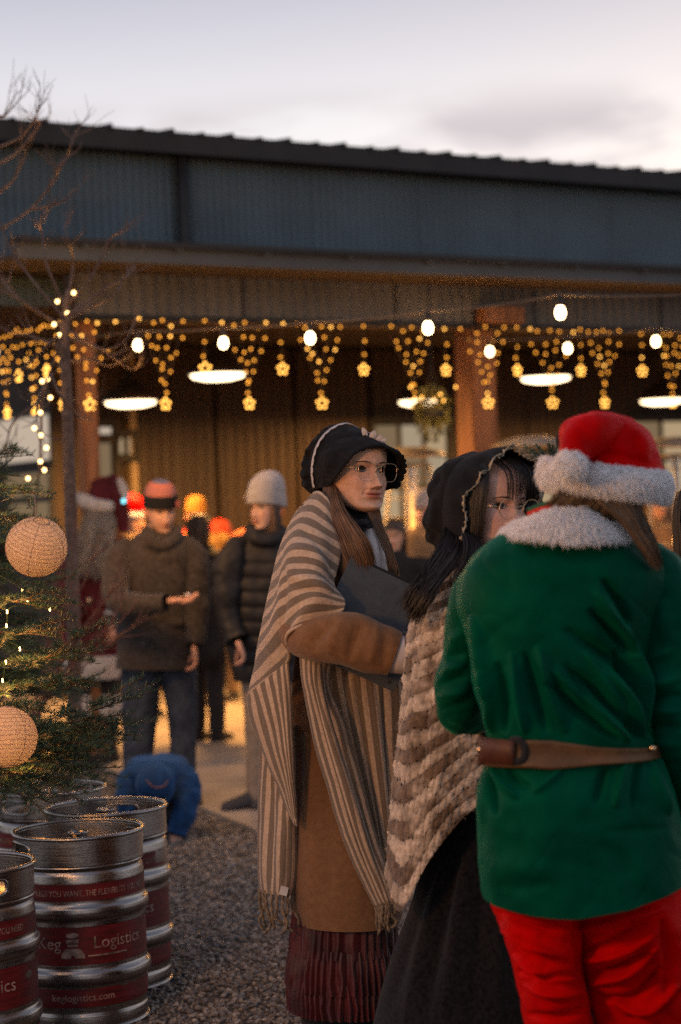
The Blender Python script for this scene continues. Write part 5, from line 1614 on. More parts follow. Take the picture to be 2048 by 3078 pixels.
# crocheted shawl with open stitches
C = [[(1400, 1650, 5.40), (1345, 1660, 5.16), (1372, 1658, 5.04), (1420, 1668, 4.985), (1480, 1680, 4.98), (1560, 1700, 5.0)],
     [(1330, 1780, 5.42), (1262, 1775, 5.18), (1308, 1785, 5.02), (1380, 1800, 4.965), (1460, 1810, 4.96), (1560, 1820, 4.99)],
     [(1300, 1920, 5.42), (1228, 1920, 5.18), (1276, 1945, 5.01), (1350, 1960, 4.955), (1440, 1965, 4.955), (1560, 1980, 4.985)],
     [(1285, 2150, 5.42), (1206, 2150, 5.18), (1250, 2180, 5.00), (1330, 2180, 4.95), (1430, 2160, 4.95), (1560, 2140, 4.98)],
     [(1265, 2390, 5.42), (1180, 2385, 5.17), (1226, 2430, 4.99), (1310, 2385, 4.94), (1415, 2305, 4.945), (1560, 2240, 4.98)],
     [(1245, 2640, 5.40), (1160, 2640, 5.16), (1206, 2738, 4.98), (1290, 2588, 4.94), (1402, 2450, 4.945), (1560, 2330, 4.98)]]
mS, nS = 460, 300
Vm = patch(C, mS, nS)
Nm = grid_normals(Vm, False)
if Nm[..., 1].mean() > 0: Nm = -Nm
Vm = folds(Vm, Nm, [([(1290, 1800), (1262, 2000), (1235, 2300)], 15, .016), ([(1320, 1800), (1290, 2050), (1262, 2350)], 12, -.014), ([(1250, 1900), (1225, 2150)], 9, -.010), ([(1345, 2230), (1310, 2400), (1285, 2500)], 8, .008), ([(1370, 1900), (1350, 2150)], 20, .008)])
vv = np.linspace(0, 1, mS)[:, None]; uu = np.linspace(0, 1, nS)[None]
R_, K_ = 27.0, 22.0
vv = vv + .42 * np.clip(uu - .12, 0, 1) * (1 - vv) ** .8
row = np.floor(vv * R_ + .35 * fbm(Vm * 9, 77, 2)); fv = vv * R_ + .35 * fbm(Vm * 9, 77, 2) - row
cu_ = uu * K_ + 0.5 * (row % 2) + .3 * fbm(Vm * 11, 55, 2)
fu = cu_ - np.floor(cu_)
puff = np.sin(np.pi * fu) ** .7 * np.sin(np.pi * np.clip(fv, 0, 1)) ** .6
rib = .45 * np.abs(np.sin((fu + .12 * (fv - .5) * (fu - .5) * 4) * np.pi * 5))
jn = fbm(Vm * 75, 3, 3)
Vm = Vm + Nm * (.0038 * puff * (0.55 + rib) + .0032 * jn)[..., None]
rs = np.random.default_rng(4)
cols_ = np.where((row % 2)[..., None] == 0, np.array([.50, .36, .25]), np.array([.150, .082, .045]))
blot = np.clip(fbm(Vm * 13, 31, 2) * 1.6, -1, 1)[..., None]
cream, brown = np.array([.76, .60, .45]), np.array([.20, .128, .078])
k_ = np.clip(0.5 + (0.5 - (row % 2))[..., None] * 1.0 + blot * .65, 0, 1)
cols_ = cream * k_ + brown * (1 - k_)
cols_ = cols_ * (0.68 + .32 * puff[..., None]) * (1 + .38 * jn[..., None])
F_ = grid_faces(mS, nS)
hole = ((np.minimum(fu, 1 - fu) < .13) & (np.minimum(fv, 1 - fv) < .16)) & (vnoise(np.stack([np.round(cu_) + 0 * vv, row + 0 * uu + (fv > .5), 0 * uu + 0 * vv], -1) * 3.7, 2) > -.35)
hf = hole.reshape(-1)
F_ = F_[~hf[F_].all(1)]
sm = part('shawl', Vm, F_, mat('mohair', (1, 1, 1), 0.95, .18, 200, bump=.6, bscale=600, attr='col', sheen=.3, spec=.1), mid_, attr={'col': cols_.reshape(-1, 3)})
M_FUZZ = mat('mohair_fuzz', (.48, .36, .26), .95, .3, 30, spec=.1)
fur('shawl_fuzz', Vm, Nm, 3500, .009, M_FUZZ, sm, 9, droop=.3, rad=.0004, segs=3)
# ------------------------------------------------------------------ steel kegs
def steel_mat():
    m = mat('brushed_steel', (0.33, 0.31, 0.29), 0.24, 0.12, 6, metal=1.0, mapscale=(1, 1, 60), bump=.12, bscale=30, rvar=.1)
    return m
M_STEEL = steel_mat()
M_BAND = mat('keg_red', (0.10, 0.005, 0.006), 0.5, 0.3, 14, spec=.4, mapscale=(1, 1, 6))
M_PRINT = mat('keg_print', (0.26, 0.18, 0.15), 0.7, 0.45, 45)
KR = 0.205
def keg_r(z):
    """outer radius at height z"""
    pr = [(0.0, .196), (.03, .200), (.050, .200), (.056, .1965), (.075, .198), (.085, .2), (.138, .2), (.146, .204), (.152, .211), (.166, .2125), (.180, .211), (.186, .204), (.192, .2), (.338, .2), (.344, .204), (.350, .211), (.364, .2125), (.378, .211), (.384, .204), (.392, .2), (.455, .2), (.478, .197), (.486, .192), (.492, .196), (.499, .2015), (.506, .199), (.512, .1995), (.575, .2005), (.585, .2035), (.590, .203)]
    a = np.array(pr)
    return np.interp(z, a[:, 0], a[:, 1])
def bend(V, z0, ang0, lift=.0016):
    """wrap flat lettering (x along, y up) round the keg"""
    z = z0 + V[:, 1]
    a = ang0 + V[:, 0] / 0.2
    r = keg_r(z) + lift
    return np.stack([r * np.sin(a), -r * np.cos(a), z], 1)
def make_keg(px, d, ztop_px, label, spin):
    c = P(px, ztop_px, d)
    base = np.array([c[0], c[1], 0.0])
    t = thing('keg', label, 'keg', base, 'steel kegs')
    z = np.unique(np.concatenate([np.linspace(0.045, .5, 130), np.array([.486, .492, .499, .506])]))
    th = np.linspace(0, 2 * np.pi, 96, endpoint=False)
    G = np.stack([keg_r(z)[:, None] * np.cos(th), keg_r(z)[:, None] * np.sin(th), np.repeat(z[:, None], 96, 1)], -1)
    G = G + np.stack([np.cos(th), np.sin(th), 0 * th], 1)[None] * (.0012 * fbm(G * 14, int(px) % 50, 2))[..., None]
    b = part('body', G + base, grid_faces(len(z), 96, True), M_STEEL, t)
    top = lathe([(.198, .500), (.190, .512), (.16, .520), (.10, .532), (.05, .536), (.001, .536)], 64)
    part('domed_head', top + base, grid_faces(6, 64, True), M_STEEL, b)
    # upper chime: wall with two hand holes and rolled rim
    nth, nz = 144, 15
    th = np.linspace(0, 2 * np.pi, nth, endpoint=False)
    zz = np.linspace(.500, .586, nz)
    keep = np.ones((nz - 1, nth), bool)
    for h0 in (spin, spin + math.pi):
        da = np.abs((th + math.pi / nth - h0 + math.pi) % (2 * math.pi) - math.pi)
        for i in range(nz - 1):
            zc = (zz[i] + zz[i + 1]) / 2
            k = np.abs(zc - .545) / .022
            if k < 1:
                keep[i, da < .30 * (1 - k ** 4) ** .25] = False
    for r_, nm in ((.2005, 'chime'),):
        Go = np.stack([r_ * np.cos(th)[None] + 0 * zz[:, None], r_ * np.sin(th)[None] + 0 * zz[:, None], zz[:, None] + 0 * th[None]], -1)
        f = grid_faces(nz, nth, True).reshape(nz - 1, nth, 4)[keep]
        ch = part(nm, Go + base, f, M_STEEL, t)
        sd_ = ch.modifiers.new('thickness', 'SOLIDIFY'); sd_.thickness = .004; sd_.offset = -1
    for h0 in (spin, spin + math.pi):
        a = np.linspace(0, 2 * np.pi, 48, endpoint=False)
        da_ = .305 * np.sign(np.cos(a)) * np.abs(np.cos(a)) ** .45; dz_ = .0235 * np.sign(np.sin(a)) * np.abs(np.sin(a)) ** .6
        q = np.stack([.1995 * np.cos(h0 + da_), .1995 * np.sin(h0 + da_), .545 + dz_], 1)
        q = np.concatenate([q, q[:2]])
        MB().tube(q + base, .0052, 8, cap=False).build('handle_rim', M_STEEL, ch)
    a = np.linspace(0, 2 * np.pi, 97)
    MB().tube(np.stack([.2005 * np.cos(a), .2005 * np.sin(a), 0 * a + .588], 1) + base, .0072, 12, cap=False).build('rolled_rim', M_STEEL, t)
    MB().tube(np.stack([.197 * np.cos(a), .197 * np.sin(a), 0 * a + .008], 1) + base, .007, 10, cap=False).build('foot_rim', M_STEEL, t)
    bt = lathe([(.197, .008), (.1985, .03), (.1965, .05)], 96)
    part('foot_chime', bt + base, grid_faces(3, 96, True), M_STEEL, t)
    G = lathe([(.027, .532), (.027, .574), (.031, .575), (.032, .582), (.027, .584), (.022, .580), (.021, .565), (.001, .565)], 32)
    part('valve', G + base, grid_faces(8, 32, True), M_STEEL, t)
    # printed bands
    for z0, z1 in ((.400, .452), (.206, .322), (.078, .134)):
        zb = np.linspace(z0, z1, 8)
        th = np.linspace(0, 2 * np.pi, 96, endpoint=False)
        G = np.stack([(keg_r(zb) + .0009)[:, None] * np.cos(th), (keg_r(zb) + .0009)[:, None] * np.sin(th), np.repeat(zb[:, None], 96, 1)], -1)
        part('printed_band', G + base, grid_faces(8, 96, True), M_BAND, t)
    def word(txt, size, z0, ang, cond=1.0):
        V, f = text_mesh(txt, size)
        V = V.copy(); V[:, 0] = (V[:, 0] - V[:, 0].max() / 2) * cond
        part('lettering', bend(V, z0, ang) + base, f, M_PRINT, t, smooth=False)
    A0 = spin_text.get(label, 0.0)
    for rep in (0, math.pi):
        word('THE KEGS YOU WANT, THE FLEXIBILITY YOU NEED', .026, .416, A0 + rep + .02, .72)
        word('Keg', .052, .256, A0 + rep - .66)
        word('Logistics', .052, .256, A0 + rep + .47)
        word('keglogistics.com', .030, .098, A0 + rep - .15)
        # logo: small keg figure standing on a truck bed, and the rule under the words
        lg = MB()
        def flat(pts):
            x = np.array([p[0] for p in pts]); xs = np.linspace(x.min() + 1e-4, x.max() - 1e-4, 14)
            lo, hi = [], []
            for c_ in xs:
                ys = [pts[i][1] + (pts[(i + 1) % len(pts)][1] - pts[i][1]) * (c_ - pts[i][0]) / (pts[(i + 1) % len(pts)][0] - pts[i][0]) for i in range(len(pts)) if (pts[i][0] - c_) * (pts[(i + 1) % len(pts)][0] - c_) < 0]
                lo.append(min(ys)); hi.append(max(ys))
            V = np.concatenate([np.stack([xs, lo, 0 * xs], 1), np.stack([xs, hi, 0 * xs], 1)])
            lg.add(bend(V, .228, A0 + rep - .28, .0020) + base, grid_faces(2, 14))
        e_ = lambda cx, cy, rx, ry, n=18: [(cx + rx * math.cos(k * 2 * math.pi / n), cy + ry * math.sin(k * 2 * math.pi / n)) for k in range(n)]
        flat(e_(0, .070, .020, .008)); flat([(-.019, .047), (.019, .047), (.021, .058), (-.021, .058)]); flat([(-.016, .036), (.016, .036), (.016, .043), (-.016, .043)])
        flat([(-.036, .0), (-.006, .0), (-.006, .010), (.006, .010), (.006, .0), (.036, .0), (.036, .012), (.022, .030), (-.022, .030), (-.036, .012)])
        flat([(.045, .004), (.175, .004), (.175, .0085), (.045, .0085)])
        lg.build('keg_logo', M_PRINT, t, smooth=False)
    return t
spin_text = {'steel keg with red printed bands at the front, its lettering readable': .27}
make_keg(235, 6.25, 2500, 'steel keg with red printed bands at the front, its lettering readable', math.radians(212))
make_keg(319, 6.72, 2425, 'steel keg on the gravel side, behind the keg with the readable lettering', math.radians(80))
make_keg(150, 7.25, 2362, 'rearmost steel keg, its rim under the drooping fir branch', math.radians(60))
make_keg(-113, 5.68, 2590, 'steel keg cut by the left edge of the photo', math.radians(120))
# ------------------------------------------------------------------ decorated fir tree
M_BARK = mat('fir_bark', (0.075, 0.045, 0.028), 0.95, .35, 30, bump=.6, bscale=80)
M_NEED = mat('fir_needle', (0.75, 0.80, 0.72), 0.5, .25, 30, attr='col', spec=.35)
rngT = np.random.default_rng(21)
TX = np.array([-1.42, 6.75])
fir = thing('fir_tree', 'bushy green fir tree hung with paper lanterns and small warm lights at the left edge', 'tree', (TX[0], TX[1], 0))
MB().tube(np.array([(TX[0], TX[1], 0.0), (TX[0] + .01, TX[1], .8), (TX[0] - .01, TX[1] + .01, 1.6), (TX[0], TX[1], 2.35)]), [.05, .042, .025, .006], 10, 20).build('trunk', M_BARK, fir)
twigs = []      # (curve points, radius, has needles from t0)
def twig(C, r, nd=1.0): twigs.append((np.asarray(C), r, nd))
def spray(C, L, depth=0):
    """side twigs in the plane of a branch"""
    C = np.asarray(C)
    n = len(C)
    T, A, B = frames(C)
    up = np.array([0, 0, 1.0])
    k = max(3, int(L / .058))
    for j in range(k):
        t = .20 + .66 * j / k + rngT.uniform(-.02, .02)
        i = min(int(t * (n - 1)), n - 2)
        p = C[i] + (C[i + 1] - C[i]) * (t * (n - 1) - i)
        dr = T[i]
        sd = np.cross(dr, up); sd /= max(np.linalg.norm(sd), 1e-6)
        sg = 1 if (j % 2) else -1
        l = L * (.44 * (1 - t) + .07) * rngT.uniform(.75, 1.2)
        d = dr * .75 + sd * sg * .75 + np.array([0, 0, rngT.uniform(-.18, .12)])
        d /= np.linalg.norm(d)
        m_ = max(5, int(l / .02))
        s = np.linspace(0, l, m_)[:, None]
        Q = p + d * s + dr * (.35 * s ** 2 / max(l, .01)) + np.array([0, 0, -.12]) * (s ** 2 / max(l, .01))
        twig(Q, .0016)
        if depth < 1 and l > .17: spray(Q, l * .9, depth + 1)
def branch(C, sub=True):
    C = spline(np.asarray(C), 24)
    twig(C, .0042, .25)
    L = np.linalg.norm(np.diff(C, axis=0), axis=1).sum()
    spray(C, L)
for z in np.arange(.80, 2.25, .075):
    fr_ = (z - .42) / 1.9
    L = .86 * (1 - fr_) ** .85 + .06
    for k_ in range(4):
        az = rngT.uniform(-2.2, 1.6)     # the side that can be seen
        d = np.array([math.cos(az), math.sin(az), 0])
        l = L * rngT.uniform(.65, 1.05)
        p0 = np.array([TX[0], TX[1], z])
        branch([p0, p0 + d * l * .35 + [0, 0, .02], p0 + d * l * .75 + [0, 0, -.05], p0 + d * l + [0, 0, -.04 + rngT.uniform(-.03, .05)]])
for q in (((-60, 2230, 6.5), (130, 2210, 6.2), (260, 2140, 6.0), (355, 2075, 5.95), (432, 2035, 5.95)), ((60, 1990, 6.4), (170, 1960, 6.1), (250, 1900, 6.0), (322, 1868, 5.98)),
          ((-40, 2060, 6.4), (90, 2060, 6.1), (190, 2040, 6.0), (265, 2075, 5.95)), ((-40, 2330, 6.4), (120, 2260, 6.1), (230, 2230, 6.0), (330, 2270, 5.98)),
          ((-50, 2300, 6.5), (60, 2330, 6.1), (160, 2350, 5.98), (255, 2420, 5.95)), ((-60, 2350, 6.3), (40, 2380, 6.0), (110, 2420, 5.95), (150, 2470, 5.93)),
          ((-50, 1500, 6.5), (20, 1470, 6.3), (70, 1480, 6.2), (95, 1530, 6.15)), ((-60, 1390, 6.5), (-10, 1370, 6.4), (20, 1352, 6.3), (44, 1345, 6.25)), ((-40, 1800, 6.4), (80, 1800, 6.1), (150, 1780, 6.0), (205, 1800, 5.98)),
          ((-60, 2140, 6.2), (10, 2120, 6.0), (60, 2130, 5.9), (100, 2180, 5.85)), ((-60, 1560, 6.3), (0, 1550, 6.1), (50, 1580, 5.95), (75, 1640, 5.88)), ((0, 1900, 6.3), (80, 1900, 6.1), (150, 1870, 6.0), (215, 1850, 5.98))):
    branch([P(*p) for p in q])
# wood
wv, wf, wk = [], [], 0
for C, r, nd in twigs:
    G = tube(C, np.linspace(r, r * .45, len(C)), 4).reshape(-1, 3)
    wv.append(G); wf.append(grid_faces(len(C), 4, True, wk)); wk += len(G)
part('branches', np.concatenate(wv), np.concatenate(wf), M_BARK, fir, kind='stuff')
# needles: thin folded blades along every twig
nv, nc = [], []
for C, r, nd in twigs:
    L = np.linalg.norm(np.diff(C, axis=0), axis=1).sum()
    n = int(L * 620 * nd) + 4
    t = rngT.uniform(1 - nd if nd < 1 else .02, 1, n) * (len(C) - 1.001)
    i = t.astype(int); f = (t - i)[:, None]
    p = C[i] * (1 - f) + C[i + 1] * f
    T, A, B = frames(C)
    dr = T[i]
    up = np.array([0, 0, 1.0])
    sd = np.cross(dr, up); sd /= np.maximum(np.linalg.norm(sd, axis=1, keepdims=True), 1e-6)
    nu = np.cross(sd, dr)
    a = rngT.choice([-1, 1], n) * rngT.uniform(.2, 1.9, n)
    d = dr * rngT.uniform(.35, .85, n)[:, None] + sd * np.sin(a)[:, None] + nu * (np.cos(a) * .9)[:, None]
    d /= np.linalg.norm(d, axis=1, keepdims=True)
    l = rngT.uniform(.020, .033, n)[:, None]
    w = np.cross(d, rngT.normal(size=(n, 3))); w /= np.maximum(np.linalg.norm(w, axis=1, keepdims=True), 1e-6)
    w *= rngT.uniform(.0009, .0015, n)[:, None]
    nv.append(np.stack([p, p + d * l * .45 + w, p + d * l, p + d * l * .45 - w], 1))
    c = np.array([.042, .095, .060]) * rngT.uniform(.6, 1.5, (n, 1)) + rngT.uniform(0, 1, (n, 1)) ** 3 * np.array([.03, .045, .04])
    nc.append(np.repeat(c[:, None], 4, 1))
nv, nc = np.concatenate(nv), np.concatenate(nc)
nf = np.arange(len(nv) * 4).reshape(-1, 4)
part('crown', nv, nf, M_NEED, fir, smooth=False, attr={'col': nc.reshape(-1, 3)}, kind='stuff')
print('needles', len(nv))
# small warm lights in the fir
fl = thing('fairy_lights', 'small warm fairy lights wound through the fir tree, plus an added run out of view', 'string lights', (TX[0], TX[1], 1.0))
M_MINI = glow('mini_bulb', (1.0, .62, .22), 14.0, sampled=False)
G = lathe([(.0005, -.007), (.0018, -.006), (.0022, -.002), (.0019, .003), (.001, .006)], 8)
ME_MINI = mesh_data('mini_bulb', G, grid_faces(5, 8, True), mats=M_MINI)
mini = [(22, 1838, 6.2), (83, 1802, 6.2), (68, 1773, 6.25), (20, 1880, 6.2), (18, 1990, 6.2), (8, 2045, 6.2), (60, 1950, 6.25), (12, 1852, 6.3), (28, 1440, 6.4), (10, 1560, 6.4), (55, 1480, 6.4), (95, 1690, 6.3), (30, 1730, 6.3), (110, 1870, 6.3), (70, 2060, 6.25), (40, 2100, 6.25), (130, 1940, 6.3), (5, 2330, 6.3), (60, 2300, 6.3), (95, 2140, 6.3), (150, 1830, 6.3), (-40, 1700, 6.2), (-60, 1900, 6.2), (-70, 2100, 6.2), (-50, 2250, 6.2), (-60, 1550, 6.3)]
mini = mini[:7] + mini[-6:]
for i, q in enumerate(mini):
    link('mini_bulb', ME_MINI, fl, P(*q) - wloc(fl))
pts = np.array([P(*q) for q in sorted(mini, key=lambda q: q[1])])
MB().tube(spline(pts, 120), .0013, 4).build('wire', mat('green_wire', (.01, .03, .012), .6), fl)
for q in ((20, 1830, 6.15), (75, 1960, 6.15), (10, 2080, 6.1), (20, 1560, 6.2), (60, 2310, 6.2)):
    lamp('mini_and_fill_light', 'POINT', P(*q), 2.4, (1.0, .40, .09), fl, size=.05)

for q in ((-470, 1480, 5.8), (-470, 1900, 5.7)):  # added fill lamps beyond the left edge, without bulbs of their own
    lamp('mini_and_fill_light', 'POINT', P(*q), 1.5, (1.0, .45, .12), fl, size=.12)
# added run of string out of view, carrying warm fill lamps for the faces
run = np.array([(-1.45, 5.9, 1.75), (-1.6, 5.2, 1.62), (-1.62, 4.6, 1.78), (-1.62, 4.2, 1.66), (-1.55, 3.6, 1.74), (-1.45, 3.0, 1.70)])
MB().tube(spline(run, 60), .0016, 4).build('wire', mat('green_wire', (.01, .03, .012), .6), fl)
for q in spline(run, 26):
    link('mini_bulb', ME_MINI, fl, q - wloc(fl) + [0, 0, -.01])
for q, pw in (((-1.62, 4.6, 1.74), 16.0), ((-1.45, 3.1, 1.68), 90.0)):
    lamp('mini_and_fill_light', 'POINT', np.array(q), pw, (1.0, .45, .14), fl, size=.15)
# ------------------------------------------------------------------ paper lanterns
def paper_mat():
    m = mat('lantern_paper', (0.62, 0.46, 0.35), .8, .2, 90, bump=.35, bscale=160, spec=.2)
    nt = m.node_tree
    b = nt.nodes['Principled BSDF']
    o = [n for n in nt.nodes if n.type == 'OUTPUT_MATERIAL'][0]
    tr = nt.nodes.new('ShaderNodeBsdfTranslucent')
    tr.inputs[0].default_value = (.85, .62, .42, 1)
    mx = nt.nodes.new('ShaderNodeMixShader')
    mx.inputs[0].default_value = .4
    nt.links.new(b.outputs[0], mx.inputs[1]); nt.links.new(tr.outputs[0], mx.inputs[2]); nt.links.new(mx.outputs[0], o.inputs[0])
    return m
M_PAPER = paper_mat()
M_RIB = mat('lantern_wire', (.36, .24, .16), .7)
def lantern(px, py, d, r, label, tiltx, power, rz):
    c = P(px, py, d)
    t = thing('paper_lantern', label, 'lantern', c, 'paper lanterns on the fir tree')
    R = rotz(rz) @ rotx(tiltx)
    nz = 120
    e = np.linspace(-1.30, 1.30, nz)
    rr = r * (1 - .014 * np.abs(np.sin(np.linspace(0, np.pi * 17, nz))) ** 2 * -1 - .014)
    th = np.linspace(0, 2 * np.pi, 72, endpoint=False)
    G = np.stack([(rr * np.cos(e))[:, None] * np.cos(th), (rr * np.cos(e))[:, None] * np.sin(th), np.repeat((r * .97 * np.sin(e))[:, None], 72, 1)], -1)
    G = G + (.0012 * fbm(G * 40, 3, 2))[..., None] * G / r
    sh = part('paper_shade', G @ R.T + c, grid_faces(nz, 72, True), M_PAPER, t)
    for k in range(1, 17):
        ee = -1.30 + 2.6 * k / 17
        q = np.stack([1.004 * r * math.cos(ee) * np.cos(th), 1.004 * r * math.cos(ee) * np.sin(th), 0 * th + r * .972 * math.sin(ee)], 1)
        q = np.concatenate([q, q[:2]])
        MB().tube(q @ R.T + c, .0006, 5, cap=False).build('wire_ring', M_RIB, sh)
    for k in range(5):
        a = k * 2 * math.pi / 5 + .3
        q = np.stack([1.002 * r * np.cos(e) * math.cos(a), 1.002 * r * np.cos(e) * math.sin(a), r * .972 * np.sin(e)], 1)
        MB().tube(q @ R.T + c, .0010, 5).build('seam', M_RIB, sh)
    for s_ in (-1, 1):
        q = np.stack([r * math.cos(1.3) * np.cos(th), r * math.cos(1.3) * np.sin(th), 0 * th + s_ * r * .972 * math.sin(1.3)], 1)
        q = np.concatenate([q, q[:2]])
        MB().tube(q @ R.T + c, .0022, 6, cap=False).build('collar_ring', M_RIB, t)
    MB().tube(np.array([[0, 0, r * .9], [.002, 0, r * 1.25], [-.004, .03, r * 1.7]]) + c, .0012, 5).build('hanger', M_RIB, t)
    bb = part('lantern_bulb', ico(2)[0] * .014 + c, ico(2)[1], M_MINI, t)
    lamp('lantern_light', 'POINT', c, power, (1.0, .5, .18), t, size=.02)
lantern(110, 1644, 5.80, .0895, 'upper round paper lantern hanging in the fir tree', math.radians(28), .06, math.radians(35))
lantern(20, 2216, 5.80, .0905, 'lower round paper lantern glowing in the fir tree beside the kegs', math.radians(-14), .20, .2)

# ------------------------------------------------------------------ bare tree with lights, bare shrub
M_TWIG = mat('bare_bark', (0.17, 0.105, 0.075), 0.85, .3, 40)
rb_ = random.Random(31)
class Bare:
    def __init__(self): self.mb = MB()
    def grow(self, p, d, L, r, depth):
        n = 7
        pts, q, dd = [np.array(p)], np.array(p, float), np.array(d, float)
        for i in range(n - 1):
            dd = dd + np.array([rb_.uniform(-.16, .16), rb_.uniform(-.16, .16), rb_.uniform(-.04, .14)])
            dd /= np.linalg.norm(dd)
            q = q + dd * L / (n - 1)
            pts.append(q.copy())
        self.mb.tube(np.array(pts), np.linspace(r, r * .5, n), 5)
        if depth > 0:
            for k in range(rb_.choice((2, 3, 3))):
                i = rb_.randint(2, n - 1)
                a = np.array([rb_.uniform(-1, 1), rb_.uniform(-.7, .7), rb_.uniform(-.2, .8)])
                nd = dd * .9 + a * .75; nd /= np.linalg.norm(nd)
                self.grow(pts[i], nd, L * rb_.uniform(.5, .8), r * .55, depth - 1)
DT = 9.0
btree = thing('bare_tree', 'leafless young tree with string lights on its trunk at the upper left', 'tree', ground_at(232, 2590))
tr_ = [P(228, 2500, DT), P(222, 1900, DT), P(212, 1500, DT), P(202, 1200, DT), P(196, 960, DT), P(206, 870, DT)]
MB().tube(np.array(tr_), [.034, .032, .028, .025, .020, .011], 10, 40).build('trunk', M_TWIG, btree)
b2 = Bare()
for q in (((196, 960), (120, 870), (60, 790), (30, 690)), ((200, 930), (150, 820), (125, 700), (115, 680)), ((204, 900), (220, 800), (205, 720), (192, 675)), ((204, 915), (270, 840), (330, 720), (370, 695)), ((200, 950), (300, 880), (370, 840), (410, 800)), ((198, 960), (260, 930), (340, 890), (372, 835)),
          ((200, 990), (320, 1060), (400, 1110), (435, 1070)), ((200, 1010), (300, 1050), (370, 1030), (420, 930)), ((150, 960), (60, 900), (0, 830), (-40, 800)), ((190, 980), (100, 930), (20, 880), (-40, 870)), ((0, 690), (90, 630), (150, 560), (178, 500), (220, 460)), ((90, 630), (160, 615), (200, 595), (225, 565)), ((150, 560), (190, 490), (213, 440), (216, 410)), ((0, 440), (50, 420), (90, 380), (128, 310)), ((0, 490), (60, 450), (100, 400), (118, 360)), ((-30, 330), (10, 350), (40, 320), (68, 290)), ((-20, 590), (40, 540), (70, 480), (60, 440)),
          ((175, 1010), (120, 1060), (60, 1120), (0, 1160)), ((190, 1000), (150, 1120), (110, 1230), (120, 1330)), ((150, 1120), (190, 1200), (240, 1250), (280, 1260)), ((130, 1200), (60, 1250), (20, 1330), (0, 1390)), ((200, 1090), (260, 1080), (330, 1100), (400, 1060)), ((195, 1050), (90, 1010), (30, 1000), (-30, 960))):
    d0 = DT + rb_.uniform(-.5, .3)
    C = [P(x, y, d0 + .12 * i * rb_.uniform(-1, 1)) for i, (x, y) in enumerate(q)]
    b2.mb.tube(np.array(C), np.linspace(.0070, .0020, len(C)), 6, 24)
    Cs = spline(np.array(C), 12)
    for k in range(5):
        i = rb_.randint(3, 10)
        d = Cs[i + 1] - Cs[i]; d /= np.linalg.norm(d)
        d = d + np.array([rb_.uniform(-.8, .8), rb_.uniform(-.5, .5), rb_.uniform(-.1, .7)]); d /= np.linalg.norm(d)
        b2.grow(Cs[i], d, rb_.uniform(.08, .18), .0024, 1)
b2.mb.build('crown', M_TWIG, btree, kind='stuff')
# thin stem with bulbs
tl2 = thing('fairy_lights', 'row of round warm bulbs down the thin stem at the left edge', 'string lights', P(125, 1300, DT))
stem = [(222, 880), (173, 906), (203, 942), (163, 975), (180, 1007), (143, 1140), (127, 1146), (152, 1195), (122, 1240), (104, 1287), (123, 1308), (140, 1346), (122, 1387), (134, 1413), (85, 1438)]
MB().tube(np.array([P(150, 1120, DT), P(128, 1200, DT), P(124, 1300, DT), P(120, 1400, DT), P(108, 1500, DT), P(100, 1700, DT)]), .006, 6, 30).build('stem', M_TWIG, tl2)
ME_ST = mesh_data('bulb', bv * .0105, bf, mats=glow('stem_bulb', (1., .58, .22), 7., sampled=False))
for x, y in stem: link('bulb', ME_ST, tl2, P(x, y, DT - .05) - wloc(tl2))
MB().tube(spline(np.array([P(x, y, DT - .04) for x, y in stem]), 90), .002, 4).build('wire', M_WIRE, tl2)
for x, y in ((180, 960), (125, 1250), (125, 1400)): lamp('bulb_light', 'POINT', P(x + 90, y, DT + .6), 24.0, WARM, tl2, size=.06)
shrub = thing('bare_shrub', 'reddish leafless shrub twigs between the fir tree and the man in the striped beanie', 'shrub', ground_at(210, 2400))
b3 = Bare()
for q in (((140, 2080), (220, 1930), (320, 1800), (390, 1720)), ((150, 2080), (240, 1960), (330, 1900), (420, 1800)), ((150, 2080), (230, 1990), (350, 1920), (440, 1905)), ((130, 2050), (150, 1880), (200, 1740), (330, 1640)), ((140, 2050), (190, 1850), (250, 1760), (310, 1600)), ((120, 2060), (160, 1900), (170, 1760), (230, 1600)), ((150, 2060), (250, 1900), (300, 1850), (310, 1780)), ((160, 2080), (280, 1930), (360, 1840), (372, 1800)), ((140, 2100), (200, 2060), (260, 1990), (340, 1930))):
    d0 = 8.6 + rb_.uniform(-.2, .2)
    C = [ground_at(200 + rb_.uniform(-25, 25), 2420)] + [P(x, y, d0) for x, y in q]
    b3.mb.tube(np.array(C), np.linspace(.008, .002, len(C)), 5, 26)
    Cs = spline(np.array(C[1:]), 12)
    for k in range(3):
        i = rb_.randint(2, 10); d = Cs[i + 1] - Cs[i]; d /= np.linalg.norm(d)
        d = d + np.array([rb_.uniform(-.6, .6), rb_.uniform(-.4, .4), rb_.uniform(-.1, .5)]); d /= np.linalg.norm(d)
        b3.grow(Cs[i], d, rb_.uniform(.1, .2), .0028, 1)
b3.mb.build('twigs', mat('red_twig', (.22, .085, .05), .8, .3, 40), shrub, kind='stuff')
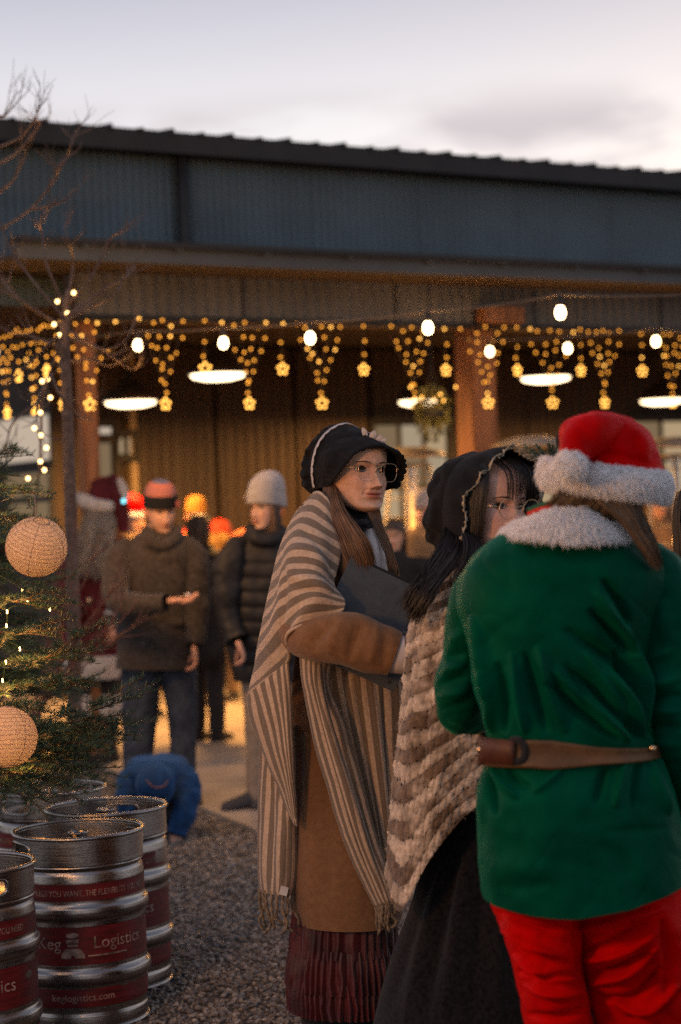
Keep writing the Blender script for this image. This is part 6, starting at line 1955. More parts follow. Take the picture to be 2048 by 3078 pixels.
# ------------------------------------------------------------------ other people
def beanie(H, parent, m, z0=.022, top=.16, cuff=.05, back=.0, name='beanie', cuffm=None, ribs=60, slouch=0.0, w=.084, colf=None, tiltf=.012):
    nz, na = 44, 120
    t = np.linspace(0, 1, nz)
    th = np.linspace(0, 2 * np.pi, na, endpoint=False)
    z = z0 + (top - z0) * t
    r = (1 - np.clip((t - .35) / .65, 0, 1) ** 2.4) ** .5
    r = np.maximum(r, .02)
    X = w * r[:, None] * np.cos(th); Y = (w * 1.24) * r[:, None] * np.sin(th) - .002 + back * (t ** 2)[:, None] + .01
    rb_n = 1 + .012 * np.cos(th * ribs)[None]
    G = np.stack([X * rb_n, Y * rb_n, z[:, None] + tiltf * np.sin(th)[None] * -1 * (1 - t)[:, None] + slouch * t[:, None] ** 2 * np.cos(th)[None] * 0], -1)
    at = {'col': (np.array([colf(v) for v in t])[:, None] * np.ones((1, na, 1))).reshape(-1, 3)} if colf else None
    v = H.w(G)
    o = part(name, v, grid_faces(nz, na, True), m, parent, attr=at)
    if cuff:
        tc_ = np.linspace(0, 1, 10)
        zc = z0 - .006 + cuff * tc_
        rr = w * (1.055 + .012 * np.sin(np.pi * tc_))
        Gc = np.stack([rr[:, None] * np.cos(th), rr[:, None] * 1.225 * np.sin(th) + .008, zc[:, None] - tiltf * np.sin(th)[None]], -1)
        Gc[..., :2] *= (1 + .010 * np.cos(th * ribs))[None, :, None]
        c = part('cuff', H.w(Gc), grid_faces(10, na, True), cuffm or m, o)
        c.modifiers.new('thickness', 'SOLIDIFY').thickness = .006
    return o
def boot(parent, p, yaw, m, L=.27, h=.10):
    R = rotz(yaw)
    G = np.array([[(w_ * math.cos(a), y_, max(h_ * math.sin(a), -.0) + .004) for a in np.linspace(0, 2 * np.pi, 20, endpoint=False)] for y_, w_, h_ in ((.07, .025, .05), (.055, .042, h), (.0, .046, h), (-.06, .048, h * .66), (-.13, .047, .05), (-.18, .035, .035), (-.195, .012, .012))])
    v, f = capped(G); return part('shoe', v @ R.T * (L / .27) + p, f, m, parent)
def simple_person(label, px, d, top_py, coat, yaw, skin, legs, hat=None, hatm=None, wide=1.0, sit=0, arms=True, hair=None, group=None, scarf=None, lean=0.0):
    """a whole figure far off: feet on the ground, head, coat, arms, trousers"""
    z_top = P(px, top_py, d)[2]
    x0 = P(px, top_py, d)[0]
    t = thing('person', label, 'person', (x0, d, 0.03), group)
    hgt = z_top - .03 - (.03 if hat else 0)
    s = hgt / 1.74
    hz = z_top - .125 * s - (.03 if hat else 0)
    H = Head((x0 + lean, d, hz), yaw, nod=.08, scale=s)
    fwd = np.array([math.sin(yaw), -math.cos(yaw), 0]); side = np.array([math.cos(yaw), math.sin(yaw), 0])
    c0 = np.array([x0, d, 0])
    H.build(t, skin, neck=(np.array([[x0 + lean, d + .01, hz - .07 * s], [x0 + lean * .7, d + .01, hz - .15 * s], [x0 + lean * .5, d + .01, hz - .22 * s]]), [.055 * s, .055 * s, .08 * s]))
    def ring(z, w, dp, off=0.0, ln=0.0):
        th = np.linspace(0, 2 * np.pi, 48, endpoint=False)
        c = c0 + np.array([lean * ln, 0, z]) + fwd * off
        return c + np.outer(np.sign(np.cos(th)) * np.abs(np.cos(th)) ** .85 * w, side) + np.outer(np.sin(th) * dp, fwd)
    G = spline(np.array([ring(.80 * s, .205 * wide * s, .165 * s), ring(.95 * s, .20 * wide * s, .16 * s), ring(1.15 * s, .185 * wide * s, .145 * s), ring(1.32 * s, .205 * wide * s, .135 * s, 0, .3), ring(1.42 * s, .19 * wide * s, .115 * s, 0, .5), ring(1.475 * s, .10 * s, .085 * s, 0, .6), ring(1.50 * s, .075 * s, .075 * s, 0, .7)]), 60)
    G[..., 2] += .03
    cloth('coat', G, coat, t, noise_amp=.008, noise_scale=9, seed=int(px) % 40)
    if arms:
        for sg in (-1, 1):
            sh = c0 + side * sg * .19 * wide * s + np.array([lean * .4, 0, 1.39 * s + .03])
            el = c0 + side * sg * .255 * wide * s + np.array([0, .02, 1.10 * s + .03]) - fwd * .02
            wr = c0 + side * sg * .20 * wide * s + np.array([0, 0, .92 * s + .03]) + fwd * .12
            T = tube(np.array([sh - side * sg * .05, sh, el, wr]), np.array([.055, .07, .06, .048]) * s, 20, 40)
            cloth('sleeve', T, coat, t, noise_amp=.006, noise_scale=14, seed=int(px + sg) % 30)
            hand(t, wr + fwd * .03 - np.array([0, 0, .04]), rotz(yaw - math.pi / 2) @ roty(math.radians(55)), skin, s, curl=.5, mirror=-sg)
    for sg in (-1, 1):
        hp = c0 + side * sg * .09 * s
        T = tube(np.array([hp + [0, 0, .9 * s], hp + [0, 0, .5 * s], hp + [0, 0, .10]]), np.array([.105, .08, .06]) * s, 24, 30)
        cloth('trouser_leg', T, legs, t, noise_amp=.006, noise_scale=8, seed=int(px) % 20)
        boot(t, hp + np.array([0, 0, .03]), yaw, M_BLK, .27 * s)
    if hat == 'beanie': beanie(H, t, hatm, top=.165, cuff=.045)
    elif hat == 'santa':
        o = beanie(H, t, M_RED, z0=.03, top=.20, cuff=0, back=.06, name='santa_hat', ribs=0)
        th = np.linspace(0, 2 * np.pi, 48); MB().tube(H.w(np.stack([.088 * np.cos(th), .108 * np.sin(th) + .01, .035 + 0 * th], 1)), .026 * s, 10, cap=False).build('hat_band', M_FUR, o)
        part('pompom', ico(3)[0] * .035 + H.w(np.array([.09, .08, .09])), ico(3)[1], M_FUR, o)
    elif hat == 'hood':
        G = lathe([(.09, -.10), (.112, -.05), (.118, .0), (.115, .06), (.098, .105), (.06, .135), (.002, .145)], 48, 30)
        G[..., 1] = G[..., 1] * 1.05 + .03
        part('hood', H.w(G), grid_faces(30, 48, True), hatm, t)
    else:
        hm = hair_mat('crowd_hair_%d' % (int(px) % 3), [(.05, .03, .018), (.10, .06, .03), (.02, .014, .01)][int(px) % 3])
        gs = [[H.w(np.array([.075 * math.cos(a), .03 + .085 * math.sin(a), .085])), H.w(np.array([.086 * math.cos(a), .03 + .095 * math.sin(a), .03])), H.w(np.array([.084 * math.cos(a), .03 + .09 * math.sin(a), -.08])), H.w(np.array([.08 * math.cos(a), .03 + .085 * math.sin(a), -.16]))] for a in np.linspace(-.35, math.pi + .35, 9)]
        G = lathe([(.080, .03), (.081, .06), (.074, .09), (.052, .117), (.002, .126)], 40, 16); G[..., 1] = G[..., 1] * 1.25 + .012
        strands('hair', gs, 160, .004, hm, t, segs=8, jit=.004, seed=3)
        part('hair_cap', H.w(G), grid_faces(16, 40, True), hm, t, attr={'col': np.ones((640, 3))})
    if scarf is not None:
        th = np.linspace(0, 2 * np.pi, 40)
        MB().tube(np.stack([x0 + lean * .7 + .085 * s * np.cos(th), d + .085 * s * np.sin(th), 0 * th + hz - .15 * s + .01 * np.sin(3 * th)], 1), .035 * s, 10, cap=False).build('scarf', scarf, t)
    return t

# --- man in the striped beanie
M_TWEED = mat('tweed', (0.055, 0.046, 0.040), .95, .35, 55, bump=.6, bscale=260, sheen=.15, spec=.15)
M_JEAN = mat('denim', (0.045, 0.055, 0.075), .9, .3, 25, bump=.4, bscale=400, spec=.2)
man = thing('person', 'man in a coral striped beanie and dark tweed jacket looking at his open hand', 'person', ground_at(470, 2425, .03))
SKIN_M = skin_mat('skin_man', (0.60, 0.34, 0.22))
Hn = Head(P(484, 1532, 10.72), math.radians(24), nod=math.radians(14), tilt=math.radians(-2), scale=1.0, smile=.2, stubble=.25, nose=1.2, lip=(.7, .42, .4))
Hn.build(man, SKIN_M, neck=(np.array([P(478, 1575, 10.75), P(472, 1620, 10.77), P(468, 1660, 10.78)]), [.06, .062, .08]))
coral, dk = np.array([.62, .19, .12]), np.array([.14, .10, .12])
def cs(t):
    if t > .93: return np.array([.16, .16, .24])
    return dk * 1.6 if (t * 9.0) % 1 < .28 else coral
bn = beanie(Hn, man, mat('coral_knit', (1, 1, 1), .95, .12, 60, bump=.5, bscale=300, attr='col'), z0=.02, top=.165, cuff=.068, cuffm=mat('black_knit', (.012, .012, .014), .95, .2, 60, bump=.5, bscale=300), colf=cs, tiltf=.010)
th = np.linspace(0, 2 * np.pi, 18, endpoint=False)
pa = np.array([(.062 + .016 * math.cos(a), 0, .052 + .022 * math.sin(a)) for a in th]); pa[:, 1] = -.118 + 2.2 * (pa[:, 0] - .0) ** 2 * 1.6 + .005
part('patch', Hn.w(pa), [tuple(range(18))], mat('coral_patch', (.55, .16, .11), .9), bn, smooth=False)
cloth('jacket', px_loft([(1585, 445, 530, 10.76, .075), (1612, 410, 560, 10.76, .10), (1645, 356, 592, 10.76, .135), (1740, 350, 595, 10.76, .15), (1850, 352, 588, 10.76, .15), (1950, 350, 584, 10.76, .155), (2008, 352, 580, 10.76, .155)], 110, 90, 2.3), M_TWEED, man, noise_amp=.008, noise_scale=8, seed=4,
      strokes=[([(478, 1640), (475, 1800), (478, 2005)], 5, -.012), ([(430, 1660), (420, 1780)], 12, .010), ([(530, 1650), (545, 1780)], 12, .012), ([(500, 1650), (505, 1700)], 14, .012), ([(360, 1900), (470, 1920)], 10, .010), ([(520, 1890), (575, 1900)], 6, -.012), ([(520, 1870), (575, 1875)], 8, .012), ([(370, 1960), (460, 1975)], 10, -.008)])
cloth('collar', px_tube([(436, 1590, 10.66, .030), (455, 1625, 10.62, .034), (492, 1640, 10.62, .030), (528, 1620, 10.66, .030), (535, 1590, 10.74, .026)], 16, 40), M_TWEED, man, noise_amp=.004)
cloth('sleeve', px_tube([(390, 1640, 10.74, .055), (362, 1668, 10.70, .072), (348, 1740, 10.62, .075), (356, 1802, 10.52, .070), (420, 1818, 10.42, .062), (470, 1816, 10.38, .056), (500, 1812, 10.36, .050)], 32, 80), M_TWEED, man, noise_amp=.008, noise_scale=14, seed=2)
cloth('sleeve', px_tube([(555, 1632, 10.74, .055), (585, 1670, 10.72, .070), (596, 1750, 10.70, .068), (594, 1850, 10.68, .060), (585, 1936, 10.64, .052)], 32, 60), M_TWEED, man, noise_amp=.008, noise_scale=14, seed=3)
hand(man, P(526, 1806, 10.33), rotz(math.radians(-8)) @ rotx(math.radians(195)), SKIN_M, 1.05, curl=.22, thumb=.1, spread=.1)
hand(man, P(586, 1960, 10.62), roty(math.radians(85)), SKIN_M, 1.0, curl=.5)
for rows in ([(1985, 362, 490, 10.78, .11), (2100, 366, 480, 10.78, .10), (2200, 368, 470, 10.78, .09), (2300, 370, 458, 10.78, .085), (2418, 374, 452, 10.78, .075)], [(1985, 470, 590, 10.78, .11), (2100, 494, 592, 10.78, .10), (2200, 508, 592, 10.78, .09), (2300, 514, 590, 10.78, .085), (2410, 520, 584, 10.78, .075)]):
    cloth('trouser_leg', px_loft(rows, 80, 48, 2.1), M_JEAN, man, noise_amp=.008, noise_scale=10, seed=int(rows[0][1]))
for x in (412, 552):
    b_ = ground_at(x, 2425, .03); boot(man, np.array([b_[0], 10.76, .03]), math.radians(18), mat('tan_boot', (.10, .065, .04), .8), .30)
sn = thing('snack', 'small pale snack resting on the palm of the man in the striped beanie', 'snack', P(560, 1790, 10.33))
part('crumb', ico(2)[0] * [.018, .014, .008] + P(566, 1788, 10.32), ico(2)[1], mat('pale_bite', (.6, .55, .55), .8), sn)

# --- woman in the grey beanie
M_PUFF = mat('black_padding', (0.015, 0.014, 0.015), .6, .3, 20, spec=.3)
wom = thing('person', 'woman in a fuzzy grey beanie and long black padded coat facing left', 'person', ground_at(790, 2445, .03))
Hw = Head(P(800, 1524, 10.42), math.radians(-40), nod=math.radians(3), scale=1.0, smile=.6, lip=(.66, .34, .32))
Hw.build(wom, SKIN_B, neck=(np.array([P(805, 1570, 10.45), P(810, 1620, 10.46), P(812, 1660, 10.46)]), [.055, .055, .07]))
bw = beanie(Hw, wom, mat('grey_mohair', (.36, .34, .34), .95, .10, 40, bump=.5, bscale=200, sheen=.4), z0=.012, top=.19, cuff=.06, back=.035, w=.088, ribs=44, tiltf=.022)
part('badge', Hw.w(ico(2)[0] * .008 + [-.062, -.092, .055]), ico(2)[1], M_GOLD, bw)
strands('hair', [[Hw.w(np.array(q)) for q in ((.07, .02, .02), (.082, .02, -.06), (.085, .01, -.13), (.08, -.01, -.19))], [Hw.w(np.array(q)) for q in ((.075, -.03, .02), (.082, -.035, -.05), (.08, -.045, -.12), (.07, -.06, -.18))], [Hw.w(np.array(q)) for q in ((-.07, -.03, .02), (-.082, -.03, -.05), (-.084, -.04, -.12), (-.08, -.05, -.18))]], 200, .003, hair_mat('auburn_hair', (.07, .03, .015)), wom, segs=8, seed=8)
qs = [([(690, y), (800, y + 6), (900, y)], 7, -.010) for y in range(1690, 2040, 44)]
cloth('coat', px_loft([(1580, 762, 850, 10.46, .08), (1612, 722, 880, 10.46, .11), (1660, 690, 915, 10.46, .15), (1740, 676, 930, 10.46, .17), (1876, 676, 930, 10.46, .175), (2000, 694, 925, 10.46, .175), (2044, 702, 920, 10.46, .175)], 120, 80, 2.3), M_PUFF, wom, strokes=qs + [([(772, 1650), (765, 2040)], 4, -.01)], noise_amp=.008, noise_scale=9)
cloth('sleeve', px_tube([(735, 1630, 10.40, .05), (700, 1668, 10.36, .075), (684, 1760, 10.34, .076), (690, 1860, 10.32, .066), (712, 1925, 10.26, .058)], 28, 60), M_PUFF, wom, noise_amp=.012, noise_scale=14)
cloth('sleeve', px_tube([(860, 1625, 10.45, .05), (905, 1668, 10.46, .075), (925, 1760, 10.46, .076), (920, 1880, 10.44, .06)], 28, 50), M_PUFF, wom, noise_amp=.012, noise_scale=14)
hand(wom, P(722, 1945, 10.22), roty(math.radians(70)), SKIN_B, .95, curl=.6)
cloth('scarf', px_tube([(752, 1585, 10.38, .03), (770, 1618, 10.33, .04), (812, 1625, 10.33, .04), (848, 1596, 10.40, .035)], 16, 40), M_PUFF, wom, noise_amp=.006, noise_scale=25)
M_BEIGE = mat('beige_trousers', (.30, .23, .17), .9, .1, 12)
for rows in ([(2030, 722, 812, 10.46, .10), (2200, 738, 806, 10.46, .085), (2400, 744, 800, 10.46, .075), (2432, 748, 800, 10.46, .07)], [(2030, 810, 905, 10.48, .10), (2200, 815, 890, 10.48, .085), (2400, 815, 880, 10.48, .075), (2432, 818, 878, 10.48, .07)]):
    cloth('trouser_leg', px_loft(rows, 60, 40, 2.1), M_BEIGE, wom, noise_amp=.005)
for x in (762, 850):
    b_ = ground_at(x, 2438, .03); boot(wom, np.array([b_[0], 10.44, .03]), math.radians(-55), mat('grey_shoe', (.05, .05, .055), .8), .28)

# --- father christmas in burgundy
M_BURG = mat('burgundy_plush', (0.075, 0.006, 0.010), .85, .3, 14, bump=.4, bscale=120, sheen=.3, sheen_tint=(.6, .05, .08))
M_FURG = mat('trim_fur', (0.48, 0.43, 0.39), .95, .15, 25)
DSn = 12.6
san = thing('person', 'person in a burgundy father christmas robe with white trim and a long grey beard', 'person', ground_at(290, 2285, .03))
Hs = Head(P(300, 1545, DSn), math.radians(-48), nod=.05, scale=1.0)
Hs.build(san, SKIN_M, neck=(np.array([P(303, 1580, DSn), P(303, 1620, DSn), P(303, 1660, DSn)]), [.06, .06, .08]))
Vd = px_loft([(1432, 285, 330, DSn + .03, .04), (1440, 268, 348, DSn + .02, .08), (1465, 258, 354, DSn + .01, .11), (1510, 254, 356, DSn, .12), (1540, 252, 352, DSn, .12)], 40, 60, 2.2)
hs_ = cloth('santa_hat', Vd, M_BURG, san, noise_amp=.006, noise_scale=16)
cloth('hat_tail', px_tube([(330, 1440, DSn - .02, .05), (352, 1480, DSn - .06, .05), (366, 1540, DSn - .06, .045), (372, 1600, DSn - .06, .035)], 20, 30), M_BURG, hs_, noise_amp=.006)
MB().tube(np.array([P(*q) for q in ((236, 1492, DSn - .05), (252, 1505, DSn - .11), (290, 1520, DSn - .13), (322, 1522, DSn - .10), (350, 1515, DSn - .0))]), [.03, .045, .046, .04, .03], 14, 40).build('hat_band', M_FURG, hs_)
MB().tube(np.array([P(*q) for q in ((358, 1440, DSn - .06), (370, 1470, DSn - .08), (380, 1502, DSn - .08))]), [.018, .03, .022], 12, 20).build('hat_trim', M_FURG, hs_)
lt = thing('toy_light', 'small glowing cyan light beside the burgundy santa hat', 'light', P(372, 1506, DSn - .14))
part('bulb', ico(2)[0] * .014 + P(372, 1506, DSn - .14), ico(2)[1], glow('cyan_glow', (.25, .85, 1.0), 2.2, sampled=False), lt)
cloth('robe', px_loft([(1590, 262, 345, DSn + .02, .09), (1620, 225, 378, DSn + .02, .14), (1700, 205, 392, DSn + .02, .17), (1850, 192, 395, DSn + .02, .19), (1990, 196, 372, DSn + .02, .20)], 90, 70, 2.2), M_BURG, san, noise_amp=.014, noise_scale=8)
cloth('sleeve', px_tube([(340, 1640, DSn - .05, .07), (372, 1700, DSn - .1, .08), (372, 1790, DSn - .16, .08), (350, 1850, DSn - .24, .07)], 24, 40), M_BURG, san, noise_amp=.012, noise_scale=12)
cloth('sleeve', px_tube([(250, 1640, DSn - .02, .07), (215, 1710, DSn - .1, .08), (210, 1800, DSn - .18, .08), (235, 1850, DSn - .26, .07)], 24, 40), M_BURG, san, noise_amp=.012, noise_scale=12)
cloth('fur_cuff', px_tube([(362, 1832, DSn - .22, .078), (344, 1868, DSn - .27, .080)], 24, 14), M_FURG, san, noise_amp=.008, noise_scale=30)
hand(san, P(338, 1892, DSn - .3), roty(math.radians(80)), SKIN_M, 1.0, curl=.6)
cloth('fur_hem', px_loft([(1966, 194, 374, DSn + .02, .20), (2000, 188, 372, DSn + .02, .215), (2036, 200, 364, DSn + .02, .205)], 24, 80, 2.2), M_FURG, san, noise_amp=.012, noise_scale=22)
for i, (a_, b_) in enumerate(((205, 290), (285, 368))):
    cloth('trouser_leg', px_loft([(2010, a_, b_, DSn + .02, .11), (2100, a_ + 8, b_ - 4, DSn + .02, .10), (2160, a_ + 12, b_ - 6, DSn + .02, .09)], 30, 36), M_BLK, san, noise_amp=.008)
    cloth('boot_fur', px_loft([(2085, a_ + 6, b_ + 2, DSn + .02, .105), (2118, a_ + 2, b_ + 4, DSn + .02, .115), (2150, a_ + 8, b_, DSn + .02, .10)], 20, 40), M_FURG, san, noise_amp=.010, noise_scale=24)
    cloth('boot_shaft', px_loft([(2140, a_ + 12, b_ - 8, DSn + .02, .085), (2230, a_ + 16, b_ - 14, DSn + .02, .075), (2275, a_ + 14, b_ - 12, DSn + .02, .08)], 20, 36), M_BLK, san)
    q_ = P((a_ + b_) / 2, 2270, DSn); boot(san, np.array([q_[0], DSn, .03]), -.5, M_BLK, .30)
gB = lambda *q: [P(x, y, d) for x, y, d in q]
strands('beard', [gB((262, 1530, DSn - .10), (240, 1600, DSn - .20), (228, 1680, DSn - .25), (232, 1730, DSn - .26)), gB((285, 1535, DSn - .13), (275, 1610, DSn - .22), (262, 1690, DSn - .27), (258, 1740, DSn - .27)), gB((325, 1535, DSn - .10), (322, 1610, DSn - .20), (305, 1690, DSn - .25), (296, 1745, DSn - .26)), gB((345, 1535, DSn - .04), (342, 1600, DSn - .14), (325, 1680, DSn - .2), (312, 1730, DSn - .22))], 420, .0035, hair_mat('grey_hair', (.26, .225, .185), .7), san, segs=10, jit=.012, seed=6, wave=.012)
for x, y in ((283, 1705), (268, 1805), (262, 1958)):
    part('robe_button', ico(2)[0] * .022 + P(x, y, DSn - .21), ico(2)[1], M_GOLD, san)

# --- child in the blue jacket bending to the gravel
M_BLUE = mat('blue_fleece', (0.008, 0.046, 0.135), .9, .25, 18, bump=.4, bscale=200, sheen=.3, sheen_tint=(.1, .35, .9))
DC = 9.75
kid = thing('person', 'small child in a blue hooded jacket crouching with one hand on the gravel', 'person', ground_at(470, 2500))
SKIN_K = skin_mat('skin_child', (.62, .36, .26))
cloth('jacket', px_loft([(2268, 446, 512, DC + .10, .05), (2276, 412, 540, DC + .08, .10), (2300, 384, 564, DC + .05, .14), (2340, 374, 574, DC + .04, .165), (2380, 388, 560, DC + .06, .14), (2420, 404, 540, DC + .08, .12), (2460, 420, 520, DC + .10, .09)], 70, 70, 2.2), M_BLUE, kid, noise_amp=.009, noise_scale=14, seed=5, cap=True)
Hk = Head(P(468, 2380, DC - .20), .2, nod=math.radians(58), scale=.80)
Hk.build(kid, SKIN_K, eyes=True)
G = lathe([(.060, -.13), (.100, -.075), (.116, -.02), (.118, .04), (.102, .095), (.062, .128), (.002, .138)], 48, 30)
G[..., 1] = G[..., 1] * 1.08 + .035
hd = part('hood', Hk.w(G), grid_faces(30, 48, True), M_BLUE, kid)
MB().tube(np.array([Hk.w(np.array(q)) for q in ((-.06, .02, .128), (-.02, -.03, .132), (.03, -.03, .130), (.07, .02, .118))]), .004, 6, 20).build('hood_seam', mat('seam_tan', (.25, .13, .10), .9), hd)
cloth('sleeve', px_tube([(545, 2320, DC - .02, .062), (562, 2370, DC - .06, .066), (556, 2430, DC - .10, .060), (538, 2485, DC - .13, .052), (530, 2508, DC - .14, .046)], 28, 60), M_BLUE, kid, noise_amp=.008, noise_scale=20)
cloth('sleeve', px_tube([(400, 2330, DC, .06), (384, 2380, DC - .04, .064), (392, 2440, DC - .06, .056), (412, 2490, DC - .06, .048)], 28, 60), M_BLUE, kid, noise_amp=.008, noise_scale=20)
hand(kid, P(526, 2520, DC - .16), rotz(math.radians(-70)) @ roty(math.radians(18)), SKIN_K, .72, curl=.25, spread=.2)
hand(kid, P(414, 2512, DC - .08), rotz(math.radians(-90)) @ roty(math.radians(30)), SKIN_K, .72, curl=.3)
for sg in (-1, 1):
    k0 = P(470 + sg * 42, 2440, DC + .12); kn = P(470 + sg * 62, 2440, DC - .06)
    ft = np.array([kn[0], DC + .05, .07])
    cloth('trouser_leg', tube(np.array([k0, (k0 + kn) / 2 + [0, 0, .02], kn, (kn + ft) / 2, ft]), [.07, .068, .06, .052, .048], 20, 40), mat('dark_trousers', (.03, .03, .035), .9), kid, noise_amp=.005)
    boot(kid, np.array([ft[0], ft[1] - .0, 0.012]), sg * .15, mat('kid_boot', (.09, .06, .04), .8), .18)

# --- crowd on the porch
C1 = mat('coat_black', (.012, .011, .012), .85, .3, 12)
C2 = mat('coat_mustard', (.22, .12, .035), .85, .2, 8)
C3 = mat('coat_red', (.30, .022, .006), .7, .2, 8)
C4 = mat('coat_tan', (.22, .145, .085), .9, .2, 8)
C5 = mat('coat_orange', (.28, .06, .012), .8, .2, 8)
C6 = mat('trousers_dark', (.018, .018, .022), .9, .2, 8)
simple_person('person in a dark jacket standing right behind the man in the striped beanie', 600, 13.6, 1545, C1, math.radians(150), SKIN_B, C6, wide=1.0)
simple_person('person in a mustard beanie and mustard coat between the two beanie wearers', 588, 16.2, 1490, C2, math.radians(20), SKIN_M, C6, 'beanie', mat('mustard_knit', (.26, .12, .02), .95, .15, 40), scarf=mat('red_scarf', (.35, .03, .015), .9))
simple_person('person with a red hood up near the porch wall behind the grey beanie', 655, 16.6, 1556, C3, math.radians(-20), SKIN_M, C4, 'hood', C3)
simple_person('person with an orange hood hidden behind the woman in the grey beanie', 806, 14.8, 1464, C5, math.radians(10), SKIN_B, C6, 'hood', C5)
simple_person('person in a bright santa hat half hidden behind the man in the striped beanie', 405, 15.5, 1500, C4, math.radians(30), SKIN_M, C6, 'santa')
simple_person('bare headed person in black beyond the long hair of the shawled woman', 1182, 12.6, 1560, C1, math.radians(-15), SKIN_M, C6)
simple_person('person in a tan coat and pale knit hat between the two bonneted women', 1276, 14.0, 1470, C4, math.radians(-30), SKIN_M, C6, 'beanie', mat('pale_knit', (.42, .38, .38), .95, .1, 40), wide=1.15)
simple_person('person in tan by the lit windows at the far right', 1975, 15.5, 1470, C4, math.radians(15), SKIN_M, C6)
# handbag of the dark jacketed person
bagp = thing('shoulder_bag', 'black shoulder bag hanging between the two beanie wearers', 'bag', P(638, 1960, 13.3))
b = bmesh.new(); bmesh.ops.create_cube(b, size=1.0); bmesh.ops.scale(b, vec=(.17, .10, .26), verts=b.verts); bmesh.ops.bevel(b, geom=b.edges[:], offset=.025, segments=3, affect='EDGES')
part('bag_body', np.array([v.co[:] for v in b.verts]) + P(638, 1955, 13.3), [tuple(v.index for v in q.verts) for q in b.faces], C1, bagp); b.free()
MB().tube(np.array([P(622, 1905, 13.3), P(612, 1780, 13.35), P(600, 1640, 13.45), P(626, 1700, 13.3), P(654, 1905, 13.3)]), .008, 6, 40).build('strap', C1, bagp)
# --- person in the black hat with the fir sprig, and the dark figure at the right edge
bh = simple_person('person in a black felt hat with fir sprig and berries, hidden behind the santa hat', 1790, 5.55, 1372, C1, math.radians(-20), SKIN_B, C6)
hc2 = P(1790, 1372, 5.55)
G = lathe([(.17, 0.0), (.172, .006), (.11, .012), (.102, .02), (.100, .08), (.098, .12), (.09, .132), (.002, .136)], 64, 40)
hat2 = part('felt_hat', G @ roty(math.radians(-4)).T + hc2 + [0, 0, -.05], grid_faces(40, 64, True), mat('black_felt', (.012, .012, .013), .95, .2, 30, bump=.4, bscale=200), bh)
rS = np.random.default_rng(8)
nv_ = []
def sprig(a, b, n=220):
    a, b = np.asarray(a), np.asarray(b)
    t = rS.uniform(.1, 1, n)[:, None]; p = a + (b - a) * t + rS.normal(0, .001, (n, 3))
    d = (b - a) / np.linalg.norm(b - a) * .7 + rS.normal(0, .6, (n, 3)); d /= np.linalg.norm(d, axis=1, keepdims=True)
    w = np.cross(d, rS.normal(size=(n, 3))); w /= np.linalg.norm(w, axis=1, keepdims=True); l = rS.uniform(.007, .013, (n, 1))
    nv_.append(np.stack([p, p + d * l * .5 + w * .0011, p + d * l, p + d * l * .5 - w * .0011], 1))
o_ = (1668, 1400, 5.40)
for e_ in ((1578, 1340), (1600, 1362), (1612, 1338), (1650, 1336), (1662, 1342), (1625, 1372), (1672, 1350)):
    sprig(P(*o_), P(e_[0], e_[1], 5.38))
nv_ = np.concatenate(nv_)
sp_ = part('fir_sprig', nv_, np.arange(len(nv_) * 4).reshape(-1, 4), mat('frosted_needle', (.13, .17, .12), .7, .4, 60), hat2, smooth=False, kind='stuff')
for k in range(26):
    q = P(1638 + rS.uniform(-16, 16), 1412 + rS.uniform(-24, 24), 5.38 + rS.uniform(-.012, .012))
    part('berry', ico(2)[0] * .0052 + q, ico(2)[1], mat('dark_berry', (.12, .01, .015), .35, .2, 30), hat2)
simple_person('dark coated person cut off at the right edge behind the elf costume', 2120, 5.3, 1440, C1, math.radians(160), SKIN_B, C6, wide=1.05)
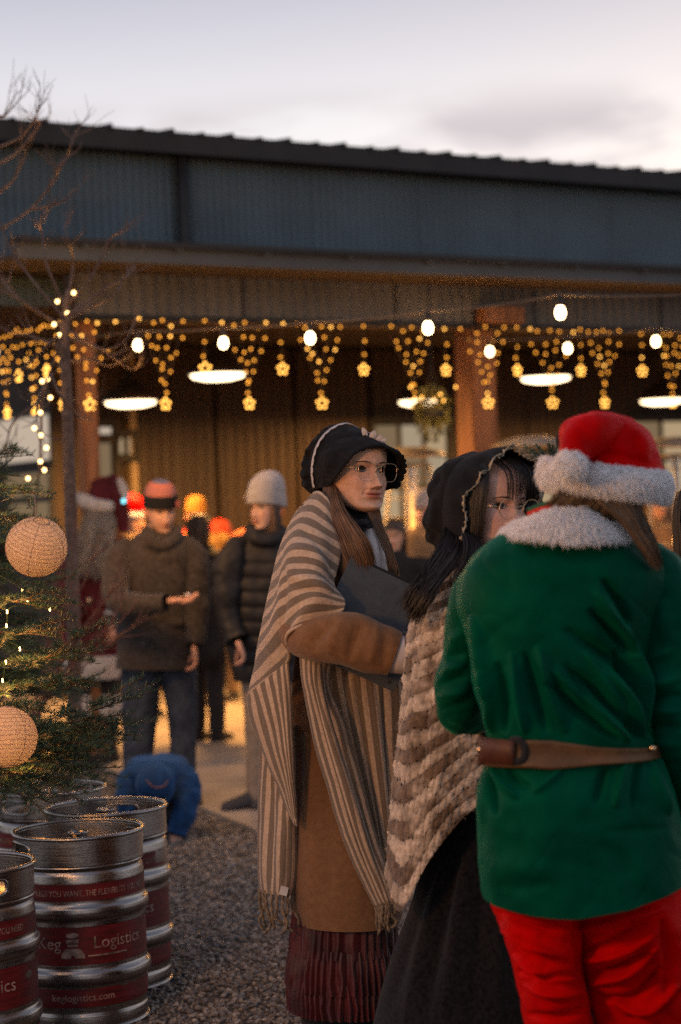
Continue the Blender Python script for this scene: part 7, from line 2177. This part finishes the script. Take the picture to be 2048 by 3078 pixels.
# ------------------------------------------------------------------ pyramid patio heaters
M_HSTEEL = mat('heater_steel', (.34, .30, .25), .6, .1, 8, metal=.6)
M_FLAME = glow('flame', (1.0, .42, .08), 3.5)
def glass_mat():
    lm = bpy.data.materials.new('heater_glass'); lm.use_nodes = True
    nt = lm.node_tree; nt.nodes.clear()
    o_ = nt.nodes.new('ShaderNodeOutputMaterial'); mxs = nt.nodes.new('ShaderNodeMixShader'); tr = nt.nodes.new('ShaderNodeBsdfTransparent'); gs = nt.nodes.new('ShaderNodeBsdfGlossy')
    gs.inputs['Roughness'].default_value = .05; mxs.inputs[0].default_value = .12
    nt.links.new(tr.outputs[0], mxs.inputs[1]); nt.links.new(gs.outputs[0], mxs.inputs[2]); nt.links.new(mxs.outputs[0], o_.inputs[0])
    return lm
M_HGLASS = glass_mat()
def heater(px, d, label):
    c = P(px, 1500, d); c = np.array([c[0], c[1], .03])
    t = thing('patio_heater', label, 'heater', c, 'patio heaters on the porch')
    mb = MB()
    b = bmesh.new(); bmesh.ops.create_cube(b, size=1.0); bmesh.ops.scale(b, vec=(.46, .46, .60), verts=b.verts); bmesh.ops.bevel(b, geom=b.edges[:], offset=.012, segments=2, affect='EDGES')
    part('base', np.array([v.co[:] for v in b.verts]) @ RF.T + c + [0, 0, .32], [tuple(v.index for v in q.verts) for q in b.faces], M_HSTEEL, t, smooth=False); b.free()
    for sx in (-1, 1):
        for sy in (-1, 1):
            a_, b_ = RF @ np.array([sx * .22, sy * .22, .62]), RF @ np.array([sx * .10, sy * .10, 1.86])
            MB().tube(np.array([c + a_, c + b_]), .014, 6).build('frame_leg', M_HSTEEL, t)
    for z, w in ((.64, .22), (1.85, .105)):
        q = np.array([c + RF @ np.array([x * w, y * w, z]) for x, y in ((-1, -1), (1, -1), (1, 1), (-1, 1), (-1, -1))])
        MB().tube(q, .010, 6).build('frame_rail', M_HSTEEL, t)
    for sx, sy in ((1, 0), (-1, 0), (0, 1), (0, -1)):
        for z in np.linspace(.75, 1.75, 8):
            w = .22 - (.22 - .10) * (z - .62) / 1.24
            n = np.array([sx, sy, 0]) * w; pdir = np.array([-sy, sx, 0]) * w
            MB().tube(np.array([c + RF @ (n + pdir) + [0, 0, z], c + RF @ (n - pdir) + [0, 0, z]]), .003, 4).build('guard_wire', M_HSTEEL, t)
    G = lathe([(.05, .64), (.05, 1.83)], 24)
    part('glass_tube', G + c, grid_faces(2, 24, True), M_HGLASS, t)
    fz = np.linspace(0, 1, 14)
    G = lathe([(.004 + .022 * math.sin(math.pi * min(k * 1.05, 1)) ** .6 * (1 - .55 * k), .66 + 1.0 * k) for k in fz], 12)
    part('flame', G + c, grid_faces(14, 12, True), M_FLAME, t)
    G = lathe([(.002, 1.99), (.10, 1.985), (.22, 1.955), (.27, 1.925), (.272, 1.915), (.265, 1.918), (.20, 1.94), (.08, 1.96), (.002, 1.965)], 48)
    part('reflector', G + c, grid_faces(9, 48, True), M_HSTEEL, t)
    lamp('flame_light', 'POINT', c + [0, 0, 1.2], 8, (1.0, .42, .10), t, size=.06)
heater(1238, 15.0, 'pyramid patio heater with glowing tube between the two bonneted women')
heater(1603, 13.6, 'pyramid patio heater glowing behind the santa hat, right of the timber post')
heater(2035, 15.0, 'pyramid patio heater at the right edge near the lit windows')
# ------------------------------------------------------------------ hanging greenery with lights
hb_c = P(1300, 1232, 13.2)
gr = thing('hanging_basket', 'hanging basket of yellow green foliage with small lights left of the timber post', 'plant', hb_c)
rg = np.random.default_rng(17)
n = 520
d = rg.normal(size=(n, 3)); d /= np.linalg.norm(d, axis=1, keepdims=True)
p = hb_c + d * (rg.uniform(0, 1, (n, 1)) ** .4) * np.array([.11, .11, .17]) + [0, 0, -.02]
dn = d + rg.normal(0, .5, (n, 3)) + [0, 0, -.4]; dn /= np.linalg.norm(dn, axis=1, keepdims=True)
w = np.cross(dn, rg.normal(size=(n, 3))); w /= np.linalg.norm(w, axis=1, keepdims=True)
l = rg.uniform(.03, .06, (n, 1))
Q = np.stack([p, p + dn * l * .5 + w * .010, p + dn * l, p + dn * l * .5 - w * .010], 1)
part('foliage', Q, np.arange(n * 4).reshape(-1, 4), mat('basket_leaf', (.17, .155, .04), .6, .4, 12), gr, smooth=False, kind='stuff')
G = lathe([(.012, -.10), (.05, -.085), (.075, -.04), (.08, .0)], 32, 12)
part('basket', G + hb_c, grid_faces(12, 32, True), M_DARK, gr)
for a in range(3):
    an = a * 2.094
    MB().tube(np.array([hb_c + [.078 * math.cos(an), .078 * math.sin(an), 0], hb_c + [0, 0, .30], hb_c + [0, 0, Z_FBOT - hb_c[2]]]), .004, 5).build('chain', M_DARK, gr)
for k in range(6):
    link('fairy_bulb', ME_FAIRYB, gr, rg.uniform(-1, 1, 3) * np.array([.16, .16, .10]) + [0, -.06, .06])
lamp('basket_light', 'POINT', hb_c + [0, -.3, .05], 3.0, WARM, gr, size=.05)
